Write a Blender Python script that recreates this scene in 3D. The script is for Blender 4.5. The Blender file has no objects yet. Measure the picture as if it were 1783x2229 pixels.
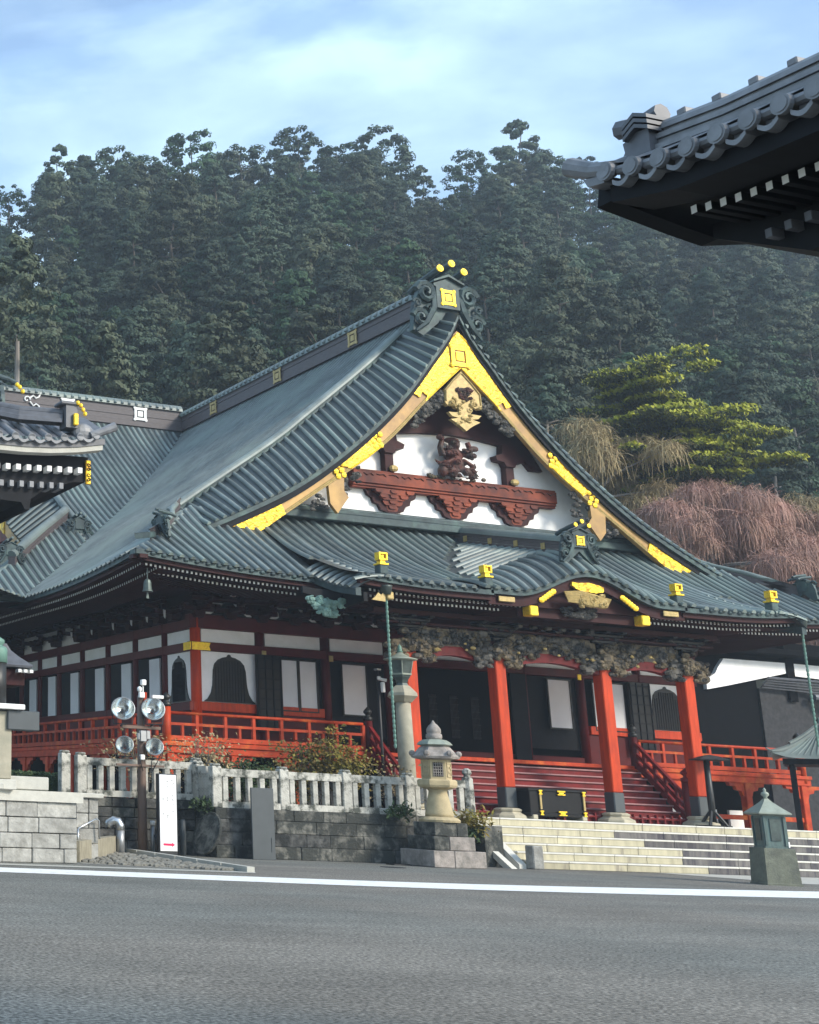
import bpy, math, random
import numpy as np
from mathutils import Vector, Matrix
random.seed(7); RNG = np.random.default_rng(7)
SC = bpy.context.scene; COL = SC.collection
R_ = math.radians

# ------------------------------------------------------------------ camera
cd = bpy.data.cameras.new('camera'); cam = bpy.data.objects.new('camera', cd); COL.objects.link(cam)
cd.sensor_fit = 'HORIZONTAL'; cd.sensor_width = 36.0; cd.lens = 2920.763 / 1783 * 36
cd.shift_x = (891.5 + 300) / 1783; cd.shift_y = -(1114.5 - 932) / 1783
cd.clip_start = 0.1; cd.clip_end = 2000
_r = Vector((0.962518, -0.268177, 0.040508)); _d = Vector((0.108006, 0.241998, -0.964247)); _f = Vector((0.248786, 0.932479, 0.261892))
cam.matrix_world = Matrix(((_r.x, -_d.x, -_f.x, 0), (_r.y, -_d.y, -_f.y, 0), (_r.z, -_d.z, -_f.z, 1.4), (0, 0, 0, 1)))
SC.camera = cam

# ------------------------------------------------------------------ sky, sun, exposure
SUN_TO = Vector((0.50, -0.70, 0.52)).normalized()          # direction towards the sun
el = math.asin(SUN_TO.z); az = math.atan2(SUN_TO.x, SUN_TO.y)
W = bpy.data.worlds.new('World'); SC.world = W; W.use_nodes = True
nt = W.node_tree; nt.nodes.clear()
def WN(t, **k):
    n = nt.nodes.new(t)
    for a, b in k.items(): setattr(n, a, b)
    return n
sky = WN('ShaderNodeTexSky', sky_type='NISHITA', sun_disc=False, sun_elevation=el, sun_rotation=az, air_density=1.15, dust_density=0.8, ozone_density=1.6, altitude=300)
tc = WN('ShaderNodeTexCoord'); mp = WN('ShaderNodeMapping'); mp.inputs['Scale'].default_value = (1.0, 1.0, 2.6); mp.inputs['Location'].default_value = (0.9, 0.35, 0.55)
nz = WN('ShaderNodeTexNoise'); nz.inputs['Scale'].default_value = 3.4; nz.inputs['Detail'].default_value = 7; nz.inputs['Roughness'].default_value = 0.52; nz.inputs['Distortion'].default_value = 0.3
rmp = WN('ShaderNodeValToRGB'); rmp.color_ramp.elements[0].position = 0.47; rmp.color_ramp.elements[0].color = (0.24, 0.24, 0.24, 1); rmp.color_ramp.elements[1].position = 0.66; rmp.color_ramp.elements[1].color = (0.9, 0.9, 0.9, 1)
mixc = WN('ShaderNodeMix', data_type='RGBA'); mixc.inputs['B'].default_value = (3.0, 4.4, 5.3, 1)
bg = WN('ShaderNodeBackground'); bg.inputs['Strength'].default_value = 0.15
wo = WN('ShaderNodeOutputWorld')
L = nt.links.new
nz2 = WN('ShaderNodeTexNoise'); nz2.inputs['Scale'].default_value = 6.5; nz2.inputs['Detail'].default_value = 6; rm2 = WN('ShaderNodeMapRange'); rm2.inputs['From Min'].default_value = .53; rm2.inputs['From Max'].default_value = .64
mixg = WN('ShaderNodeMix', data_type='RGBA'); mixg.inputs['A'].default_value = (3.05, 4.25, 5.2, 1); mixg.inputs['B'].default_value = (2.0, 3.1, 4.5, 1)
L(mp.outputs['Vector'], nz2.inputs['Vector']); L(nz2.outputs['Fac'], rm2.inputs['Value']); L(rm2.outputs['Result'], mixg.inputs['Factor']); L(mixg.outputs['Result'], mixc.inputs['B'])
L(tc.outputs['Generated'], mp.inputs['Vector']); L(mp.outputs['Vector'], nz.inputs['Vector']); L(nz.outputs['Fac'], rmp.inputs['Fac'])
L(sky.outputs['Color'], mixc.inputs['A']); L(rmp.outputs['Color'], mixc.inputs['Factor']); L(mixc.outputs['Result'], bg.inputs['Color']); L(bg.outputs['Background'], wo.inputs['Surface'])
sd = bpy.data.lights.new('sun', 'SUN'); sd.energy = 2.4; sd.angle = R_(14); sd.color = (1.0, 0.92, 0.79)
sun = bpy.data.objects.new('sun', sd); COL.objects.link(sun); sun.rotation_euler = (-SUN_TO).to_track_quat('-Z', 'Y').to_euler(); sun.location = (0, -20, 60)
vs = SC.view_settings; vs.view_transform = 'Standard'; vs.look = 'None'; vs.exposure = 0.9; vs.gamma = 1.0; vs.use_curve_mapping = False
SC.cycles.use_denoising = True; SC.cycles.max_bounces = 6; SC.cycles.diffuse_bounces = 3; SC.cycles.glossy_bounces = 3
SC.cycles.transmission_bounces = 3; SC.cycles.volume_bounces = 1; SC.cycles.transparent_max_bounces = 6; SC.cycles.sample_clamp_indirect = 4.0

# ------------------------------------------------------------------ materials
MATS = {}
def mat(name, col, rough=0.6, metal=0.0, var=0.25, scale=3.0, bump=0.0, bscale=25.0, col2=None, cut=0.5, soft=0.12, det=6, spec=0.5, rand=0.0, stretch=None, third=None, tscale=0.5):
    """base colour varied by noise; optional second colour in noise patches (stains, lichen, wear)"""
    m = bpy.data.materials.new(name); m.use_nodes = True; t = m.node_tree; b = t.nodes['Principled BSDF']; l = t.links.new
    N = t.nodes.new
    c = N('ShaderNodeTexCoord'); src = c.outputs['Object']
    if stretch:
        mpn = N('ShaderNodeMapping'); mpn.inputs['Scale'].default_value = stretch; l(src, mpn.inputs['Vector']); src = mpn.outputs['Vector']
    n = N('ShaderNodeTexNoise'); n.inputs['Scale'].default_value = scale; n.inputs['Detail'].default_value = det; l(src, n.inputs['Vector'])
    r = N('ShaderNodeMapRange'); r.inputs['From Min'].default_value = 0.25; r.inputs['From Max'].default_value = 0.75; r.inputs['To Min'].default_value = 1 - var; r.inputs['To Max'].default_value = 1 + var
    l(n.outputs['Fac'], r.inputs['Value'])
    mul = N('ShaderNodeMix'); mul.data_type = 'RGBA'; mul.blend_type = 'MULTIPLY'; mul.inputs['Factor'].default_value = 1.0
    mul.inputs['A'].default_value = (*col, 1); l(r.outputs['Result'], mul.inputs['B']); out = mul.outputs['Result']
    if col2:
        n2 = N('ShaderNodeTexNoise'); n2.inputs['Scale'].default_value = scale * 0.55; n2.inputs['Detail'].default_value = 8; n2.inputs['Roughness'].default_value = 0.65; l(src, n2.inputs['Vector'])
        r2 = N('ShaderNodeMapRange'); r2.inputs['From Min'].default_value = cut - soft; r2.inputs['From Max'].default_value = cut + soft; l(n2.outputs['Fac'], r2.inputs['Value'])
        mx = N('ShaderNodeMix'); mx.data_type = 'RGBA'; l(r2.outputs['Result'], mx.inputs['Factor']); l(out, mx.inputs['A']); mx.inputs['B'].default_value = (*col2, 1); out = mx.outputs['Result']
    if third:
        n4 = N('ShaderNodeTexNoise'); n4.inputs['Scale'].default_value = tscale; n4.inputs['Detail'].default_value = 5; l(c.outputs['Object'], n4.inputs['Vector'])
        r4 = N('ShaderNodeMapRange'); r4.inputs['From Min'].default_value = 0.46; r4.inputs['From Max'].default_value = 0.62; l(n4.outputs['Fac'], r4.inputs['Value'])
        mx3 = N('ShaderNodeMix'); mx3.data_type = 'RGBA'; l(r4.outputs['Result'], mx3.inputs['Factor']); l(out, mx3.inputs['A']); mx3.inputs['B'].default_value = (*third, 1); out = mx3.outputs['Result']
    if rand:
        oi = N('ShaderNodeObjectInfo'); rr = N('ShaderNodeMapRange'); rr.inputs['To Min'].default_value = 1 - rand; rr.inputs['To Max'].default_value = 1 + rand
        l(oi.outputs['Random'], rr.inputs['Value']); m2 = N('ShaderNodeMix'); m2.data_type = 'RGBA'; m2.blend_type = 'MULTIPLY'; m2.inputs['Factor'].default_value = 1.0
        l(out, m2.inputs['A']); l(rr.outputs['Result'], m2.inputs['B']); out = m2.outputs['Result']
    l(out, b.inputs['Base Color']); b.inputs['Roughness'].default_value = rough; b.inputs['Metallic'].default_value = metal; b.inputs['Specular IOR Level'].default_value = spec
    if bump:
        n3 = N('ShaderNodeTexNoise'); n3.inputs['Scale'].default_value = bscale; n3.inputs['Detail'].default_value = 5; l(src, n3.inputs['Vector'])
        bp = N('ShaderNodeBump'); bp.inputs['Strength'].default_value = bump; bp.inputs['Distance'].default_value = 0.03; l(n3.outputs['Fac'], bp.inputs['Height']); l(bp.outputs['Normal'], b.inputs['Normal'])
    MATS[name] = m; return m
M = MATS
mat('copper_roof', (0.165, 0.195, 0.188), 0.5, 0.08, 0.22, 1.3, col2=(0.085, 0.105, 0.105), cut=0.54, soft=0.12, rand=0.26, third=(0.18, 0.225, 0.205), tscale=0.35)
mat('copper_deck', (0.048, 0.060, 0.062), 0.5, 0.1, 0.25, 1.2, rand=0.08)
mat('copper_dark', (0.05, 0.07, 0.075), 0.5, 0.15, 0.35, 3, col2=(0.09, 0.14, 0.13), cut=0.6, spec=0.2)
mat('ridge_brown', (0.085, 0.072, 0.075), 0.6, 0, 0.3, 4, stretch=(1, 1, 8))
mat('tile_grey', (0.195, 0.203, 0.22), 0.45, 0, 0.22, 5, rand=0.14, col2=(0.13, 0.135, 0.145), cut=0.6)
mat('tile_dark', (0.10, 0.105, 0.12), 0.5, 0, 0.25, 5)
mat('gold', (0.95, 0.62, 0.035), 0.36, 0.45, 0.25, 14, bump=0.5, bscale=45, rand=0.05)
mat('gold_pattern', (0.95, 0.62, 0.035), 0.34, 0.45, 0.35, 10, bump=1.0, bscale=14, col2=(0.45, 0.24, 0.012), cut=0.52, soft=0.05)
mat('gold_pale', (0.42, 0.31, 0.12), 0.5, 0.2, 0.25, 8, bump=0.4)
mat('barge_wood', (0.42, 0.25, 0.075), 0.5, 0.1, 0.3, 1.6, col2=(0.20, 0.11, 0.05), cut=0.6, soft=0.15)
mat('vermilion', (0.52, 0.050, 0.010), 0.45, 0, 0.25, 2.6, col2=(0.36, 0.035, 0.012), cut=0.56, soft=0.1, rand=0.06, stretch=(3, 3, .5), spec=0.2)
mat('vermilion_weathered', (0.40, 0.045, 0.014), 0.55, 0, 0.35, 3.0, col2=(0.55, 0.15, 0.03), cut=0.62, soft=0.1, rand=0.1, spec=0.2)
mat('stair_red', (0.16, 0.012, 0.013), 0.5, 0, 0.3, 3.0, col2=(0.09, 0.010, 0.010), cut=0.56, rand=0.1, spec=0.2)
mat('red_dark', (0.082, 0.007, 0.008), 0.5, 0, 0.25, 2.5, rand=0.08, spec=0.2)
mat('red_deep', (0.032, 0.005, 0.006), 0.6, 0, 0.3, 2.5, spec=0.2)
mat('black_lacquer', (0.010, 0.010, 0.012), 0.35, 0, 0.3, 4, spec=0.2)
mat('wood_black', (0.007, 0.008, 0.011), 0.7, 0, 0.35, 4, spec=0.2)
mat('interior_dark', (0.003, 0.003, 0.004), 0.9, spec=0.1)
mat('plaster', (0.90, 0.89, 0.88), 0.8, 0, 0.06, 2.0, col2=(0.80, 0.79, 0.76), cut=0.6, soft=0.15)
mat('paper_panel', (0.70, 0.71, 0.73), 0.75, 0, 0.06, 1.5)
mat('white_paint', (0.82, 0.82, 0.80), 0.6, 0, 0.06, 5)
mat('white_end', (0.80, 0.80, 0.78), 0.7, 0, 0.08, 3)
mat('carving_tan', (0.145, 0.11, 0.062), 0.6, 0, 0.4, 6, col2=(0.035, 0.03, 0.025), cut=0.5, soft=0.05, rand=0.15)
mat('carving_grey', (0.105, 0.095, 0.08), 0.6, 0, 0.4, 6, col2=(0.02, 0.02, 0.02), cut=0.5, soft=0.05, rand=0.15)
mat('carving_green', (0.20, 0.33, 0.29), 0.6, 0, 0.4, 5, col2=(0.08, 0.15, 0.13), cut=0.52)
mat('carving_red', (0.10, 0.034, 0.027), 0.55, 0, 0.4, 4, col2=(0.05, 0.045, 0.04), cut=0.53, spec=0.2)
mat('beam_red', (0.25, 0.048, 0.018), 0.5, 0, 0.35, 1.6, col2=(0.065, 0.013, 0.010), cut=0.5, soft=0.14, spec=0.2)
mat('granite', (0.33, 0.325, 0.30), 0.8, 0, 0.3, 5, bump=0.9, bscale=12, col2=(0.22, 0.215, 0.195), cut=0.55, soft=0.1, rand=0.16)
mat('granite_cap', (0.46, 0.45, 0.40), 0.75, 0, 0.12, 5, bump=0.2, rand=0.06)
mat('stone_fence', (0.44, 0.43, 0.385), 0.85, 0, 0.25, 5, bump=0.6, bscale=20, col2=(0.07, 0.075, 0.062), cut=0.545, soft=0.06, rand=0.1)
mat('stone_wall', (0.16, 0.155, 0.135), 0.9, 0, 0.35, 4, bump=0.9, bscale=14, col2=(0.035, 0.038, 0.034), cut=0.45, soft=0.07, rand=0.14)
mat('stone_wall_dark', (0.10, 0.10, 0.095), 0.9, 0, 0.4, 5, bump=0.9, bscale=14, col2=(0.02, 0.022, 0.022), cut=0.48, soft=0.1, rand=0.25)
mat('stone_lantern', (0.42, 0.34, 0.20), 0.85, 0, 0.2, 4, bump=0.4, bscale=30)
mat('stone_lantern_grey', (0.30, 0.265, 0.24), 0.85, 0, 0.3, 5, bump=0.6, bscale=22, col2=(0.14, 0.13, 0.115), cut=0.56, rand=0.1)
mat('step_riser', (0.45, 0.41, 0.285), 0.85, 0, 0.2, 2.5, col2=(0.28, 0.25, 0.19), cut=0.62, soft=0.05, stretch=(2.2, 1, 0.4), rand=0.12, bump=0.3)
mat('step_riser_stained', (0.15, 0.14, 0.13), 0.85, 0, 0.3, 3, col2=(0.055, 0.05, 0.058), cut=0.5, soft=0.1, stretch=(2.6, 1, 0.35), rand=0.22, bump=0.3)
mat('step_tread', (0.60, 0.58, 0.52), 0.8, 0, 0.12, 4)
mat('pillar_base', (0.42, 0.38, 0.28), 0.8, 0, 0.2, 5, bump=0.3)
mat('metal_grey', (0.062, 0.072, 0.078), 0.55, 0.1, 0.12, 3)
mat('steel', (0.62, 0.63, 0.64), 0.28, 0.9, 0.08, 3)
mat('steel_dull', (0.34, 0.35, 0.36), 0.45, 0.6, 0.15, 4)
mat('pole_brown', (0.135, 0.085, 0.062), 0.6, 0, 0.3, 3, stretch=(1, 1, 0.4))
mat('lamp_body', (0.03, 0.03, 0.033), 0.5, 0.2, 0.2, 4)
mat('bronze', (0.06, 0.075, 0.07), 0.5, 0.4, 0.3, 4, col2=(0.11, 0.15, 0.135), cut=0.56)
mat('bronze_dark', (0.035, 0.036, 0.036), 0.45, 0.5, 0.3, 4)
mat('verdigris', (0.10, 0.20, 0.16), 0.6, 0.1, 0.25, 6, col2=(0.13, 0.24, 0.20), cut=0.55)
mat('copper_lantern', (0.10, 0.155, 0.145), 0.55, 0.2, 0.25, 3, col2=(0.06, 0.075, 0.072), cut=0.55, stretch=(2.5, 2.5, 0.5))
mat('copper_cap', (0.26, 0.29, 0.24), 0.55, 0.1, 0.2, 5)
mat('pedestal', (0.155, 0.165, 0.125), 0.85, 0, 0.25, 4, bump=0.5, bscale=25, col2=(0.085, 0.09, 0.075), cut=0.55)
mat('lamp_stone', (0.34, 0.31, 0.235), 0.8, 0, 0.15, 4, bump=0.2, col2=(0.26, 0.25, 0.19), cut=0.55)
mat('line_paint', (0.80, 0.80, 0.78), 0.7, 0, 0.08, 6, col2=(0.42, 0.42, 0.40), cut=0.63, soft=0.06)
mat('sign_white', (0.85, 0.85, 0.85), 0.5, 0, 0.02, 2)
mat('sign_red', (0.72, 0.01, 0.10), 0.5, 0, 0.05, 2)
mat('ink', (0.34, 0.34, 0.35), 0.7, 0, 0.1, 2)
def asphalt():
    m = bpy.data.materials.new('asphalt'); m.use_nodes = True; t = m.node_tree; b = t.nodes['Principled BSDF']; l = t.links.new; N = t.nodes.new; c = N('ShaderNodeTexCoord')
    def nz_(sc, det, lo, hi, a, e, st=None):
        n = N('ShaderNodeTexNoise'); n.inputs['Scale'].default_value = sc; n.inputs['Detail'].default_value = det
        if st: mp_ = N('ShaderNodeMapping'); mp_.inputs['Scale'].default_value = st; l(c.outputs['Object'], mp_.inputs['Vector']); l(mp_.outputs['Vector'], n.inputs['Vector'])
        else: l(c.outputs['Object'], n.inputs['Vector'])
        r = N('ShaderNodeMapRange'); r.inputs['From Min'].default_value = lo; r.inputs['From Max'].default_value = hi; r.inputs['To Min'].default_value = a; r.inputs['To Max'].default_value = e; l(n.outputs['Fac'], r.inputs['Value']); return r.outputs['Result'], n
    f1, n1 = nz_(26, 3, .36, .66, .45, 1.6); f2, _ = nz_(7, 6, .35, .65, .86, 1.14); f3, _ = nz_(.35, 4, .35, .65, .88, 1.12); f4, _ = nz_(110, 1, .62, .74, 1.0, 2.4); f5, _ = nz_(1.2, 5, .4, .62, .93, 1.07, (.25, 1, 1))
    out = None
    for f in (f1, f2, f3, f4, f5):
        if out is None: out = f; continue
        mm = N('ShaderNodeMath'); mm.operation = 'MULTIPLY'; l(out, mm.inputs[0]); l(f, mm.inputs[1]); out = mm.outputs[0]
    nt_ = N('ShaderNodeTexNoise'); nt_.inputs['Scale'].default_value = .13; l(c.outputs['Object'], nt_.inputs['Vector']); rt_ = N('ShaderNodeMapRange'); rt_.inputs['From Min'].default_value = .4; rt_.inputs['From Max'].default_value = .6; l(nt_.outputs['Fac'], rt_.inputs['Value'])
    tint = N('ShaderNodeMix'); tint.data_type = 'RGBA'; tint.inputs['A'].default_value = (0.162, 0.150, 0.130, 1); tint.inputs['B'].default_value = (0.146, 0.146, 0.131, 1); l(rt_.outputs['Result'], tint.inputs['Factor'])
    mul = N('ShaderNodeMix'); mul.data_type = 'RGBA'; mul.blend_type = 'MULTIPLY'; mul.inputs['Factor'].default_value = 1.0; l(tint.outputs['Result'], mul.inputs['A']); l(out, mul.inputs['B']); l(mul.outputs['Result'], b.inputs['Base Color'])
    b.inputs['Roughness'].default_value = .93; b.inputs['Specular IOR Level'].default_value = .25; bp = N('ShaderNodeBump'); bp.inputs['Strength'].default_value = .8; bp.inputs['Distance'].default_value = .012; l(n1.outputs['Fac'], bp.inputs['Height']); l(bp.outputs['Normal'], b.inputs['Normal']); M['asphalt'] = m
asphalt()
mat('gravel', (0.22, 0.21, 0.18), 0.95, 0, 0.4, 8, rand=0.2)
mat('concrete_tan', (0.28, 0.25, 0.18), 0.9, 0, 0.25, 4, bump=0.6, bscale=60)
mat('soil', (0.05, 0.045, 0.03), 0.95, 0, 0.4, 1.0)
mat('hill_soil', (0.014, 0.018, 0.014), 0.95, 0, 0.4, 0.3)
mat('bark', (0.10, 0.085, 0.07), 0.9, 0, 0.4, 2, stretch=(1, 1, 0.2))
mat('bark_pale', (0.24, 0.22, 0.20), 0.9, 0, 0.3, 2, stretch=(1, 1, 0.2))
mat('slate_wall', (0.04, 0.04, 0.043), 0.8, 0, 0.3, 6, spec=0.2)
def leafmat(name, a, b, rnd=0.25, scale=1.2, trans=0.0):
    m = mat(name, a, 0.7, 0, 0.35, scale * 3, col2=b, cut=0.52, soft=0.14, rand=rnd, spec=0.2)
    return m
leafmat('leaf_cedar', (0.036, 0.060, 0.040), (0.062, 0.086, 0.056), 0.38, 0.16)  # hillside greens cooled and lightened, distance haze mixed into the leaf colour
leafmat('leaf_broad', (0.066, 0.078, 0.046), (0.042, 0.060, 0.038), 0.38, 0.2)
leafmat('leaf_dark', (0.024, 0.052, 0.026), (0.040, 0.078, 0.036), 0.3, 0.2)
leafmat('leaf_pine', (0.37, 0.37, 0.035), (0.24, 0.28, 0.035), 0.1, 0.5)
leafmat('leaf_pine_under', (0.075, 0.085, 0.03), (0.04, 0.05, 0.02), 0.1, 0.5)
leafmat('twig_pink', (0.40, 0.235, 0.195), (0.30, 0.195, 0.145), 0.14, 0.3)
leafmat('twig_tan', (0.34, 0.27, 0.14), (0.25, 0.19, 0.115), 0.14, 0.3)
leafmat('leaf_olive', (0.22, 0.20, 0.035), (0.19, 0.115, 0.04), 0.15, 1.2)
leafmat('leaf_shrub', (0.13, 0.135, 0.04), (0.16, 0.10, 0.05), 0.15, 1.2)
leafmat('leaf_hedge', (0.055, 0.085, 0.035), (0.035, 0.06, 0.025), 0.1, 1.5)
# mirror-like reflector for the floodlights
_g = bpy.data.materials.new('reflector'); _g.use_nodes = True; _b = _g.node_tree.nodes['Principled BSDF']; _b.inputs['Base Color'].default_value = (0.85, 0.9, 0.9, 1); _b.inputs['Metallic'].default_value = 0.85; _b.inputs['Roughness'].default_value = 0.16; M['reflector'] = _g
_g = bpy.data.materials.new('lamp_glass'); _g.use_nodes = True; _b = _g.node_tree.nodes['Principled BSDF']; _b.inputs['Base Color'].default_value = (0.9, 0.95, 0.95, 1); _b.inputs['Roughness'].default_value = 0.05; _b.inputs['Alpha'].default_value = 0.10; M['lamp_glass'] = _g

# ------------------------------------------------------------------ mesh helpers
class MB:
    def __init__(s): s.v = []; s.f = []; s.m = []
    def add(s, vs, fs, m=0):
        o = len(s.v); s.v += [tuple(p) for p in vs]; s.f += [tuple(i + o for i in f) for f in fs]; s.m += [m] * len(fs); return s
    def box(s, x0, x1, y0, y1, z0, z1, m=0):
        return s.add([(x0, y0, z0), (x1, y0, z0), (x1, y1, z0), (x0, y1, z0), (x0, y0, z1), (x1, y0, z1), (x1, y1, z1), (x0, y1, z1)],
                     [(0, 3, 2, 1), (4, 5, 6, 7), (0, 1, 5, 4), (1, 2, 6, 5), (2, 3, 7, 6), (3, 0, 4, 7)], m)
    def bbox(s, x0, x1, y0, y1, z0, z1, b=0.01, m=0):
        """box with chamfered edges"""
        b = min(b, (x1 - x0) / 3, (y1 - y0) / 3, (z1 - z0) / 3)
        P = []; idx = {}
        for i, (xa, xs) in enumerate(((x0, 1), (x1, -1))):
            for j, (ya, ys) in enumerate(((y0, 1), (y1, -1))):
                for k, (za, zs) in enumerate(((z0, 1), (z1, -1))):
                    for a in range(3):
                        idx[i, j, k, a] = len(P)
                        P.append((xa + (0 if a == 0 else xs * b), ya + (0 if a == 1 else ys * b), za + (0 if a == 2 else zs * b)))
        F = []
        for a in range(3):
            for sd_ in (0, 1):
                o = [t for t in range(3) if t != a]; q = []
                for (p, r) in ((0, 0), (1, 0), (1, 1), (0, 1)):
                    c = [0, 0, 0]; c[a] = sd_; c[o[0]] = p; c[o[1]] = r; q.append(idx[c[0], c[1], c[2], a])
                if (sd_ == 0) != (a == 1): q = q[::-1]
                F.append(tuple(q))
        for a in range(3):
            o = [t for t in range(3) if t != a]
            for p in (0, 1):
                for r in (0, 1):
                    def I(e, ax):
                        c = [0, 0, 0]; c[a] = e; c[o[0]] = p; c[o[1]] = r; return idx[c[0], c[1], c[2], ax]
                    F.append((I(0, o[0]), I(1, o[0]), I(1, o[1]), I(0, o[1])))
        for i in (0, 1):
            for j in (0, 1):
                for k in (0, 1): F.append((idx[i, j, k, 0], idx[i, j, k, 1], idx[i, j, k, 2]))
        return s.add(P, F, m)
    def obox(s, c, ax, ay, az, m=0):
        """box from centre and three half-axis vectors"""
        c, ax, ay, az = map(Vector, (c, ax, ay, az)); P = []
        for k in (-1, 1):
            for (i, j) in ((-1, -1), (1, -1), (1, 1), (-1, 1)): P.append(c + ax * i + ay * j + az * k)
        return s.add(P, [(0, 3, 2, 1), (4, 5, 6, 7), (0, 1, 5, 4), (1, 2, 6, 5), (2, 3, 7, 6), (3, 0, 4, 7)], m)
    def plate(s, poly, y0, y1, m=0, ax='y'):
        """extruded outline; poly in (x,z) for ax y, (y,z) for ax x, (x,y) for ax z"""
        n = len(poly)
        f = {'y': lambda p, t: (p[0], t, p[1]), 'x': lambda p, t: (t, p[0], p[1]), 'z': lambda p, t: (p[0], p[1], t)}[ax]
        vs = [f(p, y0) for p in poly] + [f(p, y1) for p in poly]
        return s.add(vs, [tuple(range(n)), tuple(range(2 * n - 1, n - 1, -1))] + [(i, i + n, (i + 1) % n + n, (i + 1) % n) for i in range(n)], m)
    def tube(s, pts, r, n=6, m=0, cap=True, up=None):
        pts = [Vector(p) for p in pts]; k = len(pts); rr = r if hasattr(r, '__len__') else [r] * k; vs = []; pu = None
        for i, p in enumerate(pts):
            t = (pts[min(i + 1, k - 1)] - pts[max(i - 1, 0)]); t = t.normalized() if t.length > 1e-9 else Vector((0, 0, 1))
            a = pu if pu is not None else (Vector((0, 0, 1)) if abs(t.z) < 0.9 else Vector((1, 0, 0)))
            u = (a - t * a.dot(t)).normalized(); w = t.cross(u); pu = u
            for j in range(n):
                th = 2 * math.pi * j / n; vs.append(p + (u * math.cos(th) + w * math.sin(th)) * rr[i])
        fs = [(i * n + j, i * n + (j + 1) % n, (i + 1) * n + (j + 1) % n, (i + 1) * n + j) for i in range(k - 1) for j in range(n)]
        if cap: fs += [tuple(range(n - 1, -1, -1)), tuple((k - 1) * n + j for j in range(n))]
        return s.add(vs, fs, m)
    def lathe(s, prof, c=(0, 0, 0), n=16, m=0, rot=0.0, sx=1.0, sy=1.0):
        vs = []
        for (r, z) in prof:
            for j in range(n):
                th = 2 * math.pi * j / n + rot; vs.append((c[0] + r * math.cos(th) * sx, c[1] + r * math.sin(th) * sy, c[2] + z))
        k = len(prof)
        fs = [(i * n + j, i * n + (j + 1) % n, (i + 1) * n + (j + 1) % n, (i + 1) * n + j) for i in range(k - 1) for j in range(n)]
        fs += [tuple(range(n - 1, -1, -1)), tuple((k - 1) * n + j for j in range(n))]
        return s.add(vs, fs, m)
    def ball(s, c, rx, ry, rz, n=8, k=5, m=0):
        pr = [(math.sin(math.pi * i / k), -math.cos(math.pi * i / k)) for i in range(k + 1)]
        vs = []
        for (r, z) in pr:
            for j in range(n):
                th = 2 * math.pi * j / n; vs.append((c[0] + max(r, .01) * rx * math.cos(th), c[1] + max(r, .01) * ry * math.sin(th), c[2] + z * rz))
        return s.add(vs, [(i * n + j, i * n + (j + 1) % n, (i + 1) * n + (j + 1) % n, (i + 1) * n + j) for i in range(k) for j in range(n)], m)
    def grid(s, fn, nu, nv, m=0, flip=False):
        vs = [fn(i / nu, j / nv) for j in range(nv + 1) for i in range(nu + 1)]; w = nu + 1
        fs = [(j * w + i, j * w + i + 1, (j + 1) * w + i + 1, (j + 1) * w + i) for j in range(nv) for i in range(nu)]
        if flip: fs = [f[::-1] for f in fs]
        return s.add(vs, fs, m)
    def roll(s, pts, r, side, n=6, m=0, flat=0.0):
        """half-round batten along pts; side = horizontal vector across it"""
        sd_ = Vector(side).normalized(); pts = [Vector(p) for p in pts]; vs = []; k = len(pts)
        for i, p in enumerate(pts):
            t = (pts[min(i + 1, k - 1)] - pts[max(i - 1, 0)]).normalized(); up = sd_.cross(t)
            if up.z < 0: up = -up
            for j in range(n + 1):
                th = math.pi * j / n - 0.0; vs.append(p + sd_ * (math.cos(th) * r) + up * (math.sin(th) * r * 1.15 - 0.02))
        w = n + 1
        fs = [(i * w + j, (i + 1) * w + j, (i + 1) * w + j + 1, i * w + j + 1) for i in range(k - 1) for j in range(n)]
        fs += [tuple(range(w)), tuple((k - 1) * w + j for j in range(w - 1, -1, -1))]
        return s.add(vs, fs, m)
    def mesh(s, name, mats, smooth=False, off=(0, 0, 0)):
        me = bpy.data.meshes.new(name); me.from_pydata([(p[0] - off[0], p[1] - off[1], p[2] - off[2]) for p in s.v], [], s.f)
        if isinstance(mats, str): mats = [mats]
        for q in mats: me.materials.append(M[q])
        if len(mats) > 1: me.polygons.foreach_set('material_index', s.m)
        if smooth: me.polygons.foreach_set('use_smooth', [True] * len(me.polygons))
        me.update(); return me
    def build(s, name, mats, parent=None, smooth=False):
        off = wloc(parent); me = s.mesh(name, mats, smooth, off)
        o = bpy.data.objects.new(name, me); COL.objects.link(o); o.parent = parent
        return o
def wloc(p):
    v = Vector((0, 0, 0))
    while p is not None: v = v + p.location; p = p.parent
    return v
def thing(name, label, cat, loc=(0, 0, 0), group=None):
    o = bpy.data.objects.new(name, None); COL.objects.link(o); o.location = loc; o.empty_display_size = 0.3
    o['label'] = label; o['category'] = cat
    if group: o['group'] = group
    return o
def tag(o, label, cat, group=None):
    o['label'] = label; o['category'] = cat
    if group: o['group'] = group
    return o
def centre(o):
    """put the origin of a single-mesh thing at its base"""
    me = o.data; n = len(me.vertices); a = np.empty(n * 3); me.vertices.foreach_get('co', a); a = a.reshape(-1, 3)
    c = np.array([(a[:, 0].min() + a[:, 0].max()) / 2, (a[:, 1].min() + a[:, 1].max()) / 2, a[:, 2].min()])
    me.vertices.foreach_set('co', (a - c).ravel()); me.update(); o.location = Vector(c); return o
def stuff(o): o['kind'] = 'stuff'; return o
def struct(o): o['kind'] = 'structure'; return o
def inst(name, me, parent, loc, rz=0.0):
    """one piece that shares its mesh; loc in world coordinates"""
    o = bpy.data.objects.new(name, me); COL.objects.link(o); o.parent = parent; o.location = Vector(loc) - wloc(parent)
    if rz: o.rotation_euler = (0, 0, rz)
    return o
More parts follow.
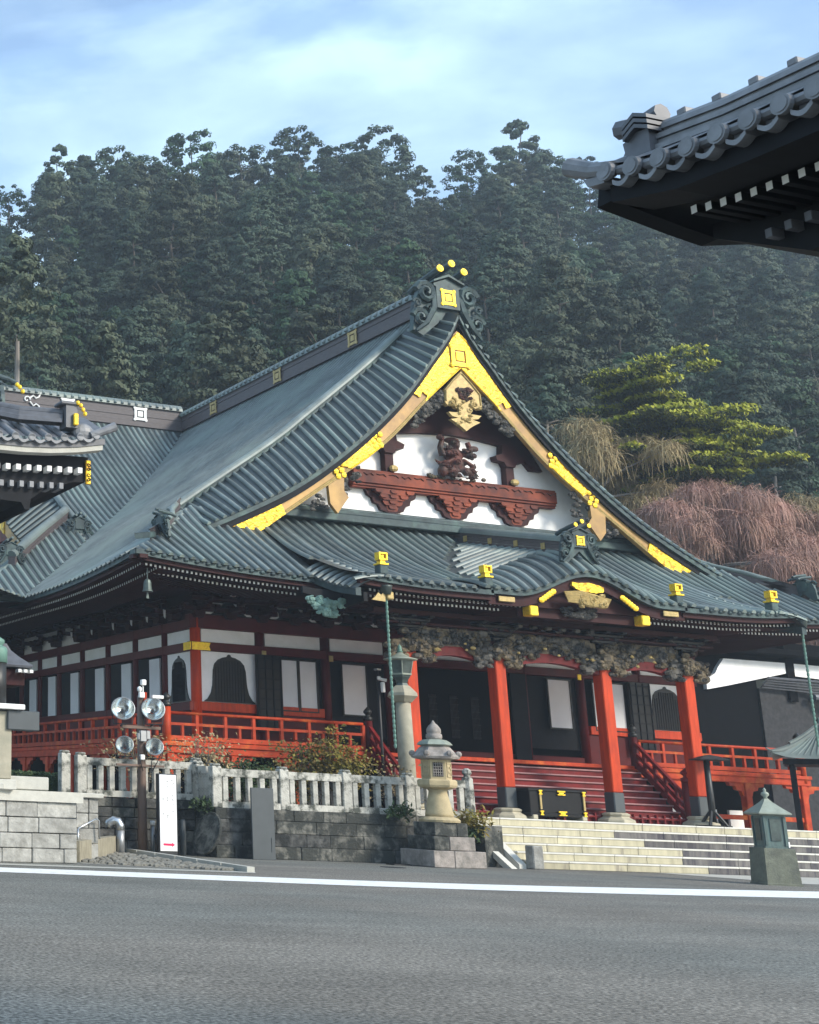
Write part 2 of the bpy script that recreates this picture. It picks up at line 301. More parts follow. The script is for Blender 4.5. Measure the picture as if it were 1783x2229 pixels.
def interp(xs, ys):
    xs = np.array(xs, float); ys = np.array(ys, float); d = np.diff(ys) / np.diff(xs); t = np.concatenate([[d[0]], (d[:-1] + d[1:]) / 2, [d[-1]]])
    def f(x):
        i = int(np.clip(np.searchsorted(xs, x) - 1, 0, len(xs) - 2)); h = xs[i + 1] - xs[i]; q = (x - xs[i]) / h
        return float(ys[i] * (2 * q**3 - 3 * q**2 + 1) + h * t[i] * (q**3 - 2 * q**2 + q) + ys[i + 1] * (-2 * q**3 + 3 * q**2) + h * t[i + 1] * (q**3 - q**2))
    return f
def spiral(mb, c, r, turns=1.5, th=0.03, flip=1, y=0.0, n=14, m=0, ph=0.0, seg=5):
    pts = []
    for i in range(n + 1):
        q = i / n; a = ph + flip * q * turns * 2 * math.pi; rr = r * (1 - 0.8 * q); pts.append((c[0] + rr * math.cos(a), c[1] + y, c[2] + rr * math.sin(a)))
    mb.tube(pts, [th * (1 - 0.45 * i / n) for i in range(n + 1)], seg, m)
def carving(mb, x0, x1, y0, y1, z0, z1, n, seed, r=(0.06, 0.16), inside=None, m=0):
    """carved relief: overlapping solid lobes with scrolls cut proud of them"""
    rg = random.Random(seed); k = 0; tries = 0; yf = y0 + (y1 - y0) * .5
    while k < n and tries < n * 8:
        tries += 1; x = rg.uniform(x0, x1); z = rg.uniform(z0, z1)
        if inside and not inside(x, z): continue
        k += 1; rr = rg.uniform(*r); y = yf + rg.uniform(-.3, .3) * (y1 - y0) * .5; e = rg.uniform(.9, 1.5)
        mb.ball((x, y + rr * .25, z), rr * e, rr * .7, rr * .75, 8, 5, m)
        if rg.random() < .7: spiral(mb, (x, y - rr * .42, z), rr * .72, rg.uniform(.9, 1.4), rr * .17, rg.choice((-1, 1)), 0, 9, m, rg.uniform(0, 6.3), 4)
        if rg.random() < .35:
            a = rg.uniform(-0.5, 0.5); pts = [(x + rr * 2.0 * (i / 4 - .3), y - rr * .2, z + a * rr * (i / 4 - .5) * 2 + rr * .3 * math.sin(i * 1.6)) for i in range(5)]; mb.tube(pts, [rr * .14, rr * .3, rr * .32, rr * .22, rr * .06], 5, m)
# ================================================================== GROUND
g = MB()
g.grid(lambda a, b: (-120 + 420 * a, -40 + 320 * b, 0.0), 42, 32); struct(g.build('ground', 'asphalt'))
def strip(name, near, far, z, m, n=24):
    fn = interp([p[0] for p in near], [p[1] for p in near]); ff = interp([p[0] for p in far], [p[1] for p in far]); mb = MB()
    def P(a, b):
        x0, x1 = near[0][0] + (near[-1][0] - near[0][0]) * a, far[0][0] + (far[-1][0] - far[0][0]) * a
        return (x0 + (x1 - x0) * b, fn(x0) + (ff(x1) - fn(x0)) * b, z)
    mb.grid(P, n, 1); return struct(mb.build(name, m))
strip('painted_line', [(-8, 28.3), (3, 26.9), (10.17, 25.95), (19.4, 24.3), (29.4, 24.5), (50, 25.6)], [(-8, 30.0), (3, 28.6), (10.82, 27.65), (20.9, 26.3), (32.3, 27.2), (54, 28.8)], 0.006, 'line_paint', 60)
strip('drain_strip', [(-8, 30.6), (3, 29.4), (11.2, 28.75), (17.2, 28.3)], [(-8, 31.3), (3, 30.0), (11.45, 29.35), (17.4, 28.75)], 0.008, 'granite_cap')
mb = MB(); mb.add([(35.4, 35.45, .006), (36.1, 30.9, .006), (44, 30.4, .006), (70, 31, .006), (70, 35.45, .006)], [(0, 1, 2, 3, 4)]); struct(mb.build('stone_paving', 'granite_cap'))
# raised temple terrace behind the walls and steps
mb = MB(); mb.plate([(17.2, 38.3), (21.2, 38.3), (21.2, 36.75), (29.7, 36.75), (29.7, 37.6), (110, 37.6), (110, 70), (-60, 70), (-60, 46), (15.2, 46), (15.2, 38.3)], -0.3, 1.44, 0, 'z'); struct(mb.build('terrace', 'soil'))
mb = MB(); mb.plate([(29.9, 37.3), (70, 37.3), (70, 43), (29.9, 43)], 1.30, 1.455, 0, 'z'); struct(mb.build('platform', 'granite_cap'))

# ================================================================== MAIN HALL
X0 = 35.6
prof = interp([0, 1, 2, 3, 4.3, 5.8, 7, 9.3, 11, 13, 15.8], [21.45, 20.4, 19.45, 18.55, 17.45, 16.2, 15.2, 13.55, 12.35, 10.85, 8.98])
vedge = interp([0, .3, 1.36, 2.44, 4.2, 5.76, 7.3, 8.4, 10.4, 11.8], [20.75, 20.15, 18.75, 17.4, 15.65, 14.35, 13.25, 12.6, 11.6, 10.95])
HALL = thing('temple_hall', 'large temple hall with green copper gabled roof, gold bargeboards and vermilion porch pillars', 'temple hall', (X0, 44, 1.455))
def upturn(d): return 0.45 * max(0, 1 - d / 8.0) ** 2
EY, EU = 39.2, 15.8
def zskirt(u, y):
    s = EU - abs(u); t = y - EY
    z = prof(EU - min(s, t)); c = upturn(max(s, t)) * max(0, 1 - min(s, t) / 3.0)
    return z + c
PW = 8.8
zporch_ = interp([37, 38, 39.2, 40.5, 42, 43.6], [8.72, 8.98, 9.45, 10.05, 10.95, 12.05])
def zporch(u, y): return zporch_(y) + 0.16 * max(0, (abs(u) - 5.5) / 3.3) ** 2 * max(0, 1 - (y - 37) / 4)
def kridge(y): return 10.25 + (y - 37.0) * 0.235
def zkara(u, y): return kridge(y) - 0.08 - 0.38 * (math.sqrt(u * u + 0.25) - 0.5) - 0.018 * abs(u) ** 1.5
def kbump(u): q = min(1, abs(u - 0.05) / 3.0); return 8.66 + 0.86 * (0.5 + 0.5 * math.cos(math.pi * q)) + 0.10 * max(0, (abs(u) - 4) / 4.8) ** 2
def zfront(u, y):
    """front lower roof with the porch and its curved gable"""
    z = zskirt(u, max(y, EY))
    if abs(u) <= PW + .01: z = max(z if y >= EY + .9 else -9, zporch(u, y))
    if abs(u) < 6 and y >= 38.4: z = max(z, zkara(u, y))
    return z
def kstrip(u, q): 
    """curved-gable verge strip, q 0 at its back (Y 38.6) to 1 at the eave (Y 37)"""
    y = 38.6 - 1.6 * q; zb = max(zkara(u, 38.6), zporch(u, 38.6)); ze = kbump(u) + 0.12
    return (X0 + u, y, zb + (ze - zb) * (0.25 * q + 0.75 * q * q))

# ---- main roof: deck, ridges, battens
ROOF = MB()
for sgn in (-1, 1):
    # upper slopes, back part straight, front part curling down to the verge
    ROOF.grid(lambda a, b: (X0 + sgn * 15.8 * a, 44.3 + (66 - 44.3) * b, prof(15.8 * a) + (upturn(44.3 - EY + (66 - 44.3) * b) * max(0, 1 - (15.8 - 15.8 * a) / 3))), 20, 8, 0, sgn > 0)
    ROOF.grid(lambda a, b: (X0 + sgn * 11.7 * a, 42.25 + 2.05 * b, vedge(11.7 * a) + (prof(11.7 * a) - vedge(11.7 * a)) * (1 - (1 - b) ** 1.06)), 24, 6, 0, sgn > 0)
    # outer side strip down to the corner
    ROOF.grid(lambda a, b: (X0 + sgn * (11.3 + 4.5 * a), EY + (EU - 11.3 - 4.5 * a) + (44.3 - EY - (EU - 11.3 - 4.5 * a)) * b, zskirt(11.3 + 4.5 * a, EY + (EU - 11.3 - 4.5 * a) + (44.3 - EY - (EU - 11.3 - 4.5 * a)) * b)), 8, 5, 0, sgn > 0)
ROOF = ROOF.build('roof', 'copper_deck', HALL, True)
FRS = {}
for sgn in (-1, 1):
    def fr(a, b, sgn=sgn):
        u = PW + (EU - PW) * a; t1 = min(4.45, EU - u); y = EY + t1 * b; return (X0 + sgn * u, y, zskirt(u, y))
    mb = MB(); mb.grid(fr, 16, 6, 0, sgn < 0); FR = mb.build('lower_roof', 'copper_deck', HALL, True); FRS[sgn] = FR
mb = MB(); mb.grid(lambda a, b: (X0 - PW + 2 * PW * a, (38.6 if abs(-PW + 2 * PW * a) < 4.4 else 37.0) + (43.65 - (38.6 if abs(-PW + 2 * PW * a) < 4.4 else 37.0)) * b, zfront(-PW + 2 * PW * a, (38.6 if abs(-PW + 2 * PW * a) < 4.4 else 37.0) + (43.65 - (38.6 if abs(-PW + 2 * PW * a) < 4.4 else 37.0)) * b)), 72, 22)
PR = mb.build('porch_roof', 'copper_deck', HALL, True)
mb = MB(); mb.grid(lambda a, b: kstrip(-4.4 + 8.8 * a, 1 - b), 40, 8)
KR = mb.build('curved_gable_roof', 'copper_deck', HALL, True)
def roll_obj(pts, r, side, parent, n=6):
    m_ = MB().roll(pts, r, side, n); return m_.build('roof_roll', 'copper_roof', parent, False)
# fine battens of the two long slopes (too many and too thin to pick apart)
mb = MB(); y = 44.55
while y < 64:
    for sgn in (-1, 1):
        ue = 15.85 if y < 48.7 else min(15.85, 64.5 - y)
        if sgn < 0 or y < 46: mb.roll([(X0 + sgn * q, y, prof(q) + upturn(y - EY) * max(0, 1 - (15.8 - q) / 3)) for q in np.linspace(0.35, ue, 14)], 0.075, (0, 1, 0), 4)
    y += 0.36
o = mb.build('slope_rolls', 'copper_roof', ROOF, False); o['kind'] = 'stuff'
# corner part of the side slope, left and right
mb = MB(); y = EY + .25
while y < 44.4:
    for sgn in (-1, 1):
        ua = max(EU - (y - EY), 11.6)
        if ua < 15.5: mb.roll([(X0 + sgn * q, y, zskirt(q, y)) for q in np.linspace(ua, 15.85, 8)], 0.075, (0, 1, 0), 4)
    y += 0.36
o = mb.build('corner_rolls', 'copper_roof', ROOF, False); o['kind'] = 'stuff'
# verge battens, one by one
for sgn in (-1, 1):
    u = 0.28; k = 0
    while u < 11.6:
        pts = [(X0 + sgn * u, 42.2 + 2.1 * b, vedge(u) + (prof(u) - vedge(u)) * (1 - (1 - b) ** 1.06) + .02) for b in np.linspace(0, 0.985, 7)]
        roll_obj(pts, 0.088, (sgn, 0, -(vedge(u - .1) - vedge(u + .1)) / .2), ROOF); u += 0.325 - 0.045 * max(0, 1 - u / 4)
# lower front roof battens
for sgn in (-1, 1):
    u = PW + .55
    while u < 15.6:
        t1 = min(4.4, EU - u)
        roll_obj([(X0 + sgn * u, EY - .06 + (t1 + .06) * b, zskirt(u, max(EY, EY + t1 * b))) for b in np.linspace(0, 1, 7)], 0.09, (1, 0, 0), FRS[sgn]); u += 0.40
# porch battens
for sgn in (-1, 1):
    u = 0.22
    while u < PW - .75:
        ys = np.linspace(36.94 if u > 4.35 else 38.7, 43.55, 14); seg = []
        for yy in ys:
            if u < 5.6 and zkara(u, yy) > zporch(u, yy) + .01: seg = [] if not seg else seg; continue
            seg.append((X0 + sgn * u, yy, max(zporch(u, yy), zskirt(u, max(yy, EY)) if yy > 40.1 else -9)))
        if len(seg) > 2 and seg[-1][1] - seg[0][1] > 0.4: roll_obj(seg, 0.10, (1, 0, 0), PR)
        u += 0.41
    for u in (PW - .7, PW - .29, PW + .12): roll_obj([(X0 + sgn * u, yy, max(zporch(min(u, PW), yy), zskirt(u, yy))) for yy in np.linspace(39.75, 43.5, 8)], 0.10, (1, 0, 0), PR)
    # side verge of the porch, battens running outwards and down
    for k in range(9):
        yy = 37.08 + 0.335 * k; hh = (yy - 37) / 3
        pts = [(X0 + sgn * (PW - .95 + 1.35 * b), yy, zporch(PW - .95 + 0.9 * b, yy) - (0.52 * b ** 2) * (1 if yy > 37.3 else .5)) for b in np.linspace(0, 1, 5)]
        roll_obj(pts, 0.09, (0, 1, 0), PR)
    # curved gable: side slopes
    yy = 38.85
    while yy < 43.0:
        seg = []
        for q in np.linspace(.22, 5.6, 12):
            if zkara(q, yy) < zporch(q, yy) - .01: break
            seg.append((X0 + sgn * q, yy, zkara(q, yy)))
        if len(seg) > 1: roll_obj(seg, 0.09, (0, 1, 0), KR)
        yy += 0.37
mb = MB()
for sgn in (-1, 1): mb.grid(lambda a, b: (X0 + sgn * (PW - .95 + 1.35 * a), 37 + 2.9 * b, zporch(PW - .95 + .9 * a, 37 + 2.9 * b) - .52 * a * a - .03), 5, 6, 0, sgn < 0)
mb.build('verge_deck', 'copper_deck', PR, True)
u = -4.2
while u < 4.25:
    roll_obj([kstrip(u, q) for q in np.linspace(0, 1.03, 7)], 0.105, (1, 0, (kbump(u + .1) - kbump(u - .1)) / .2), KR); u += 0.40
# ---- eave edges: fascia boards following the eaves
def fascia(name, pts, nrm, h0, h1, dep, m, parent=HALL):
    mb = MB(); n = Vector(nrm); vs = []
    for p in pts:
        p = Vector(p); vs += [p + Vector((0, 0, -h0)), p + Vector((0, 0, -h1)), p + n * dep + Vector((0, 0, -h1)), p + n * dep + Vector((0, 0, -h0))]
    k = len(pts); fs = [(i * 4 + j, i * 4 + (j + 1) % 4, i * 4 + 4 + (j + 1) % 4, i * 4 + 4 + j) for i in range(k - 1) for j in range(4)] + [(0, 3, 2, 1), ((k - 1) * 4, (k - 1) * 4 + 1, (k - 1) * 4 + 2, (k - 1) * 4 + 3)]
    mb.add(vs, fs); return mb.build(name, m, parent)
for sgn in (-1, 1):
    us = np.linspace(PW, EU, 24)
    fascia('eave_edge', [(X0 + sgn * u, EY + .04, zskirt(u, EY)) for u in us], (0, 1, 0), 0.015, 0.17, 0.35, 'copper_dark')
    fascia('eave_board', [(X0 + sgn * u, EY + .16, zskirt(u, EY)) for u in us], (0, 1, 0), 0.172, 0.30, 0.3, 'red_deep')
    ys = np.linspace(EY, 62, 30)
    fascia('eave_edge', [(X0 + sgn * (EU - .04), y, prof(EU) + upturn(y - EY)) for y in ys], (-sgn, 0, 0), 0.015, 0.17, 0.35, 'copper_dark')
    fascia('eave_board', [(X0 + sgn * (EU - .16), y, prof(EU) + upturn(y - EY)) for y in ys], (-sgn, 0, 0), 0.172, 0.30, 0.3, 'red_deep')
    us = np.linspace(3.9, PW + .1, 16)
    fascia('eave_edge', [(X0 + sgn * u, 37.04, zporch(u, 37)) for u in us], (0, 1, 0), 0.015, 0.18, 0.35, 'copper_dark')
    fascia('eave_board', [(X0 + sgn * u, 37.16, zporch(u, 37)) for u in us], (0, 1, 0), 0.182, 0.34, 0.3, 'red_deep')
    fascia('verge_edge', [(X0 + sgn * (PW + .36), y, zporch(PW, y) - .50) for y in np.linspace(37.05, 39.9, 8)], (-sgn, 0, 0), 0.0, 0.26, 0.2, 'copper_dark')
    vs_ = np.linspace(0.02, 11.75, 30)
    fascia('verge_edge', [(X0 + sgn * u, 42.27, vedge(u)) for u in vs_], (0, 1, 0), 0.02, 0.20, 0.5, 'copper_dark')
    fascia('verge_board', [(X0 + sgn * u, 42.36, vedge(u)) for u in vs_], (0, 1, 0), 0.20, 0.44, 0.45, 'wood_black')
us = np.linspace(-4.0, 4.0, 40)
fascia('eave_edge', [(X0 + u, 37.04, kbump(u) + .12) for u in us], (0, 1, 0), 0.015, 0.19, 0.5, 'copper_dark')
fascia('curved_bargeboard', [(X0 + u, 37.2, kbump(u) + .02) for u in us], (0, 1, 0), 0.10, 0.42, 0.12, 'red_deep')
# bumpy lips between the batten ends along the front eaves
mb = MB()
for sgn in (-1, 1):
    u = PW + .55 + .2
    while u < 15.5: mb.ball((X0 + sgn * u, EY + .06, zskirt(u, EY) - .06), .13, .1, .07, 6, 4); u += .40
    u = 4.6
    while u < PW: mb.ball((X0 + sgn * u, 37.06, zporch(u, 37) - .06), .13, .1, .07, 6, 4); u += .41
o = mb.build('eave_lips', 'copper_dark', HALL); o['kind'] = 'stuff'
# ---- soffits
mb = MB()
for sgn in (-1, 1):
    mb.grid(lambda a, b: (X0 + sgn * (PW - 1 + (EU - PW + .9) * a), EY + .3 + 5.2 * b, min(8.66 + upturn(EU - (PW - 1 + (EU - PW + .9) * a)) * (1 - b) + .30 * b, 9.2)), 12, 3)
    mb.grid(lambda a, b: (X0 + sgn * (EU - .3 - 4.7 * a), EY + .3 + 23 * b, 8.66 + upturn(23 * b) * (1 - a) + .3 * a), 3, 12)
mb.grid(lambda a, b: (X0 - PW + 2 * PW * a, 37.3 + 6.7 * b, 8.30 + .5 * b), 4, 4)
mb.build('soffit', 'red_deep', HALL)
# ---- rafters with white-painted ends, one mesh shared
mb = MB(); mb.box(-.038, .038, 0.0, 1.5, -.04, .04, 0); mb.add([(-.038, -.004, -.04), (.038, -.004, -.04), (.038, -.004, .04), (-.038, -.004, .04)], [(0, 1, 2, 3)], 1)
RAF = mb.mesh('rafter', ['red_deep', 'white_end'])
def rafters(u0, u1, y, zf, step=0.165):
    u = u0
    while u <= u1: inst('rafter', RAF, HALL, (X0 + u, y, zf(u))); u += step
for sgn in (-1, 1):
    a, b = (-15.2, -9.2) if sgn < 0 else (9.3, 12.8)
    rafters(a, b, EY + .42, lambda u: zskirt(u, EY) - .36, .165)
    rafters(a + (.6 if sgn < 0 else 0), b, EY + 1.0, lambda u: zskirt(u, EY) - .45, .165)
rafters(-8.3, -2.35, 37.5, lambda u: zporch(u, 37) - .40); rafters(2.3, 8.9, 37.5, lambda u: zporch(u, 37) - .40)
rafters(-8.3, -2.9, 37.95, lambda u: zporch(u, 37) - .50); rafters(2.3, 8.2, 37.95, lambda u: zporch(u, 37) - .50)
mb = MB(); y = EY + .5
while y < 58:
    for (dx, dz) in ((.42, .36), (1.0, .46)):
        x = X0 - EU + dx; z = prof(EU) + upturn(y - EY) - dz; mb.box(x, x + 1.5, y - .035, y + .035, z - .04, z + .04, 0)
        mb.add([(x - .004, y - .035, z - .04), (x - .004, y - .035, z + .04), (x - .004, y + .035, z + .04), (x - .004, y + .035, z - .04)], [(0, 1, 2, 3)], 1)
    y += .165
o = mb.build('side_rafters', ['red_deep', 'white_end'], HALL); o['kind'] = 'stuff'
# ---- ridges
def ridge(name, pts, w, h, mats=('ridge_brown', 'copper_roof'), parent=None, side=(1, 0, 0), layers=3, knobs=0.0):
    """layered ridge wall along pts with a rounded copper cap"""
    parent = parent or HALL; s = Vector(side).normalized(); mb = MB()
    for l in range(layers):
        ww = w * (1 - 0.10 * (l % 2)); z0, z1 = h * l / layers, h * (l + 1) / layers - .012; vs = []
        for p in pts:
            p = Vector(p); vs += [p - s * ww + Vector((0, 0, z0)), p + s * ww + Vector((0, 0, z0)), p + s * ww + Vector((0, 0, z1)), p - s * ww + Vector((0, 0, z1))]
        k = len(pts); mb.add(vs, [(i * 4 + j, i * 4 + (j + 1) % 4, i * 4 + 4 + (j + 1) % 4, i * 4 + 4 + j) for i in range(k - 1) for j in range(4)] + [(0, 3, 2, 1), tuple((k - 1) * 4 + j for j in range(4))], 0)
    mb.roll([Vector(p) + Vector((0, 0, h)) for p in pts], w * .72, side, 8, 1); vs = []
    mb.roll([Vector(p) + Vector((0, 0, h - .03)) for p in pts], w * 1.35, side, 8, 1)
    o = mb.build(name, list(mats), parent)
    if knobs:
        kb = MB(); L_ = [Vector(p) for p in pts]; d = 0.0; tot = sum((L_[i + 1] - L_[i]).length for i in range(len(L_) - 1))
        while d < tot:
            q = d
            for i in range(len(L_) - 1):
                ln = (L_[i + 1] - L_[i]).length
                if q <= ln: c = L_[i].lerp(L_[i + 1], q / ln); t = (L_[i + 1] - L_[i]).normalized(); break
                q -= ln
            kb.tube([c + Vector((0, 0, h)) - s * w * 1.5, c + Vector((0, 0, h + w * .8)) - s * w * .9, c + Vector((0, 0, h + w * .8)) + s * w * .9, c + Vector((0, 0, h)) + s * w * 1.5], .07, 6); d += knobs
        kb.build('ridge_tiles', 'copper_roof', o)['kind'] = 'stuff'
    return o
RIDGE = ridge('main_ridge', [(X0, y, 21.32) for y in np.linspace(44.0, 65.2, 8)], 0.26, 0.80, knobs=0.42)
def crest(mb, c, s, ax='y', th=.03):
    """square well-frame crest: four crossing bars around a small centre"""
    cx, cy, cz = c; b = s * .20; h = s * .5
    for (a, d) in ((-1, 0), (1, 0), (0, -1), (0, 1)):
        if a: e = (cx + a * h * .8 - b / 2, cx + a * h * .8 + b / 2, cz - h, cz + h)
        else: e = (cx - h, cx + h, cz + d * h * .8 - b / 2, cz + d * h * .8 + b / 2)
        t = th * (1 if a else .8)
        if ax == 'y': mb.box(e[0], e[1], cy - t, cy, e[2], e[3])
        else: mb.box(cy - t, cy, e[0], e[1], e[2], e[3])
    for (a, d) in ((-1, -1), (1, -1), (1, 1), (-1, 1)):
        p = (cx + a * h * .92, cz + d * h * .92)
        if ax == 'y': mb.ball((p[0], cy - th * .5, p[1]), s * .13, th * .9, s * .13, 6, 4)
        else: mb.ball((cy - th * .5, p[0], p[1]), th * .9, s * .13, s * .13, 6, 4)
    q = h * .42
    if ax == 'y': mb.box(cx - q, cx + q, cy - th * .7, cy, cz - q, cz + q)
    else: mb.box(cy - th * .7, cy, cx - q, cx + q, cz - q, cz + q)
for y in (48.7, 54.7, 60.75):
    mb = MB(); crest(mb, (y, X0 - .29, 21.72), .62, 'x'); mb.build('crest', 'gold_pale', RIDGE)
for sgn in (-1, 1):   # descending ridges along the gable and on down to the corners
    pts = [(X0 + sgn * u, 44.35, prof(u) - .02) for u in np.linspace(1.2, 11.4, 14)]
    ridge('descending_ridge', pts, 0.13, 0.24, ('copper_dark', 'copper_roof'), side=(0, 1, 0), layers=2)
    if sgn < 0 : ridge('descending_ridge', [(p[0], 45.1, p[2] + .0) for p in pts], 0.10, 0.16, ('copper_dark', 'copper_roof'), side=(0, 1, 0), layers=1)
    cp = [(X0 + sgn * u, 44.35 + (EY + EU - u - 44.35) * min(1, (u - 11.2) / 1.6) if u < 12.8 else EY + EU - u, 0) for u in np.linspace(11.3, 15.5, 10)]
    cp = [(x, y, zskirt(x - X0, max(EY, y)) - .03) for (x, y, _z) in cp]
    ridge('corner_ridge', cp[:8], 0.17, 0.42, ('ridge_brown', 'copper_roof'), side=(1, sgn * -1, 0) if sgn > 0 else (1, 1, 0), layers=3)
def oni(c, s, parent, face='y', sgn=1, gold=True, name='ridge_end_ornament'):
    """carved ridge-end ornament: a capped block between scrolls, three gilt-ended rolls on top"""
    mb = MB(); 
    def Pn(x, y, z): return (c[0] + x * s, c[1] + y * s, c[2] + z * s) if face == 'y' else (c[0] + y * s * sgn, c[1] + x * s, c[2] + z * s)
    def tub(pts, r, n=6, m=0): mb.tube([Pn(*p) for p in pts], [q * s for q in r] if hasattr(r, '__len__') else r * s, n, m)
    def poly(pl, y0, y1):
        n = len(pl); vs = [Pn(p[0], y0, p[1]) for p in pl] + [Pn(p[0], y1, p[1]) for p in pl]
        mb.add(vs, [tuple(range(n)), tuple(range(2 * n - 1, n - 1, -1))] + [(i, i + n, (i + 1) % n + n, (i + 1) % n) for i in range(n)])
    poly([(-.42, -.35), (.42, -.35), (.42, .35), (.5, .38), (.5, .46), (0, .66), (-.5, .46), (-.5, .38), (-.42, .35)], -.12, .3)
    poly([(-.56, .47), (0, .70), (.56, .47), (.56, .53), (0, .78), (-.56, .53)], -.22, .32)
    poly([(-1.25, -1.15), (-.9, -1.3), (0, -.55), (.9, -1.3), (1.25, -1.15), (1.15, -.3), (.95, .2), (.45, .3), (-.45, .3), (-.95, .2), (-1.15, -.3)], .02, .22)
    for a in (-1, 1):
        for (x, z, r, tn) in ((a * .78, .12, .36, 1.6), (a * 1.02, -.75, .30, 1.5), (a * .62, -.42, .17, 1.2), (a * 1.12, -.28, .16, 1.2)):
            n = 14; pts = []; 
            for i in range(n + 1):
                q = i / n; an = (0.2 if a > 0 else math.pi - .2) + a * q * tn * 2 * math.pi; rr = r * (1 - .78 * q); pts.append((x + rr * math.cos(an), -.06 - .05 * q, z + rr * math.sin(an)))
            tub(pts, [r * .30 * (1 - .4 * i / n) for i in range(n + 1)], 5)
        tub([(a * .48, -.05, .1), (a * .55, -.1, -.4), (a * .85, -.1, -.9), (a * 1.2, -.05, -1.2)], [.09, .12, .1, .05], 5)
    for x, z in ((-.42, .86), (.02, 1.08), (.46, .86)): tub([(x, -.34, z), (x, .7, z - .16), (x, 1.1, z - .30)], .115, 8)
    o = mb.build(name, 'copper_dark', parent, False)
    if gold:
        for x, z in ((-.42, .86), (.02, 1.08), (.46, .86)):
            gb = MB(); gb.tube([Pn(x, -.38, z + .004), Pn(x, -.335, z)], .118 * s, 12); gb.tube([Pn(x, -.40, z + .006), Pn(x, -.38, z + .004)], .07 * s, 8); gb.build('gilt_roll_end', 'gold', o)
        gb = MB(); q = .25 * s
        if face == 'y': crest(gb, (c[0], c[1] - .12 * s, c[2] + .02 * s), .5 * s, 'y')
        else: crest(gb, (c[1], c[0] - .12 * s * sgn, c[2] + .02 * s), .5 * s, 'x')
        gb.build('crest', 'gold', o)
    return o
oni((X0, 42.95, 21.55), 1.28, HALL)
oni((X0, 37.35, 10.72), .62, HALL)
KRG = ridge('porch_ridge', [(X0, y, kridge(y) - .12) for y in np.linspace(37.6, 44.0, 7)], .16, .5, side=(1, 0, 0))
for y in (38.8, 40.1, 41.4, 42.7):
    mb = MB(); mb.box(X0 - .19, X0 - .158, y - .09, y + .09, kridge(y) + .0, kridge(y) + .22); mb.build('crest', 'gold_pale', KRG)
for sgn in (-1, 1):
    oni((X0 + sgn * 14.0, 40.9, 10.7), .46, HALL, 'x', -sgn, False)
    p0 = Vector((X0 + sgn * 14.4, 40.5, 10.15)); ridge('corner_ridge', [p0.lerp(Vector((X0 + sgn * 15.75, 39.25, 9.75)), k / 4) for k in range(5)], .12, .16, ('copper_dark', 'copper_roof'), side=(1, 1, 0) if sgn < 0 else (1, -1, 0), layers=1)
# square gilt finials on the porch eave
for u in (-8.05, -4.05, 3.75, 7.9):
    mb = MB(); z = zporch(u, 37.2) + .1; mb.bbox(X0 + u - .15, X0 + u + .15, 37.05, 37.35, z - .05, z + .24, .02, 1)
    mb.bbox(X0 + u - .17, X0 + u + .17, 37.02, 37.38, z + .24, z + .30, .01, 0); mb.box(X0 + u - .09, X0 + u + .09, 37.1, 37.3, z + .30, z + .40)
    for a in (-1, 1): mb.box(X0 + u + a * .13 - .025, X0 + u + a * .13 + .025, 37.05, 37.3, z + .40, z + .64); mb.box(X0 + u - .16, X0 + u + .16, 37.06, 37.29, z + (.40 if a < 0 else .60), z + (.45 if a < 0 else .65))
    mb.box(X0 + u - .04, X0 + u + .04, 37.1, 37.25, z + .47, z + .58); mb.build('eave_finial', ['gold', 'copper_dark'], HALL)
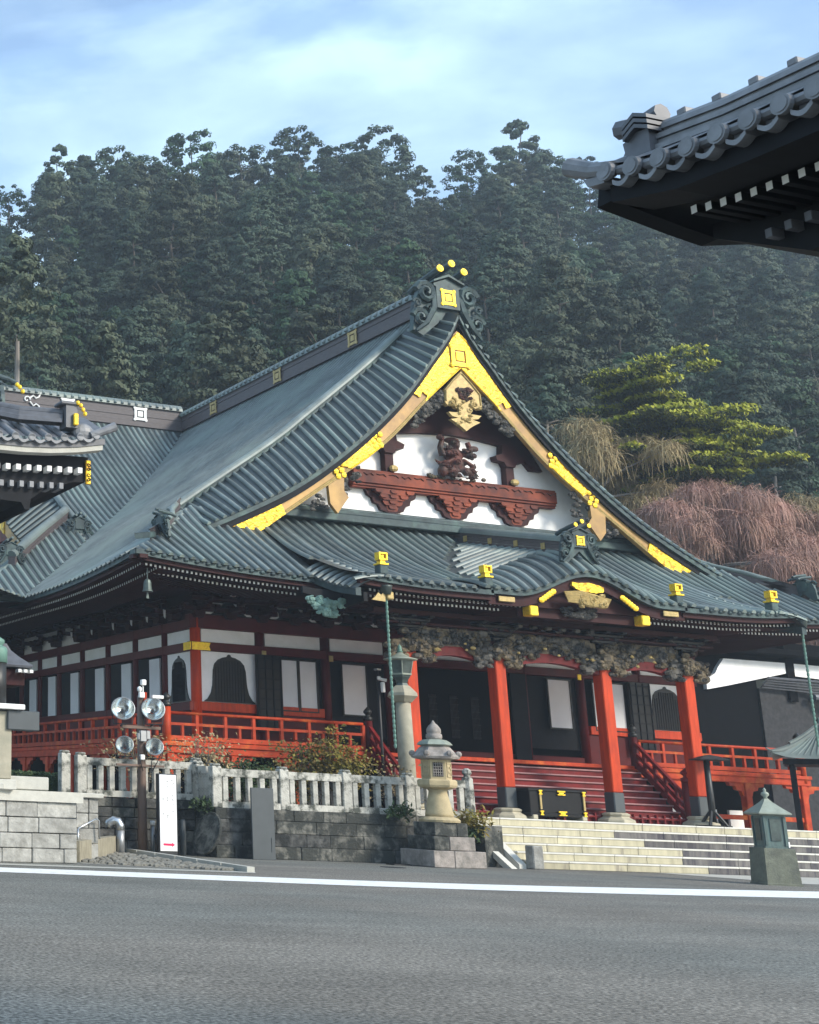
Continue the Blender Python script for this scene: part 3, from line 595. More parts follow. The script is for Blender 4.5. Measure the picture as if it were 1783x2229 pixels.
# ---- front gable: bargeboards, gilt plates, pendant, plaster wall, carved figure
b_in = interp([0, 1.64, 3.2, 4.43, 5.44, 8.04, 9.1, 10.7], [18.45, 16.96, 15.4, 14.37, 13.68, 11.9, 11.16, 10.1])
b_out = lambda u: vedge(u) - .30 if u > .4 else 20.05 - (20.05 - (vedge(.4) - .30)) * u / .4
BOT = 11.14
def board_poly(sgn, u0, u1, i0, i1, mo=0.0, mi=0.0, n=10):
    top = [(X0 + sgn * u, b_out(u) - mo) for u in np.linspace(u0, u1, n)]; bot = [(X0 + sgn * u, max(BOT, b_in(u) + mi)) for u in np.linspace(i1, i0, n)]
    return top + bot
for sgn in (-1, 1):
    mb = MB(); mb.plate(board_poly(sgn, 0.0, 10.62, 0.0, 9.12, n=24), 42.46, 42.62); BB = mb.build('bargeboard', 'barge_wood', HALL)
    mb = MB(); mb.tube([(X0 + sgn * u, 42.45, b_in(u) + .13) for u in np.linspace(0.05, 9.0, 24)], .035, 5); mb.tube([(X0 + sgn * u, 42.45, b_in(u) + .05) for u in np.linspace(0.05, 9.0, 24)], .04, 5); mb.build('moulding', 'gold_pale', BB)
    mb = MB(); mb.plate([(X0, 19.98)] + board_poly(sgn, .12, 2.0, .1, 1.35, .06, .05)[:10] + [(X0 + sgn * 2.3, 17.2), (X0 + sgn * 1.98, 17.05), (X0 + sgn * 1.86, 17.3), (X0 + sgn * 1.62, 17.15), (X0 + sgn * 1.75, 16.92)] + board_poly(sgn, .12, 2.0, 0.0, 1.6, .06, .02)[10:], 42.40, 42.455); mb.build('gilt_plate', 'gold_pattern', BB)
    mb = MB(); mb.plate(board_poly(sgn, 4.25, 5.7, 3.85, 5.25, .07, .04), 42.40, 42.455); mb.build('gilt_plate', 'gold_pattern', BB)
    mb = MB(); mb.plate(board_poly(sgn, 8.3, 10.45, 8.12, 9.16, .07, .02), 42.40, 42.455); mb.build('gilt_plate', 'gold_pattern', BB)
    mb = MB(); mb.tube([(X0 + sgn * u, 42.395, b_in(u) + .06) for u in np.linspace(.02, 1.6, 8)], .03, 5); mb.tube([(X0 + sgn * u, 42.395, b_out(u) - .09) for u in np.linspace(.1, 2.0, 8)], .03, 5); mb.tube([(X0 + sgn * u, 42.395, b_out(u) - .11) for u in np.linspace(4.25, 5.7, 6)], .03, 5); mb.tube([(X0 + sgn * u, 42.395, max(BOT, b_in(u)) + .07) for u in np.linspace(3.9, 5.25, 6)], .03, 5); stuff(mb.build('gilt_rim', 'gold', BB))
    for (uc, dz) in ((4.02, .52), (5.72, .42)):      # cusped clover ends of the middle plate
        mb = MB(); zc = (b_out(uc) + b_in(uc - .2)) / 2
        for (a, c) in ((-.06, .34), (.02, .12), (-.05, -.12), (.04, -.30)):
            for e in (-.12, .12): mb.ball((X0 + sgn * (uc - a + e), 42.41, zc + c - (b_out(uc - .2) - b_out(uc + .2)) * e), .12, .05, .12, 7, 4)
        stuff(mb.build('gilt_ornament', 'gold', BB))
    mb = MB()
    for k in range(4): mb.ball((X0 + sgn * (8.45 + .12 * (k % 2)), 42.41, 11.98 + .1 * k), .1, .04, .07, 6, 4)
    stuff(mb.build('gilt_ornament', 'gold', BB))
mb = MB(); mb.bbox(X0 - .47, X0 + .43, 42.385, 42.398, 18.5, 19.4, .004); mb.build('crest_ground', 'barge_wood', HALL)
mb = MB(); crest(mb, (X0 - .02, 42.384, 18.95), .84, 'y', .05); mb.build('crest', 'gold', HALL)
mb = MB()   # central pendant
mb.plate([(X0, 18.35), (X0 - .42, 17.95), (X0 - .82, 17.5), (X0 - .85, 17.0), (X0 - .72, 16.85), (X0 - .5, 16.95), (X0 - .35, 16.8), (X0 + .35, 16.8), (X0 + .5, 16.95), (X0 + .72, 16.85), (X0 + .85, 17.0), (X0 + .82, 17.5), (X0 + .42, 17.95)], 42.40, 42.58)
mb.plate([(X0 - .2, 16.9), (X0 - .28, 16.62), (X0 - .75, 16.6), (X0 - .6, 16.45), (X0 - .3, 16.4), (X0 - .68, 16.32), (X0 - .45, 16.2), (X0 - .2, 16.05), (X0, 15.9), (X0 + .2, 16.05), (X0 + .45, 16.2), (X0 + .68, 16.32), (X0 + .3, 16.4), (X0 + .6, 16.45), (X0 + .75, 16.6), (X0 + .28, 16.62), (X0 + .2, 16.9)], 42.36, 42.52)
for a in (-1, 1): spiral(mb, (X0 + a * .5, 42.38, 17.02), .2, 1.4, .05, a, 0, 12, 0, 1.57); spiral(mb, (X0 + a * .2, 42.36, 16.78), .12, 1.2, .04, -a, 0, 10, 0, 0)
carving(mb, X0 - .72, X0 + .72, 42.33, 42.42, 16.9, 17.15, 9, 7, (.08, .13)); carving(mb, X0 - .5, X0 + .5, 42.30, 42.38, 16.15, 16.6, 8, 8, (.07, .11)); mb.tube([(X0, 42.38, 18.28), (X0 - .4, 42.38, 17.9), (X0 - .78, 42.38, 17.48), (X0 - .8, 42.38, 17.05)], .03, 5); mb.tube([(X0, 42.38, 18.28), (X0 + .4, 42.38, 17.9), (X0 + .78, 42.38, 17.48), (X0 + .8, 42.38, 17.05)], .03, 5); PEN = mb.build('gable_pendant', 'gold_pale', HALL)
mb = MB(); carving(mb, X0 - .3, X0 + .35, 42.3, 42.45, 17.15, 17.65, 26, 3, (.06, .13)); stuff(mb.build('flower_carving', 'carving_red', PEN))
for sgn in (-1, 1):
    mb = MB(); carving(mb, X0 - 2.3, X0 + 2.3, 42.42, 42.6, 15.9, 17.4, 70, 5 + sgn, (.07, .15), lambda x, z: .75 < (x - X0) * sgn < 2.25 and b_in(abs(x - X0)) - .85 + .25 * abs(x - X0) * .6 < z < b_in(abs(x - X0)) - .08); stuff(mb.build('scroll_carving', 'carving_grey', PEN))
    mb = MB(); c = 5.9
    mb.plate([(X0 + sgn * (c - .35), b_in(c - .35)), (X0 + sgn * (c - .32), 13.0), (X0 + sgn * (c - .5), 12.75), (X0 + sgn * (c - .3), 12.5), (X0 + sgn * c, 12.1), (X0 + sgn * (c + .3), 12.45), (X0 + sgn * (c + .35), b_in(c + .35))], 42.42, 42.58); sp = mb.build('side_pendant', 'barge_wood', HALL)
    mb = MB(); carving(mb, X0 - 7.2, X0 + 7.2, 42.42, 42.6, 12.0, 14.2, 60, 15 + sgn, (.07, .16), lambda x, z: 4.8 < (x - X0) * sgn < 7.0 and max(12.15, b_in(abs(x - X0)) - .95) < z < b_in(abs(x - X0)) - .05 and abs((x - X0) * sgn - c) > .3); stuff(mb.build('scroll_carving', 'carving_grey', sp))
mb = MB(); mb.plate([(X0 - 8.6, 12.0), (X0 + 8.6, 12.0), (X0 + 8.6, 12.35), (X0 + 4.9, 15.0), (X0, 18.9), (X0 - 4.9, 15.0), (X0 - 8.6, 12.35)], 43.5, 43.75); mb.build('gable_wall', 'plaster', HALL)
mb = MB(); mb.plate([(X0 - 2.6, 15.75), (X0 - 1.4, 15.9), (X0, 15.98), (X0 + 1.4, 15.9), (X0 + 2.6, 15.75), (X0 + 3.3, 15.35), (X0 + 3.7, 14.9), (X0 + 4.25, 14.9), (X0 + 3.4, 16.1), (X0, 18.9), (X0 - 3.4, 16.1), (X0 - 4.25, 14.9), (X0 - 3.7, 14.9), (X0 - 3.3, 15.35)], 43.28, 43.49); mb.build('gable_beam', 'red_deep', HALL)
mb = MB()
for k, (z0, z1, y0) in enumerate(((13.50, 13.60, 43.16), (13.60, 14.06, 43.10), (14.06, 14.14, 43.15), (13.42, 13.50, 43.22))): mb.bbox(X0 - 4.65, X0 + 4.65, y0, 43.48, z0, z1, .015)
GB = mb.build('gable_beam', 'beam_red', HALL)
mb = MB()
for k in range(16):
    x = X0 - 4.2 + k * .56; mb.tube([(x, 43.09, 13.98), (x + .14, 43.08, 13.9 + .05 * (k % 3)), (x + .3, 43.08, 13.99), (x + .42, 43.09, 13.9)], .022, 4)
stuff(mb.build('scroll_line', 'carving_red', GB))
for c in (-2.85, 0.0, 2.85):
    mb = MB()
    for k, (w, z0, z1) in enumerate(((.86, 13.24, 13.42), (.62, 13.04, 13.24), (.44, 12.84, 13.04), (.26, 12.62, 12.84))):
        y0 = 43.10 + .06 * k; x = X0 + c
        mb.plate([(x - w, z1), (x - w, z1 - .07), (x - w * .86, z0 + .04), (x - w * .66, z0), (x + w * .66, z0), (x + w * .86, z0 + .04), (x + w, z1 - .07), (x + w, z1)], y0 + .05, 43.46)
        for j in range(3 if k < 2 else 1):
            xb = x + (w - .17) * (j - 1 if k < 2 else 0); mb.plate([(xb - .17, z1 - .002), (xb - .17, z1 - .08), (xb - .11, z1 - .13), (xb + .11, z1 - .13), (xb + .17, z1 - .08), (xb + .17, z1 - .002)], y0, 43.45)
    mb.build('bracket_set', 'beam_red', HALL)
    mb = MB(); mb.plate([(X0 + c - 1.15, 13.42), (X0 + c - 1.05, 13.2), (X0 + c - .85, 13.1), (X0 + c - .8, 12.92), (X0 + c - .6, 12.86), (X0 + c - .5, 12.66), (X0 + c, 12.5), (X0 + c + .5, 12.66), (X0 + c + .6, 12.86), (X0 + c + .8, 12.92), (X0 + c + .85, 13.1), (X0 + c + 1.05, 13.2), (X0 + c + 1.15, 13.42)], 43.34, 43.49); mb.build('bracket_back', 'red_deep', HALL)
for c in (-2.95, 2.6):
    mb = MB(); mb.bbox(X0 + c - .2, X0 + c + .2, 43.2, 43.49, 14.14, 15.25, .02); mb.plate([(X0 + c - .68, 15.3), (X0 + c - .62, 15.12), (X0 + c - .3, 15.08), (X0 + c - .2, 14.9), (X0 + c + .2, 14.9), (X0 + c + .3, 15.08), (X0 + c + .62, 15.12), (X0 + c + .68, 15.3), (X0 + c + .35, 15.42), (X0 + c + .3, 15.8), (X0 + c - .3, 15.8), (X0 + c - .35, 15.42)], 43.12, 43.47); st = mb.build('gable_strut', 'red_deep', HALL)
    mb = MB(); mb.ball((X0 + c + .12, 43.12, 14.28), .2, .12, .14, 8, 5); mb.build('gilt_foot', 'gold_pale', st)
mb = MB()   # carved squatting figure that bears the roof beam
for (x, y, z, rx, ry, rz) in ((0, 43.12, 14.72, .40, .30, .36), (0, 43.16, 15.12, .44, .26, .30), (0, 43.05, 15.52, .23, .22, .25), (0, 42.9, 15.46, .10, .10, .10), (-.34, 43.02, 14.42, .34, .26, .20), (.34, 43.02, 14.42, .34, .26, .20), (-.66, 43.0, 14.38, .2, .2, .24), (.66, 43.0, 14.38, .2, .2, .24), (0, 43.2, 15.72, .34, .2, .12)): mb.ball((X0 + x - .05, y, z), rx, ry, rz, 12, 8)
for a in (-1, 1):
    mb.tube([(X0 - .05 + a * .36, 43.12, 15.26), (X0 - .05 + a * .64, 43.02, 15.08), (X0 - .05 + a * .70, 43.0, 15.32), (X0 - .05 + a * .58, 43.02, 15.66)], [.15, .14, .12, .10], 8); mb.tube([(X0 - .05 + a * .2, 42.84, 14.9), (X0 - .05 + a * .5, 42.86, 14.72), (X0 - .05 + a * .82, 42.98, 14.66), (X0 - .05 + a * .92, 43.1, 14.86)], [.05, .09, .08, .03], 6)
FG = mb.build('carved_figure', 'carving_red', HALL, True); rm_ = FG.modifiers.new('blend', 'REMESH'); rm_.mode = 'VOXEL'; rm_.voxel_size = .045; rm_.use_smooth_shade = True
mb = MB(); carving(mb, X0 - .85, X0 + .75, 42.78, 42.9, 14.2, 15.7, 34, 9, (.07, .17)); stuff(mb.build('drapery_carving', 'carving_red', FG))
mb = MB(); carving(mb, X0 - .25, X0 + .45, 42.86, 42.98, 14.22, 14.45, 14, 10, (.05, .1)); stuff(mb.build('white_scarf_carving', 'plaster', HALL))
mb = MB(); carving(mb, X0 - 1.4, X0 + 1.3, 43.0, 43.2, 14.12, 14.3, 16, 11, (.06, .11)); stuff(mb.build('cloud_carving', 'carving_tan', HALL))
mb = MB(); mb.bbox(X0 - 9.1, X0 + 9.1, 42.95, 43.49, 11.95, 12.24, .03); mb.bbox(X0 - 8.7, X0 + 8.7, 43.05, 43.49, 12.243, 12.42, .03); mb.roll([(X0 - 8.7, 43.2, 12.42), (X0 + 8.7, 43.2, 12.42)], .1, (0, 1, 0)); mb.build('gable_base', 'copper_dark', HALL)

# ---- body of the hall
HW, FY, BY = 11.04, 44.0, 62.0; FL = 3.5
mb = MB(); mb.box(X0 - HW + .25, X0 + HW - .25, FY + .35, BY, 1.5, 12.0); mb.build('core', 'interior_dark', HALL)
def pillar(x, y, z0, z1, r=.17, m='red_dark', name='pillar'):
    mb = MB(); mb.lathe([(r, z0), (r, z1)], (x, y, 0), 12); return mb.build(name, m, HALL, True)
PU = [-11.04, -8.43, -5.7, -3.0, 3.0, 5.7, 8.43, 11.04]
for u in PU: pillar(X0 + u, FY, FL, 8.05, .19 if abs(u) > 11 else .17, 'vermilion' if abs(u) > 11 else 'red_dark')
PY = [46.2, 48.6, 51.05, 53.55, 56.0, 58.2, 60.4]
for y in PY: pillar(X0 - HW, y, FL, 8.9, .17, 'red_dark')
def panel(x0, x1, z0, z1, y=FY - .02, m='plaster', name='plaster_panel', th=.06):
    mb = MB(); mb.box(x0, x1, y, y + th, z0, z1); return mb.build(name, m, HALL)
def framed(x0, x1, z0, z1, y=FY - .12):
    o = panel(x0, x1, z0, z1, y, 'paper_panel', 'sliding_panel', .05); mb = MB()
    for (a, b, c, d) in ((x0 - .05, x0, z0 - .05, z1 + .05), (x1, x1 + .05, z0 - .05, z1 + .05), (x0, x1, z0 - .05, z0), (x0, x1, z1, z1 + .05)): mb.box(a, b, y - .035, y + .05, c, d)
    mb.build('frame', 'black_lacquer', o)
def lpanel(y0, y1, z0, z1, m='plaster', name='plaster_panel', x=X0 - HW):
    mb = MB(); mb.box(x - .04, x + .02, y0, y1, z0, z1); return mb.build(name, m, HALL)
def hbeam(x0, x1, z0, z1, y0, y1, m='red_dark', name='tie_beam'):
    mb = MB(); mb.bbox(x0, x1, y0, y1, z0, z1, .015); return mb.build(name, m, HALL)
hbeam(X0 - HW - .25, X0 + HW + .25, 6.86, 7.17, FY - .16, FY + .16); hbeam(X0 - HW - .3, X0 + HW + .3, 7.66, 8.15, FY - .18, FY + .18); hbeam(X0 - HW - .2, X0 - 5.9, 4.72, 5.04, FY - .15, FY + .15, 'vermilion'); hbeam(X0 + 5.9, X0 + HW + .2, 4.72, 5.04, FY - .15, FY + .15, 'vermilion')
hbeam(X0 - HW - .1, X0 - 5.75, FL, 4.72, FY - .06, FY + .1, 'red_dark', 'sill_board'); hbeam(X0 + 5.75, X0 + HW + .1, FL, 4.72, FY - .06, FY + .1, 'red_dark', 'sill_board'); hbeam(X0 - 5.7, X0 + 5.7, FL, 3.82, FY - .06, FY + .1, 'red_dark', 'threshold')
for (z0, z1) in ((6.86, 7.17), (7.66, 8.0), (4.72, 5.04)):
    mb = MB(); mb.bbox(X0 - HW - .16, X0 - HW + .16, FY + .2, BY, z0, z1, .015); mb.build('tie_beam', 'red_dark', HALL)
mb = MB(); mb.box(X0 - HW - .06, X0 - HW + .1, FY + .2, BY, FL, 4.72); mb.build('sill_board', 'red_dark', HALL)
for a, b in zip(PU[:-1], PU[1:]):
    if b <= -5.7 or a >= 5.7 or True: panel(X0 + a + .22, X0 + b - .22, 7.18, 7.65, FY - .05)
def bell(cx, half, z0, z1, plane, ax):
    """bell-shaped window: black frame proud of the plaster, recessed lattice"""
    sh = [(0.0, 1.0), (.05, .985), (.07, .955), (.10, .945), (.22, .93), (.40, .88), (.53, .79), (.585, .66), (.60, .50), (.62, .34), (.68, .18), (.80, .06), (.93, 0.0)]
    H = z1 - z0; out = [(cx + s * half, z0 + h * H) for s, h in sh] + [(cx - s * half, z0 + h * H) for s, h in reversed(sh)][:-1 or None]
    out = [(cx + s * half, z0 + h * H) for s, h in sh[::-1]] + [(cx - s * half, z0 + h * H) for s, h in sh[1:]]
    mb = MB(); mb.plate(out, plane - .035, plane, 0, ax); o = mb.build('bell_window', 'black_lacquer', HALL)
    mb = MB()
    for k in range(-5, 6):
        x = cx + k * half * .1; zt = z0 + H * (.86 if abs(k) < 4 else .72)
        if ax == 'y': mb.box(x - .012, x + .012, plane - .055, plane - .036, z0 + .03, zt)
        else: mb.box(plane - .055, plane - .036, x - .012, x + .012, z0 + .03, zt)
    for k in range(1, 6):
        zz = z0 + H * k / 6.5
        if ax == 'y': mb.box(cx - half * .52, cx + half * .52, plane - .05, plane - .037, zz - .01, zz + .01)
        else: mb.box(plane - .05, plane - .037, cx - half * .52, cx + half * .52, zz - .01, zz + .01)
    stuff(mb.build('lattice', 'wood_black', o))
for sgn in (-1, 1):
    a, b = sorted((X0 + sgn * 10.84, X0 + sgn * 8.62)); panel(a, b, 5.05, 6.85, FY - .05); bell((a + b) / 2, (b - a) / 2 * 1.02, 5.06, 6.78, FY - .052, 'y')
    a, b = sorted((X0 + sgn * 8.78, X0 + sgn * 7.72)); mb = MB(); mb.bbox(a, b, FY - .32, FY - .24, 4.1, 6.84, .01); fd = mb.build('folding_door', 'black_lacquer', HALL)
    mb = MB()
    for k in range(8): z = 4.15 + k * .36; mb.box(a + .03, b - .03, FY - .345, FY - .321, z, z + .05)
    for k in range(4): x = a + .05 + k * (b - a - .14) / 3; mb.box(x, x + .04, FY - .35, FY - .322, 4.15, 6.8)
    stuff(mb.build('lattice', 'wood_black', fd))
    for (p, q) in ((7.68, 6.95), (6.9, 6.15)): a, b = sorted((X0 + sgn * p, X0 + sgn * q)); framed(a + .03, b - .03, 4.92, 6.72)
    a, b = sorted((X0 + sgn * 5.1, X0 + sgn * 4.04)); framed(a + .03, b - .03, 4.9, 6.72)
    panel(*sorted((X0 + sgn * 8.4, X0 + sgn * 3.1)), 4.1, 6.85, FY + .08, 'wood_black', 'door_leaf', .08)
    panel(*sorted((X0 + sgn * 3.0, X0 + sgn * 2.3)), 3.6, 6.85, FY - .2, 'wood_black', 'door_leaf', .08)
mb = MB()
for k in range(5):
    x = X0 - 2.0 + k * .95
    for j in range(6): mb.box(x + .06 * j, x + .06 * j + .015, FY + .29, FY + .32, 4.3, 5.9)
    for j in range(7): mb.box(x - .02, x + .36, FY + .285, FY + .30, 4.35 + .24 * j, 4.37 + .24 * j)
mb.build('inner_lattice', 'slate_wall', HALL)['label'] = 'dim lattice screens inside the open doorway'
# left side wall: bell window bay, narrow white panels, white strips above
lpanel(44.3, 46.02, 5.06, 6.85); bell(45.14, .88, 5.07, 6.75, X0 - HW - .042, 'x')
ys = [44.0] + PY
for i in range(len(ys) - 1):
    lpanel(ys[i] + .2, ys[i + 1] - .2, 7.19, 7.64)
    if i >= 4: lpanel(ys[i] + .2, ys[i + 1] - .2, 8.02, 8.8)
    if i >= 1: lpanel(ys[i] + .42, ys[i] + 1.25, 4.95, 6.78, 'paper_panel', 'sliding_panel', X0 - HW - .03); lpanel(ys[i] + 1.3, ys[i + 1] - .2, 4.8, 6.84, 'wood_black', 'door_leaf')
# frog-leg struts: white field with a dark spread-legged strut
def frogleg(c, y):
    mb = MB(); mb.plate([(c - .98, 8.20), (c - .85, 8.33), (c - .72, 8.34), (c - .68, 8.62), (c + .68, 8.62), (c + .72, 8.34), (c + .85, 8.33), (c + .98, 8.20)], y, y + .05); o = mb.build('plaster_panel', 'plaster', HALL)
    mb = MB(); mb.plate([(c - .72, 8.19), (c - .5, 8.33), (c - .36, 8.28), (c - .3, 8.5), (c - .15, 8.66), (c + .15, 8.66), (c + .3, 8.5), (c + .36, 8.28), (c + .5, 8.33), (c + .72, 8.19)], y - .06, y - .004); mb.build('frog_leg_strut', 'black_lacquer', HALL)
for u in (-9.75, -7.05, -4.4, 4.4, 7.05, 9.75): frogleg(X0 + u, FY - .14)
mb = MB(); mb.box(X0 - HW, X0 + HW, FY - .08, FY + .1, 8.15, 9.0); mb.box(X0 - HW - .02, X0 - HW + .1, FY + .12, BY, 8.0, 9.1); mb.build('upper_wall', 'red_deep', HALL)
# bracket clusters under the eaves
mb = MB()
mb.plate([(-.14, 0), (.14, 0), (.22, .14), (.22, .24), (-.22, .24), (-.22, .14)], -.36, .02); mb.bbox(-.62, .62, -.30, -.12, .24, .40, .02); mb.bbox(-.09, .09, -1.0, 0, .24, .40, .02)
for x in (-.52, 0, .52): mb.bbox(x - .11, x + .11, -.33, -.09, .40, .52, .02)
mb.bbox(-.10, .10, -1.1, -.85, .40, .52, .02); mb.bbox(-.7, .7, -1.05, -.9, .52, .66, .02)
for x in (-.58, 0, .58): mb.bbox(x - .1, x + .1, -1.09, -.86, .66, .76, .02)
mb.plate([(-.95, .40), (-1.35, .46), (-1.42, .60), (-1.2, .56), (-.95, .56)], -.06, .06, 0, 'x')
BR = mb.mesh('bracket_cluster', 'red_deep')
for u in PU + [-9.75, -7.05, -4.4, 4.4, 7.05, 9.75]: inst('bracket_cluster', BR, HALL, (X0 + u, FY - .05, 8.02))
for y in ys[1:] + [45.1, 47.4, 49.8, 52.3]: inst('bracket_cluster', BR, HALL, (X0 - HW - .05, y, 8.02), -math.pi / 2)
mb = MB(); w_ = [(-9.75, 8.86), (-9.45, 8.84), (-9.9, 8.72), (-9.4, 8.7), (-7.05, 8.86), (-6.75, 8.84), (-7.15, 8.72), (-6.7, 8.7)]
for (u, z) in w_: mb.ball((X0 + u, FY - .52, z), .13, .05, .045, 8, 4)
mb.build('painted_bracket_tips', 'plaster', HALL)['kind'] = 'stuff'
mb = MB()
for y in (44.9, 46.3, 47.6, 49.2, 51.2, 53.2): mb.plate([(y - .07, 8.35), (y + .09, 8.4), (y + .03, 8.12), (y - .05, 8.05)], X0 - HW - .75, X0 - HW - .72, 0, 'x')
mb.build('painted_bracket_tips', 'paper_panel', HALL)['kind'] = 'stuff'
for (u, w) in ((-10.95, .30),):
    mb = MB(); mb.plate([(X0 + u - .32, 6.86), (X0 + u + .42, 6.86), (X0 + u + .36, 7.0), (X0 + u + .42, 7.14), (X0 + u - .32, 7.14)], FY - .2, FY - .162); mb.plate([(FY - .16, 6.86), (FY + .35, 6.86), (FY + .35, 7.14), (FY - .16, 7.14)], X0 - HW - .29, X0 - HW - .26, 0, 'x'); mb.build('gilt_corner_fitting', 'gold', HALL)
for u in (-8.35, 5.55, -5.55): mb = MB(); mb.bbox(X0 + u - .09, X0 + u + .09, FY - .2, FY - .162, 6.78, 7.0, .01); mb.build('gilt_fitting', 'gold_pale' if u < 0 else 'gold', HALL)

# ---- veranda, railings, stair
VY, VU = 41.6, 13.55
mb = MB(); mb.bbox(X0 - VU, X0 + VU, VY, FY, FL - .14, FL, .02); mb.bbox(X0 - VU, X0 - HW, FY + .003, 58, FL - .14, FL, .02); mb.build('veranda_floor', 'vermilion_weathered', HALL)
for sgn in (-1, 1):
    a, b = sorted((X0 + sgn * 5.75, X0 + sgn * (VU + .2))); mb = MB(); mb.bbox(a, b, VY - .06, VY + .14, FL - .40, FL - .143, .02); mb.bbox(a, b, VY - .12, VY - .062, FL - .16, FL - .03, .01); mb.build('veranda_beam', 'vermilion_weathered', HALL)
mb = MB(); mb.bbox(X0 - VU - .06, X0 - VU + .14, VY + .15, 58, FL - .40, FL - .143, .02); mb.build('veranda_beam', 'vermilion_weathered', HALL)
def vpost(x, y, face):
    mb = MB(); mb.bbox(x - .14, x + .14, y - .14, y + .14, 1.45, FL - .40, .02); o = mb.build('veranda_post', 'vermilion_weathered', HALL)
    mb = MB(); pl = [(-.85, 3.1), (-.8, 2.98), (-.55, 2.96), (-.5, 2.84), (-.28, 2.8), (-.22, 2.62), (.22, 2.62), (.28, 2.8), (.5, 2.84), (.55, 2.96), (.8, 2.98), (.85, 3.1)]
    if face == 'y': mb.plate([(x + p[0], p[1]) for p in pl], y - .07, y + .07)
    else: mb.plate([(y + p[0], p[1]) for p in pl], x - .07, x + .07, 0, 'x')
    mb.build('corbel', 'vermilion_weathered', o)
for u in (-13.4, -11.0, -8.6, 7.9, 10.7, 13.4): vpost(X0 + u, VY + .1, 'y')
for y in (44.4, 46.8, 49.2, 51.6, 54.0, 56.4): vpost(X0 - VU + .1, y, 'x')
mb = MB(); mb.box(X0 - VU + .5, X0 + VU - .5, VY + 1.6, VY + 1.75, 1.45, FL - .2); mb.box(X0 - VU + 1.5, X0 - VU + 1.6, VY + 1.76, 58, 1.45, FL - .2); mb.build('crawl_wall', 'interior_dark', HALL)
for (a, b) in ((6.0, 7.6), (8.3, 10.4), (11.0, 13.1)): panel(X0 + a, X0 + b, 1.46, 2.1, VY + 1.2, 'plaster', 'plinth_panel', .1)
mb = MB(); mb.bbox(X0 + 5.8, X0 + 13.3, VY + .02, VY + .16, 1.75, 1.92, .01); mb.build('veranda_beam', 'vermilion_weathered', HALL)
def railing(p0, p1, n_post, ends=True):
    p0, p1 = Vector(p0), Vector(p1); d = (p1 - p0); Ln = d.length; t = d.normalized()
    o = MB().tube([p0 + Vector((0, 0, .92)), p1 + Vector((0, 0, .92))], .055, 8).build('veranda_railing', 'vermilion_weathered', HALL, True)
    def rail(z, h, w):
        c = (p0 + p1) / 2 + Vector((0, 0, z)); s = Vector((-t.y, t.x, 0)); return MB().obox(c, d / 2, s * w, Vector((0, 0, h))).build('rail', 'vermilion_weathered', o)
    rail(.56, .045, .05); rail(.10, .075, .07)
    post = MB().bbox(-.06, .06, -.06, .06, 0, .88, .01).mesh('railing_post', 'vermilion_weathered'); sh = MB().bbox(-.05, .05, -.05, .05, .17, .52, .01).mesh('baluster', 'vermilion_weathered')
    for k in range(n_post + 1):
        inst('railing_post', post, o, p0 + d * (k / n_post))
        if k < n_post: inst('baluster', sh, o, p0 + d * ((k + .5) / n_post))
    return o
def newel(x, y, z0, z1, s=.13, m='vermilion_weathered', cap='bronze_dark'):
    mb = MB(); mb.lathe([(s, z0), (s, z1)], (x, y, 0), 10); o = mb.build('newel_post', m, HALL, True)
    mb = MB(); mb.lathe([(s * 1.1, z1), (s * 1.1, z1 + .12), (s * .6, z1 + .15), (s * .55, z1 + .2), (s * 1.0, z1 + .27), (s * 1.02, z1 + .33), (s * .6, z1 + .40), (.01, z1 + .48)], (x, y, 0), 10); mb.build('finial', cap, o, True)
railing((X0 - VU + .1, VY + .06, FL), (X0 - 5.9, VY + .06, FL), 7); railing((X0 + 5.9, VY + .06, FL), (X0 + VU - .1, VY + .06, FL), 7); railing((X0 - VU + .06, VY + .2, FL), (X0 - VU + .06, 57.6, FL), 14)
newel(X0 - VU + .06, VY + .06, FL - .3, 4.62, .15); newel(X0 + VU - .06, VY + .06, FL - .3, 4.62, .15)
STAIR = thing('stair', '', ''); [STAIR.__delitem__(k) for k in ('label', 'category')]; STAIR.parent = HALL
SW = 5.55; NS = 8
M['tread_worn_sheen'] = mat('tread_worn_sheen', (0.30, 0.15, 0.15), .5, 0, .25, 3)  # worn red lightened: light reflected off the treads is painted in
for k in range(NS):
    z1 = 1.455 + (FL - 1.455) * (k + 1) / (NS + 1); y0 = 39.55 + (VY - 39.55) * k / NS
    mb = MB(); mb.bbox(X0 - SW, X0 + SW, y0 - .03, y0 + .42, z1 - .055, z1, .012, 1); mb.box(X0 - SW + .02, X0 + SW - .02, y0 + .03, y0 + .40, z1 - .25, z1 - .058, 0); mb.build('stair_step', ['stair_red', 'tread_worn_sheen'], STAIR)
mb = MB()
for k in range(34):
    x = X0 - SW + .3 + k * .325; mb.box(x - .03, x + .03, 39.45, 39.55, 1.46, 1.76)
mb.box(X0 - SW, X0 + SW, 39.46, 39.54, 1.60, 1.66); mb.build('stair_grille', 'stair_red', STAIR)
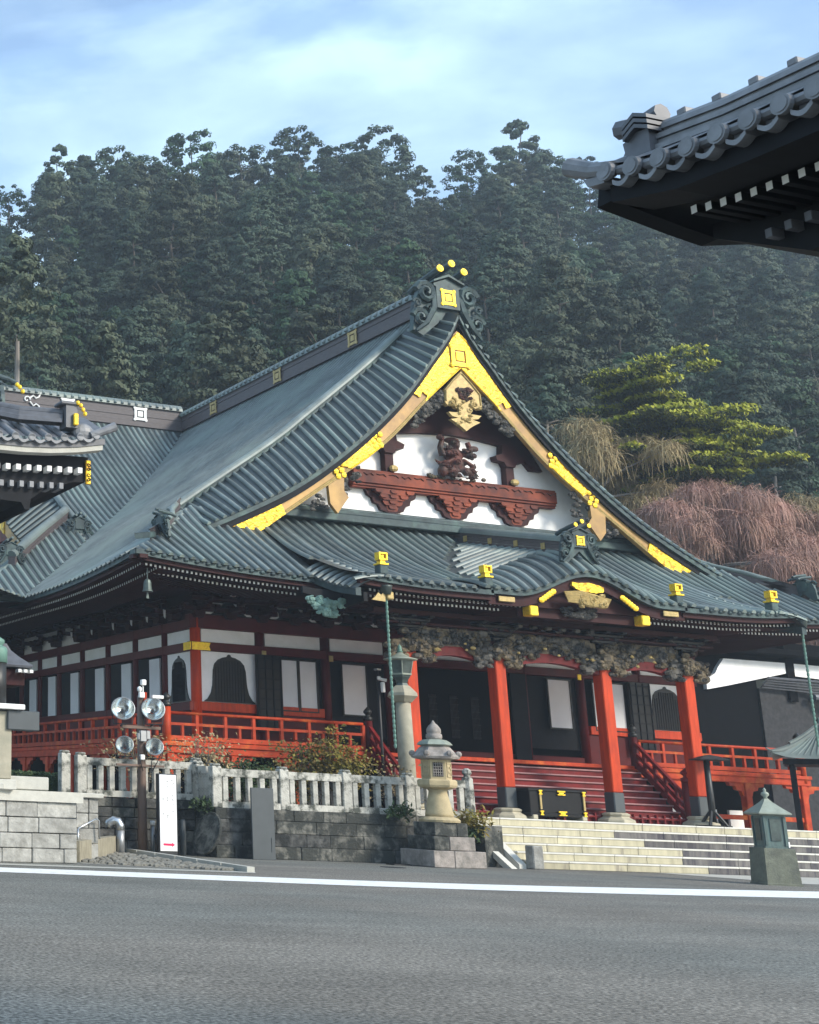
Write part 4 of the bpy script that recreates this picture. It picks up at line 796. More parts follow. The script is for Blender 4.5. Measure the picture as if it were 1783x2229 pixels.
for sgn in (-1, 1):
    x = X0 + sgn * (SW + .12); a, b = Vector((x, 39.55, 1.5)), Vector((x, VY + .06, FL + .02)); d = b - a
    mb = MB(); s = Vector((.07, 0, 0)); n = Vector((0, -d.z, d.y)).normalized()
    for (h, w) in ((.12, .10), (.50, .05), (.88, .055)): mb.obox((a + b) / 2 + Vector((0, 0, h)), d / 2, s * (1.2 if h < .2 else .9), n * w)
    for k in range(1, 5): q = a + d * (k / 5); mb.bbox(q.x - .05, q.x + .05, q.y - .05, q.y + .05, q.z + .05, q.z + .86, .01)
    mb.build('stair_railing', 'stair_red', STAIR); newel(x, 39.5, 1.46, 2.95, .17, 'stair_red', 'stair_red'); newel(x, VY + .06, FL - .1, 4.55, .14, 'red_dark')

# ---- porch: columns, carved entablature
CU = [-5.75, -2.2, 2.2, 5.8]; CY = 39.0
for u in CU:
    x = X0 + u; mb = MB(); mb.bbox(x - .215, x + .215, CY, CY + .43, 2.45, 7.1, .03); c = mb.build('porch_column', 'vermilion', HALL)
    mb = MB(); mb.bbox(x - .225, x + .225, CY - .01, CY + .44, 1.78, 2.448, .03); mb.build('column_foot', 'metal_grey', c)['label'] = 'dark grey wrapped foot of the column'
    mb = MB(); mb.lathe([(.62, 1.455), (.62, 1.50), (.60, 1.55), (.46, 1.62), (.42, 1.66), (.46, 1.70), (.46, 1.74), (.36, 1.785)], (x, CY + .215, 0), 8, 0, math.pi / 8); mb.build('column_base', 'pillar_base', c)
def arch_beam(u0, u1):
    n = 10; top = [(X0 + u, 7.02 + .12 * math.sin(math.pi * k / n)) for k, u in enumerate(np.linspace(u0, u1, n + 1))]; bot = [(X0 + u, 6.42 + .30 * math.sin(math.pi * k / n)) for k, u in enumerate(np.linspace(u0, u1, n + 1))]
    mb = MB(); mb.plate(top + bot[::-1], CY + .08, CY + .36); return mb.build('rainbow_beam', 'stair_red', HALL)
for a, b in zip(CU[:-1], CU[1:]): arch_beam(a + .21, b - .21)
for i, u in enumerate(CU):      # carved beast-head noses and cushions at each column head
    x = X0 + u
    for sgn, m in ((1, 'carving_tan'), (-1, 'carving_grey' if i else 'carving_tan')):
        mb = MB()
        for (dx, z, rx, rz) in ((.32, 6.95, .26, .24), (.52, 6.72, .28, .22), (.72, 6.55, .26, .18), (.62, 6.95, .22, .18)): mb.ball((x + sgn * dx, CY + .12, z), rx, .24, rz, 8, 5)
        carving(mb, *sorted((x + sgn * .2, x + sgn * .98)), CY - .16, CY + .08, 6.42, 7.12, 16, 40 + i * 3 + sgn, (.08, .15)); stuff(mb.build('column_head_carving', m, HALL))
    mb = MB(); carving(mb, x - .32, x + .32, CY - .30, CY - .02, 6.66, 7.45, 18, 60 + i, (.08, .16)); mb.ball((x, CY, 7.0), .3, .26, .3, 8, 5); stuff(mb.build('beast_head_carving', 'carving_tan', HALL))
    mb = MB()      # bracket stack above
    for k, (w, z) in enumerate(((.26, 7.32), (.52, 7.52), (.80, 7.74))):
        mb.bbox(x - w, x + w, CY - .05, CY + .35, z, z + .13, .03)
        for a in (-1, 0, 1): mb.bbox(x + a * (w - .1) - .12, x + a * (w - .1) + .12, CY - .10 - .1 * k, CY + .4, z + .13, z + .22, .03)
    mb.build('bracket_stack', 'black_lacquer', HALL)
    mb = MB()
    for k, w in enumerate((.42, .72)):
        for a in (-1, 1): mb.tube([(x + a * w, CY - .13, 7.72 + .2 * k), (x + a * w, CY - .14, 7.60 + .2 * k), (x + a * (w - .12), CY - .14, 7.52 + .2 * k), (x + a * (w - .28), CY - .13, 7.50 + .2 * k)], .018, 4)
    stuff(mb.build('bracket_outline', 'carving_grey', HALL))
for i, (a, b) in enumerate(zip(CU[:-1], CU[1:])):     # carved panels above the beams
    mb = MB(); x0, x1 = X0 + a + .3, X0 + b - .3; n = int((x1 - x0) * 15)
    carving(mb, x0, x1, CY - .06, CY + .2, 7.08, 7.58, n, 80 + i, (.11, .2)); mb.box(x0, x1, CY + .06, CY + .1, 7.02, 7.6); stuff(mb.build('dragon_carving', 'carving_tan' if i != 1 else 'carving_tan', HALL))
    mb = MB(); carving(mb, x0 + .3, x1 - .3, CY - .12, CY + .1, 7.05, 7.55, n // 2, 90 + i, (.1, .2)); stuff(mb.build('wave_carving', 'carving_grey', HALL))
    mb = MB(); carving(mb, x0 + .3, x1 - .3, CY - .16, CY - .12, 6.78, 7.2, 5, 95 + i, (.05, .08)); stuff(mb.build('gilt_leaf', 'gold_pale', HALL))
    for sgn in (-1, 1):      # carved ends on the rainbow beams
        xe = x0 if sgn < 0 else x1; xi = xe - sgn * (x1 - x0) * .34; mb = MB(); carving(mb, min(xe, xi), max(xe, xi), CY - .06, CY + .06, 6.5, 7.02, 20, 100 + i * 2 + sgn, (.06, .12), lambda x, z: z > 6.55 + .85 * abs(x - xe) / (x1 - x0)); stuff(mb.build('scroll_carving', 'carving_tan', HALL))
    mb = MB(); mb.box(X0 + a, X0 + b, CY + .1, CY + .34, 7.0, 7.7); mb.build('frieze_back', 'red_deep', HALL)
mb = MB(); mb.bbox(X0 - 7.2, X0 + 7.2, CY - .1, CY + .3, 7.96, 8.14, .02); mb.bbox(X0 - 6.9, X0 + 6.9, CY - .16, CY - .02, 7.64, 7.73, .02); mb.build('eave_purlin', 'red_deep', HALL)
mb = MB()
for k in range(6): x = X0 - 1.5 + .6 * k; mb.bbox(x - .11, x + .11, CY - .3, CY - .1, 7.80, 7.92, .03)
mb.build('frieze_blocks', 'carving_grey', HALL)['kind'] = 'stuff'
# curved gable face
mb = MB(); mb.plate([(X0 + u, kbump(u) - .38) for u in np.linspace(-2.6, 2.6, 20)] + [(X0 + 2.6, 8.0), (X0 - 2.6, 8.0)], 37.5, 37.6); mb.build('curved_gable_wall', 'red_deep', HALL)
mb = MB(); mb.plate([(X0 - .68, 9.12), (X0 - .66, 9.24), (X0 - .4, 9.22), (X0, 9.26), (X0 + .4, 9.2), (X0 + .62, 9.14), (X0 + .6, 8.98), (X0 + .45, 8.95), (X0 + .3, 8.92), (X0 - .3, 8.96), (X0 - .5, 9.0)], 37.1, 37.19); mb.build('gilt_plate', 'gold_pattern', HALL)
mb = MB()
for k in range(7): mb.tube([(X0 - 1.05 + .02 * k, 37.08, 8.86 - .05 * k), (X0 - .4, 37.0, 8.9 - .06 * k), (X0 + .2, 37.02, 8.78 - .05 * k), (X0 + .85 - .03 * k, 37.08, 8.74 - .045 * k)], [.03, .055, .055, .02], 5)
carving(mb, X0 - .6, X0 + .55, 36.98, 37.1, 8.45, 8.85, 50, 120, (.07, .16)); mb.ball((X0 - .05, 37.08, 8.68), .62, .1, .22, 10, 6); stuff(mb.build('phoenix_carving', 'gold_pale', HALL))
mb = MB(); carving(mb, X0 - .9, X0 + .4, 37.3, 37.45, 8.1, 8.42, 40, 121, (.06, .13)); stuff(mb.build('scroll_carving', 'carving_grey', HALL))
for sgn in (-1, 1):
    mb = MB()
    for k in range(6): mb.ball((X0 + sgn * (1.42 + .1 * k), 37.16, 8.86 - .065 * k), .13, .06, .10, 7, 4)
    stuff(mb.build('gilt_ornament', 'gold', HALL))
    mb = MB(); mb.bbox(X0 + sgn * 2.28 - .17, X0 + sgn * 2.28 + .17, 37.12, 37.5, 7.98, 8.32, .03); mb.build('gilt_beam_end', 'gold', HALL)
    mb = MB(); mb.bbox(X0 + sgn * 3.35 - .32, X0 + sgn * 3.35 + .32, 37.1, 37.15, 8.36, 8.54, .02); mb.build('gilt_plate', 'gold_pale', HALL)
mb = MB(); mb.bbox(X0 - 7.95, X0 - 7.7, 37.1, 37.5, 8.1, 8.35, .03); mb.plate([(X0 - 8.5, 8.05), (X0 - 8.0, 8.02), (X0 - 8.0, 8.36), (X0 - 8.15, 8.22), (X0 - 8.25, 8.3), (X0 - 8.35, 8.18)], 37.15, 37.2); mb.build('gilt_corner_fitting', 'gold_pale', HALL)
# side board of the porch with verdigris pendant carving
mb = MB(); mb.plate([(37.3, 8.3), (39.6, 8.45), (39.6, 8.05), (38.6, 7.9), (37.3, 8.0)], X0 - 8.7, X0 - 8.55, 0, 'x'); mb.plate([(X0 - 10.2, 8.52), (X0 - 8.1, 8.35), (X0 - 8.1, 8.1), (X0 - 9.2, 8.15), (X0 - 10.2, 8.3)], 38.4, 38.5); mb.build('porch_side_board', 'wood_black', HALL)
mb = MB(); carving(mb, X0 - 10.05, X0 - 8.75, 38.2, 38.4, 7.55, 8.15, 40, 131, (.08, .15), lambda x, z: z > 7.5 + .9 * abs(x - X0 + 9.35) ** 1.6); stuff(mb.build('pendant_carving', 'carving_green', HALL))
# ================================================================== REAR WING (ridge along X, gable end to the left)
WING = thing('rear_temple_wing', 'rear wing of the temple with copper roof, brown ridge wall and white square crests', 'temple hall', (26, 60, 1.44))
WR = 64.5; VX0, VX1 = 22.75, 24.8           # verge edge and back of the verge strip
mb = MB()
mb.grid(lambda a, b: (VX1 + (35.9 - VX1) * a, WR - max(.001, (35.7 - VX1 - (35.9 - VX1) * a)) * b, prof(max(.001, (35.7 - VX1 - (35.9 - VX1) * a)) * b)), 14, 14)
mb.grid(lambda a, b: (VX0 + 2.05 * a, WR - 11.7 * b, vedge(11.7 * b) + (prof(11.7 * b) - vedge(11.7 * b)) * (1 - (1 - a) ** 1.06)), 6, 20)
def hipw(x): return 33.5 - x
mb.grid(lambda a, b: (17.7 + 7.1 * a, WR - (hipw(17.7 + 7.1 * a) + 2.15 * b), prof(min(15.8, hipw(17.7 + 7.1 * a) + 2.15 * b))), 10, 4)
mb.grid(lambda a, b: (17.7 + (33.5 - (10 + 5.8 * b) - 17.7) * a, WR - 10 - 5.8 * b, prof(15.8 - (33.5 - (10 + 5.8 * b) - 17.7) * a * 1.0) if True else 0), 6, 8)
WROOF = mb.build('roof', 'copper_deck', WING, True)
x = VX1 + .3
while x < 35.0:
    wv = 35.62 - x; pts = [(x, WR - w, prof(w)) for w in np.linspace(.3, max(.7, wv), 12)]; MB().roll(pts, .10, (1, 0, 0), 5).build('roof_roll', 'copper_roof', WROOF); x += .345
w = .4
while w < 11.5:
    MB().roll([(VX0 - .04 + 2.1 * b, WR - w, vedge(w) + (prof(w) - vedge(w)) * (1 - (1 - b) ** 1.06) + .02) for b in np.linspace(0, .985, 6)], .10, (0, 1, 0), 5).build('roof_roll', 'copper_roof', WROOF); w += .34
x = 17.95
while x < 24.7:
    MB().roll([(x, WR - (hipw(x) + 2.1 * b), prof(min(15.8, hipw(x) + 2.1 * b))) for b in np.linspace(0, 1, 5)], .10, (1, 0, 0), 5).build('roof_roll', 'copper_roof', WROOF); x += .37
w = 11.0
while w < 15.7:
    MB().roll([(17.65 + (33.4 - w - 17.65) * b, WR - w, prof(15.8 - (33.4 - w - 17.65) * b)) for b in np.linspace(0, 1, 5)], .10, (0, 1, 0), 5).build('roof_roll', 'copper_roof', WROOF); w += .37
WRIDGE = ridge('main_ridge', [(x, WR, 21.3) for x in np.linspace(24.6, 35.4, 5)], .26, 1.15, parent=WING, side=(0, 1, 0), layers=4, knobs=.42)
mb = MB(); crest(mb, (28.55, WR - .28, 22.02), .72); mb.build('crest', 'white_paint', WRIDGE); mb = MB(); crest(mb, (32.85, WR - .28, 22.0), .72); mb.build('crest', 'white_paint', WRIDGE)
mb = MB(); cx, cz = 26.55, 22.05
spiral(mb, (cx - .38, WR - .3, cz), .2, 1.0, .05, 1, 0, 12); mb.tube([(cx - .2, WR - .3, cz - .1), (cx, WR - .3, cz - .32), (cx + .15, WR - .3, cz - .2), (cx + .3, WR - .3, cz - .28), (cx + .4, WR - .3, cz - .5)], .05, 5); mb.tube([(cx - .2, WR - .3, cz + .1), (cx, WR - .3, cz + .25), (cx + .15, WR - .3, cz + .12), (cx + .3, WR - .3, cz + .2), (cx + .42, WR - .3, cz + .45)], .05, 5)
mb.build('crest', 'white_paint', WRIDGE)['label'] = 'curling white crest'
oni((24.3, WR, 22.2), 1.1, WING, 'x', 1)
ridge('descending_ridge', [(VX1 + .05, WR - w, prof(w) - .02) for w in np.linspace(1.2, 10.0, 10)], .13, .26, ('copper_dark', 'copper_roof'), WING, (1, 0, 0), 2)
ridge('corner_ridge', [(x, WR - hipw(x), prof(hipw(x)) - .03) for x in np.linspace(24.6, 20.3, 8)], .16, .42, ('ridge_brown', 'copper_roof'), WING, (1, -1, 0), 3)
oni((24.7, WR - 10.2, 13.3), .5, WING, 'y', 1, False); oni((20.3, WR - 13.1, 11.3), .5, WING, 'y', 1, False); oni((25.1, WR - 6.2, 16.25), .42, WING, 'y', 1, False)
mb = MB(); vs_ = np.linspace(.05, 10.6, 20)
mb.plate([(WR - w, (vedge(w) - .25)) for w in vs_] + [(WR - w, max(BOT, b_in(w))) for w in np.linspace(9.1, .05, 20)], VX0 + .15, VX0 + .3, 0, 'x'); BBW = mb.build('bargeboard', 'barge_wood', WING)
for (a, b) in ((8.2, 10.4), (4.2, 5.7)): mb = MB(); mb.plate([(WR - w, vedge(w) - .32) for w in np.linspace(a, b, 6)] + [(WR - w, max(BOT + .02, b_in(w))) for w in np.linspace(min(b, 9.1), a, 6)], VX0 + .09, VX0 + .145, 0, 'x'); mb.build('gilt_plate', 'gold_pattern', BBW)
mb = MB(); mb.plate([(WR - 8.8, 11.6), (WR, 19.5), (WR + 8.8, 11.6)], 23.7, 23.9, 0, 'x'); mb.build('gable_wall', 'plaster', WING)
mb = MB(); mb.bbox(23.3, 23.69, WR - 5.0, WR + 5, 13.4, 14.1, .02)
for c in (-4.2, -1.4): mb.bbox(23.35, 23.69, WR + c - .6, WR + c + .6, 13.0, 13.39, .02); mb.bbox(23.4, 23.69, WR + c - .3, WR + c + .3, 12.6, 12.99, .02)
mb.build('gable_beam', 'beam_red', WING)
mb = MB(); mb.box(19.8, 34.9, 62.3, 70, 1.44, 10.8); mb.build('wall', 'red_deep', WING)
mb = MB(); mb.grid(lambda a, b: (17.9 + 4.5 * a, 48.9 + 18 * b, 8.7 + .3 * a), 2, 4); mb.grid(lambda a, b: (17.9 + 4 * a, 48.9 + 4 * b, 8.55 + .3 * b), 2, 2); mb.build('soffit', 'red_deep', WING)
fas = [(17.74, y, prof(15.8) + .05) for y in np.linspace(48.7, 66, 10)]; fascia('eave_edge', fas, (1, 0, 0), .015, .2, .35, 'copper_dark', WING); fascia('eave_edge', [(x, 48.74, prof(15.8) + .05) for x in np.linspace(17.7, 19.9, 5)], (0, 1, 0), .015, .2, .35, 'copper_dark', WING)

# ================================================================== NEAR BUILDINGS (only an eave corner of each reaches the picture)
TL = thing('tiled_roof_building', 'grey tiled building at the left edge with upturned eave corner and white rafter ends', 'building', (8, 31, 0))
def tl_z(x, y): return 9.78 + .34 * max(0, (x - 11.2) / 2.9) ** 2.2 + (y - 29.0) * .55
mb = MB(); mb.grid(lambda a, b: (4 + 10 * a, 29.05 + 5.5 * b * (1 - .75 * max(0, (4 + 10 * a - 10) / 4)), tl_z(4 + 10 * a, 29.05 + 5.5 * b * (1 - .75 * max(0, (4 + 10 * a - 10) / 4)))), 20, 6); TLR = mb.build('roof', 'tile_dark', TL)
k = 0; x = 13.62
while x > 9:
    L_ = 2.9 if x < 11.5 else max(.75, (14.1 - x) * 1.15)
    mb = MB(); mb.roll([(x, 28.93 + L_ * b, tl_z(x, 28.95 + L_ * b) + .02) for b in np.linspace(0, 1, 4)], .085, (1, 0, 0), 6); mb.tube([(x, 28.93, tl_z(x, 29) - .005), (x, 28.97, tl_z(x, 29) - .005)], .092, 14); mb.tube([(x, 28.925, tl_z(x, 29) - .005), (x, 28.93, tl_z(x, 29) - .005)], .07, 14); mb.build('round_tile', 'tile_grey', TLR)
    mb = MB(); n = 6; xm = x - .21
    top = [(xm - .14 + .28 * j / n, tl_z(xm, 29) - .02 - .06 * math.sin(math.pi * j / n)) for j in range(n + 1)]; mb.plate(top + [(p[0], p[1] - .055 - .02 * math.sin(math.pi * j / n)) for j, p in list(enumerate(top))[::-1]], 28.95, 29.5); mb.build('pan_tile', 'tile_grey', TLR); x -= .42
mb = MB(); pts = [(13.5, 29.02, tl_z(13.5, 29) + .02), (13.8, 28.98, tl_z(13.9, 29) + .06), (14.12, 28.93, 10.28)]; mb.tube(pts, [.10, .10, .12], 10); mb.ball((13.35, 29.1, tl_z(13.35, 29) + .14), .27, .12, .22, 12, 8); mb.build('corner_tile', 'tile_grey', TLR)
mb = MB()
for l in range(3): mb.roll([(9, 31.9, 11.35 + .12 * l), (11.9, 29.6, 10.36 + .13 * l), (12.9, 29.25, 10.30 + .13 * l)], .2 - .04 * l, (.6, .8, 0), 6)
mb.box(12.85, 13.15, 29.0, 29.4, 10.15, 10.72); mb.bbox(12.7, 13.2, 28.95, 29.4, 10.72, 10.80, .02); mb.build('corner_ridge', 'tile_dark', TL)
mb = MB()
for (x_, z_) in ((13.14, 10.78), (13.22, 10.72), (13.28, 10.62), (13.33, 10.52), (11.55, 11.05), (11.62, 11.0), (11.7, 10.9)): mb.ball((x_, 28.96, z_), .055, .05, .06, 7, 5)
mb.bbox(13.02, 13.14, 28.9, 28.99, 10.2, 10.5, .02); mb.build('gilt_fitting', 'gold', TL)
fascia('white_eave_board', [(x, 29.08, tl_z(x, 29)) for x in np.linspace(5, 13.85, 14)], (0, 1, 0), .235, .36, .3, 'granite_cap', TL); fascia('eave_board', [(x, 29.05, tl_z(x, 29)) for x in np.linspace(5, 13.9, 14)], (0, 1, 0), .09, .233, .3, 'tile_dark', TL)
mb = MB(); mb.plate([(6, 9.42), (13.72, 9.62), (13.62, 8.98), (13.3, 8.95), (12.55, 8.70), (12.2, 8.42), (12.16, 8.15), (12.05, 8.15), (11.95, 8.32), (11.4, 8.34), (11.0, 8.0), (6, 8.0)], 29.62, 33); mb.build('eave_soffit', 'wood_black', TL)
W2 = MB().bbox(-.06, .06, 0, .5, -.07, .07, .005).mesh('rafter', 'white_end')
for k in range(9): inst('rafter', W2, TL, (13.38 - .268 * k, 29.36, 9.20 - .012 * k))
W3 = MB().bbox(-.055, .055, 0, .5, -.075, .075, .005).mesh('rafter', 'tile_grey')
for k in range(8): inst('rafter', W3, TL, (12.93 - .258 * k, 29.46, 8.79 - .012 * k))
mb = MB(); mb.bbox(13.62, 13.745, 29.53, 29.615, 8.92, 9.52, .012); hr = mb.build('hip_rafter_end', 'gold_pattern', TL)
mb = MB()
for k in range(4): spiral(mb, (13.685, 29.52, 9.02 + .13 * k), .055, 1.2, .014, (-1) ** k)
mb.build('scroll_openwork', 'wood_black', hr)
mb = MB(); mb.box(3, 10.4, 30.5, 36, 0, 8.4); mb.build('wall', 'wood_black', TL)

TR = thing('tiled_hall', 'dark eave corner with round grey tiles jutting in at the upper right', 'building', (16, 5, 0))
def tr_z(y): return 7.27 + .05 * (y - 7.5) + .34 * max(0, (y - 8.4) / 1.8) ** 2.4
YC = 10.0
mb = MB(); mb.grid(lambda a, b: (10.02 + 3.4 * b, -1 + (YC + 1) * a - 0 * b, tr_z(-1 + (YC + 1) * a) + .1 + .22 * 3.4 * b * (1 if a < .8 else 1 - (a - .8) * 2.2)), 22, 6); TRR = mb.build('roof', 'tile_dark', TR)
y = 9.66; k = 0
while y > 3.5:
    z = tr_z(y) + .02; mb = MB(); mb.tube([(9.95, y, z), (10.0, y, z)], .094, 16); mb.tube([(9.94, y, z), (9.95, y, z)], .072, 16); mb.roll([(9.99 + .8 * b, y, z + .40 * b) for b in np.linspace(0, 1, 3)], .085, (0, 1, 0), 8); mb.build('round_tile', 'tile_grey', TRR)
    mb = MB(); mb.box(10.08, 10.4, y - .25, y - .06, tr_z(y - .15) - .08, tr_z(y - .15) + .1); mb.tube([(10.06, y - .07, tr_z(y - .1) + .045), (10.05, y - .25, tr_z(y - .2) + .03)], .05, 8); top = [(y - .155 - .10 + .2 * j / 6, tr_z(y - .155) - .045 - .055 * math.sin(math.pi * j / 6)) for j in range(7)]; mb.plate(top + [(p[0], p[1] - .05) for p in top[::-1]], 9.98, 10.5, 0, 'x'); mb.build('pan_tile', 'tile_grey', TRR); y -= .31
mb = MB(); mb.tube([(10.02, 9.62, tr_z(9.7) + .02), (10.02, 9.85, tr_z(9.85) + .05), (10.0, 10.12, 7.80)], [.085, .085, .10], 10); mb.plate([(9.7, 7.52), (9.95, 7.58), (9.9, 7.48), (9.7, 7.44)], 9.98, 10.3, 0, 'x'); mb.build('corner_tile', 'tile_grey', TRR)
mb = MB(); rz = lambda y: tr_z(min(y, 9.3)) + .20 - .012 * (9.4 - y)
for l in range(5):
    ww = .12 - .012 * l; pts = [(10.42, y, rz(y) + .058 * l) for y in np.linspace(0, 9.35, 14)]; vs = []
    for p in pts: p = Vector(p); vs += [p + Vector((-ww - .035 * (l % 2), 0, 0)), p + Vector((ww, 0, 0)), p + Vector((ww, 0, .052)), p + Vector((-ww - .035 * (l % 2), 0, .052))]
    mb.add(vs, [(i * 4 + j, i * 4 + (j + 1) % 4, i * 4 + 4 + (j + 1) % 4, i * 4 + 4 + j) for i in range(13) for j in range(4)] + [(0, 3, 2, 1), (52, 53, 54, 55)])
RG = mb.build('layered_ridge', 'tile_grey', TR)
mb = MB(); mb.roll([(10.42, y, rz(y) + .29) for y in np.linspace(0, 9.35, 14)], .10, (1, 0, 0), 6); mb.build('ridge_cap', 'tile_grey', RG)
kb = MB().bbox(-.06, .06, -.05, .05, 0, .07, .01).mesh('ridge_knob', 'tile_grey')
for k in range(12): y = 9.1 - .38 * k; inst('ridge_knob', kb, RG, (10.42, y, rz(y) + .36))
mb = MB()     # end ornament of that ridge
mb.plate([(9.35, rz(9.3) - .05), (9.62, rz(9.3) - .02), (9.66, rz(9.3) + .25), (9.5, rz(9.3) + .30), (9.35, rz(9.3) + .28)], 10.22, 10.62, 0, 'x'); mb.tube([(10.42, 9.35, rz(9.3) + .48), (10.42, 9.6, rz(9.3) + .46), (10.42, 9.86, rz(9.3) + .54)], .1, 8); mb.tube([(10.42, 9.4, rz(9.3) + .1), (10.42, 9.78, rz(9.3) + .16)], .10, 8)
for l in range(3): mb.plate([(9.3, rz(9.3) + .24 + .06 * l), (9.45, rz(9.3) + .32 + .06 * l), (9.6, rz(9.3) + .24 + .06 * l), (9.6, rz(9.3) + .28 + .06 * l), (9.45, rz(9.3) + .36 + .06 * l), (9.3, rz(9.3) + .28 + .06 * l)], 10.16, 10.5, 0, 'x')
mb.build('ridge_end_ornament', 'tile_dark', TR)
fascia('eave_board', [(10.1, y, tr_z(y)) for y in np.linspace(-1, 9.75, 16)], (1, 0, 0), .10, .28, .5, 'wood_black', TR)
mb = MB(); mb.grid(lambda a, b: (10.25 + 4.5 * b, -1 + 10.5 * a, tr_z(-1 + 10.5 * a) - .13 + .16 * b), 12, 2); mb.build('soffit', 'wood_black', TR)
mb = MB(); mb.plate([(10.15, 7.32), (10.2, 7.56), (13, 7.9), (13, 7.4), (11.4, 7.1), (11.0, 7.16)], 9.78, 9.98); mb.build('hip_rafter', 'wood_black', TR)
W4 = MB(); W4.bbox(0, 2.2, -.034, .034, -.042, .042, .004, 0); W4.add([(-.003, -.032, -.04), (-.003, -.032, .04), (-.003, .032, .04), (-.003, .032, -.04)], [(0, 1, 2, 3)], 1); W4 = W4.mesh('rafter', ['wood_black', 'white_end'])
for k in range(22): y = 9.32 - .157 * k; inst('rafter', W4, TR, (10.62, y, tr_z(y) - .33))
W5 = MB().bbox(0, 2.4, -.035, .035, -.045, .045, .004).mesh('rafter', 'tile_dark')
for k in range(20): y = 9.0 - .2 * k; inst('rafter', W5, TR, (11.1, y, 6.80 + .02 * k * .1))
mb = MB(); mb.plate([(-1, 6.2), (8.75, 6.55), (9.7, 7.05), (9.7, 7.2), (-1, 6.75)], 11.25, 14, 0, 'x'); mb.build('bracket_block', 'wood_black', TR)
mb = MB(); mb.box(17.0, 18.5, -3, 6.0, -1.2, 7.3); mb.build('wall', 'wood_black', TR)

TR.location = (16 * .53, 5 * .53, 1.4 * .47); TR.scale = (.53, .53, .53)      # hall eave scaled down and set near so its shadow misses the view
# building behind the hall on the right: plaster gable strip over a dark boarded wall
RB = thing('dark_outbuilding', 'dark boarded building with a white plaster strip behind the right end of the veranda', 'building', (62, 54, 1.44))
mb = MB(); mb.plate([(56.2, 7.8), (57.5, 8.06), (61.15, 8.85), (61.15, 9.36), (57.4, 9.34), (57.0, 8.9), (56.8, 8.6), (56.2, 8.25)], 52, 52.2); mb.plate([(61.65, 8.75), (66, 8.6), (66, 9.3), (61.65, 9.36)], 52, 52.2); mb.build('plaster_strip', 'plaster', RB)
mb = MB(); mb.box(51.5, 59.45, 52.21, 56, 1.44, 9.3); mb.box(56.0, 70, 52.3, 56, 9.0, 10.4); mb.box(61.16, 61.64, 51.95, 52.29, 7.5, 10.3); mb.bbox(52, 70, 51.2, 52.3, 9.62, 9.9, .03); mb.build('wall', 'interior_dark', RB)
mb = MB(); mb.box(59.46, 62.4, 52.1, 56, 1.44, 8.05); mb.box(62.41, 72, 52.4, 56, 1.44, 8.2); mb.build('boarded_wall', 'slate_wall', RB)
mb = MB()
for k in range(5): mb.tube([(59.4, 51.9 - .1 * k, 8.1 + .1 * k), (62.5, 51.8 - .1 * k, 8.0 + .12 * k), (68, 51.6, 8.35 + .2 * k)], .06, 5)
mb.tube([(62.3, 51.7, 7.75), (70, 51.6, 7.78)], .16, 8); mb.build('lean_to_roof', 'tile_dark', RB)

# small pavilion roof at the right edge
PV = thing('pavilion', 'small pavilion at the right edge with a curved copper roof and turned-up corners', 'pavilion', (47.5, 39.35, 1.455))
def pvz(q): return 3.95 + 1.2 * q ** 1.3
mb = MB()
CXP, CYP = 47.5, 39.35; ED, EW = Vector((.77, .64, 0)), Vector((.64, -.77, 0)); HP = 1.55
def pvp(ax, s, q):
    r = HP * (1 - q); z = pvz(q) + .22 * abs(s) ** 4 * (1 - q) ** 2
    a, b = ((s * r, -r), (-r, s * r), (r, s * r))[ax]
    return tuple(Vector((CXP, CYP, z)) + EW * a + ED * b)
for ax in (0, 1, 2): mb.grid(lambda a, b: pvp(ax, 2 * a - 1, b * .97), 20, 8, 0, ax == 1)
PVR = mb.build('roof', 'copper_roof', PV, True)
for k in range(13):
    s = -.94 + 1.88 * k / 12; MB().roll([pvp(0, s, q) for q in np.linspace(-.01, .95, 7)], .04, EW, 4).build('roof_roll', 'copper_roof', PVR)
for s in (-1, 1):
    pts = [Vector(pvp(0, s, q)) + Vector((0, 0, .04)) for q in np.linspace(.0, .97, 9)]; mb = MB(); mb.tube(pts, [.05] + [.085] * 8, 6); mb.tube([p + Vector((0, 0, .12)) for p in pts[3:]], .06, 6); mb.tube([pts[0], pts[0] + EW * s * .16 - ED * .1 + Vector((0, 0, .10))], [.05, .02], 5); mb.build('hip_ridge', 'copper_roof', PV)
mb = MB(); mb.lathe([(.16, 5.1), (.12, 5.2), (.06, 5.23), (.11, 5.32), (.09, 5.4), (.01, 5.52)], (CXP, CYP, 0), 10); mb.build('finial', 'bronze', PV, True)
MB().obox((CXP, CYP, 3.86), EW * 1.25, ED * 1.25, (0, 0, .10)).build('eave_frame', 'wood_black', PV)
for a in (-1, 1):
    for b in (-1, 1): MB().obox(Vector((CXP, CYP, 2.61)) + EW * a * 1.0 + ED * b * 1.0, EW * .08, ED * .08, (0, 0, 1.155)).build('post', 'wood_black', PV)

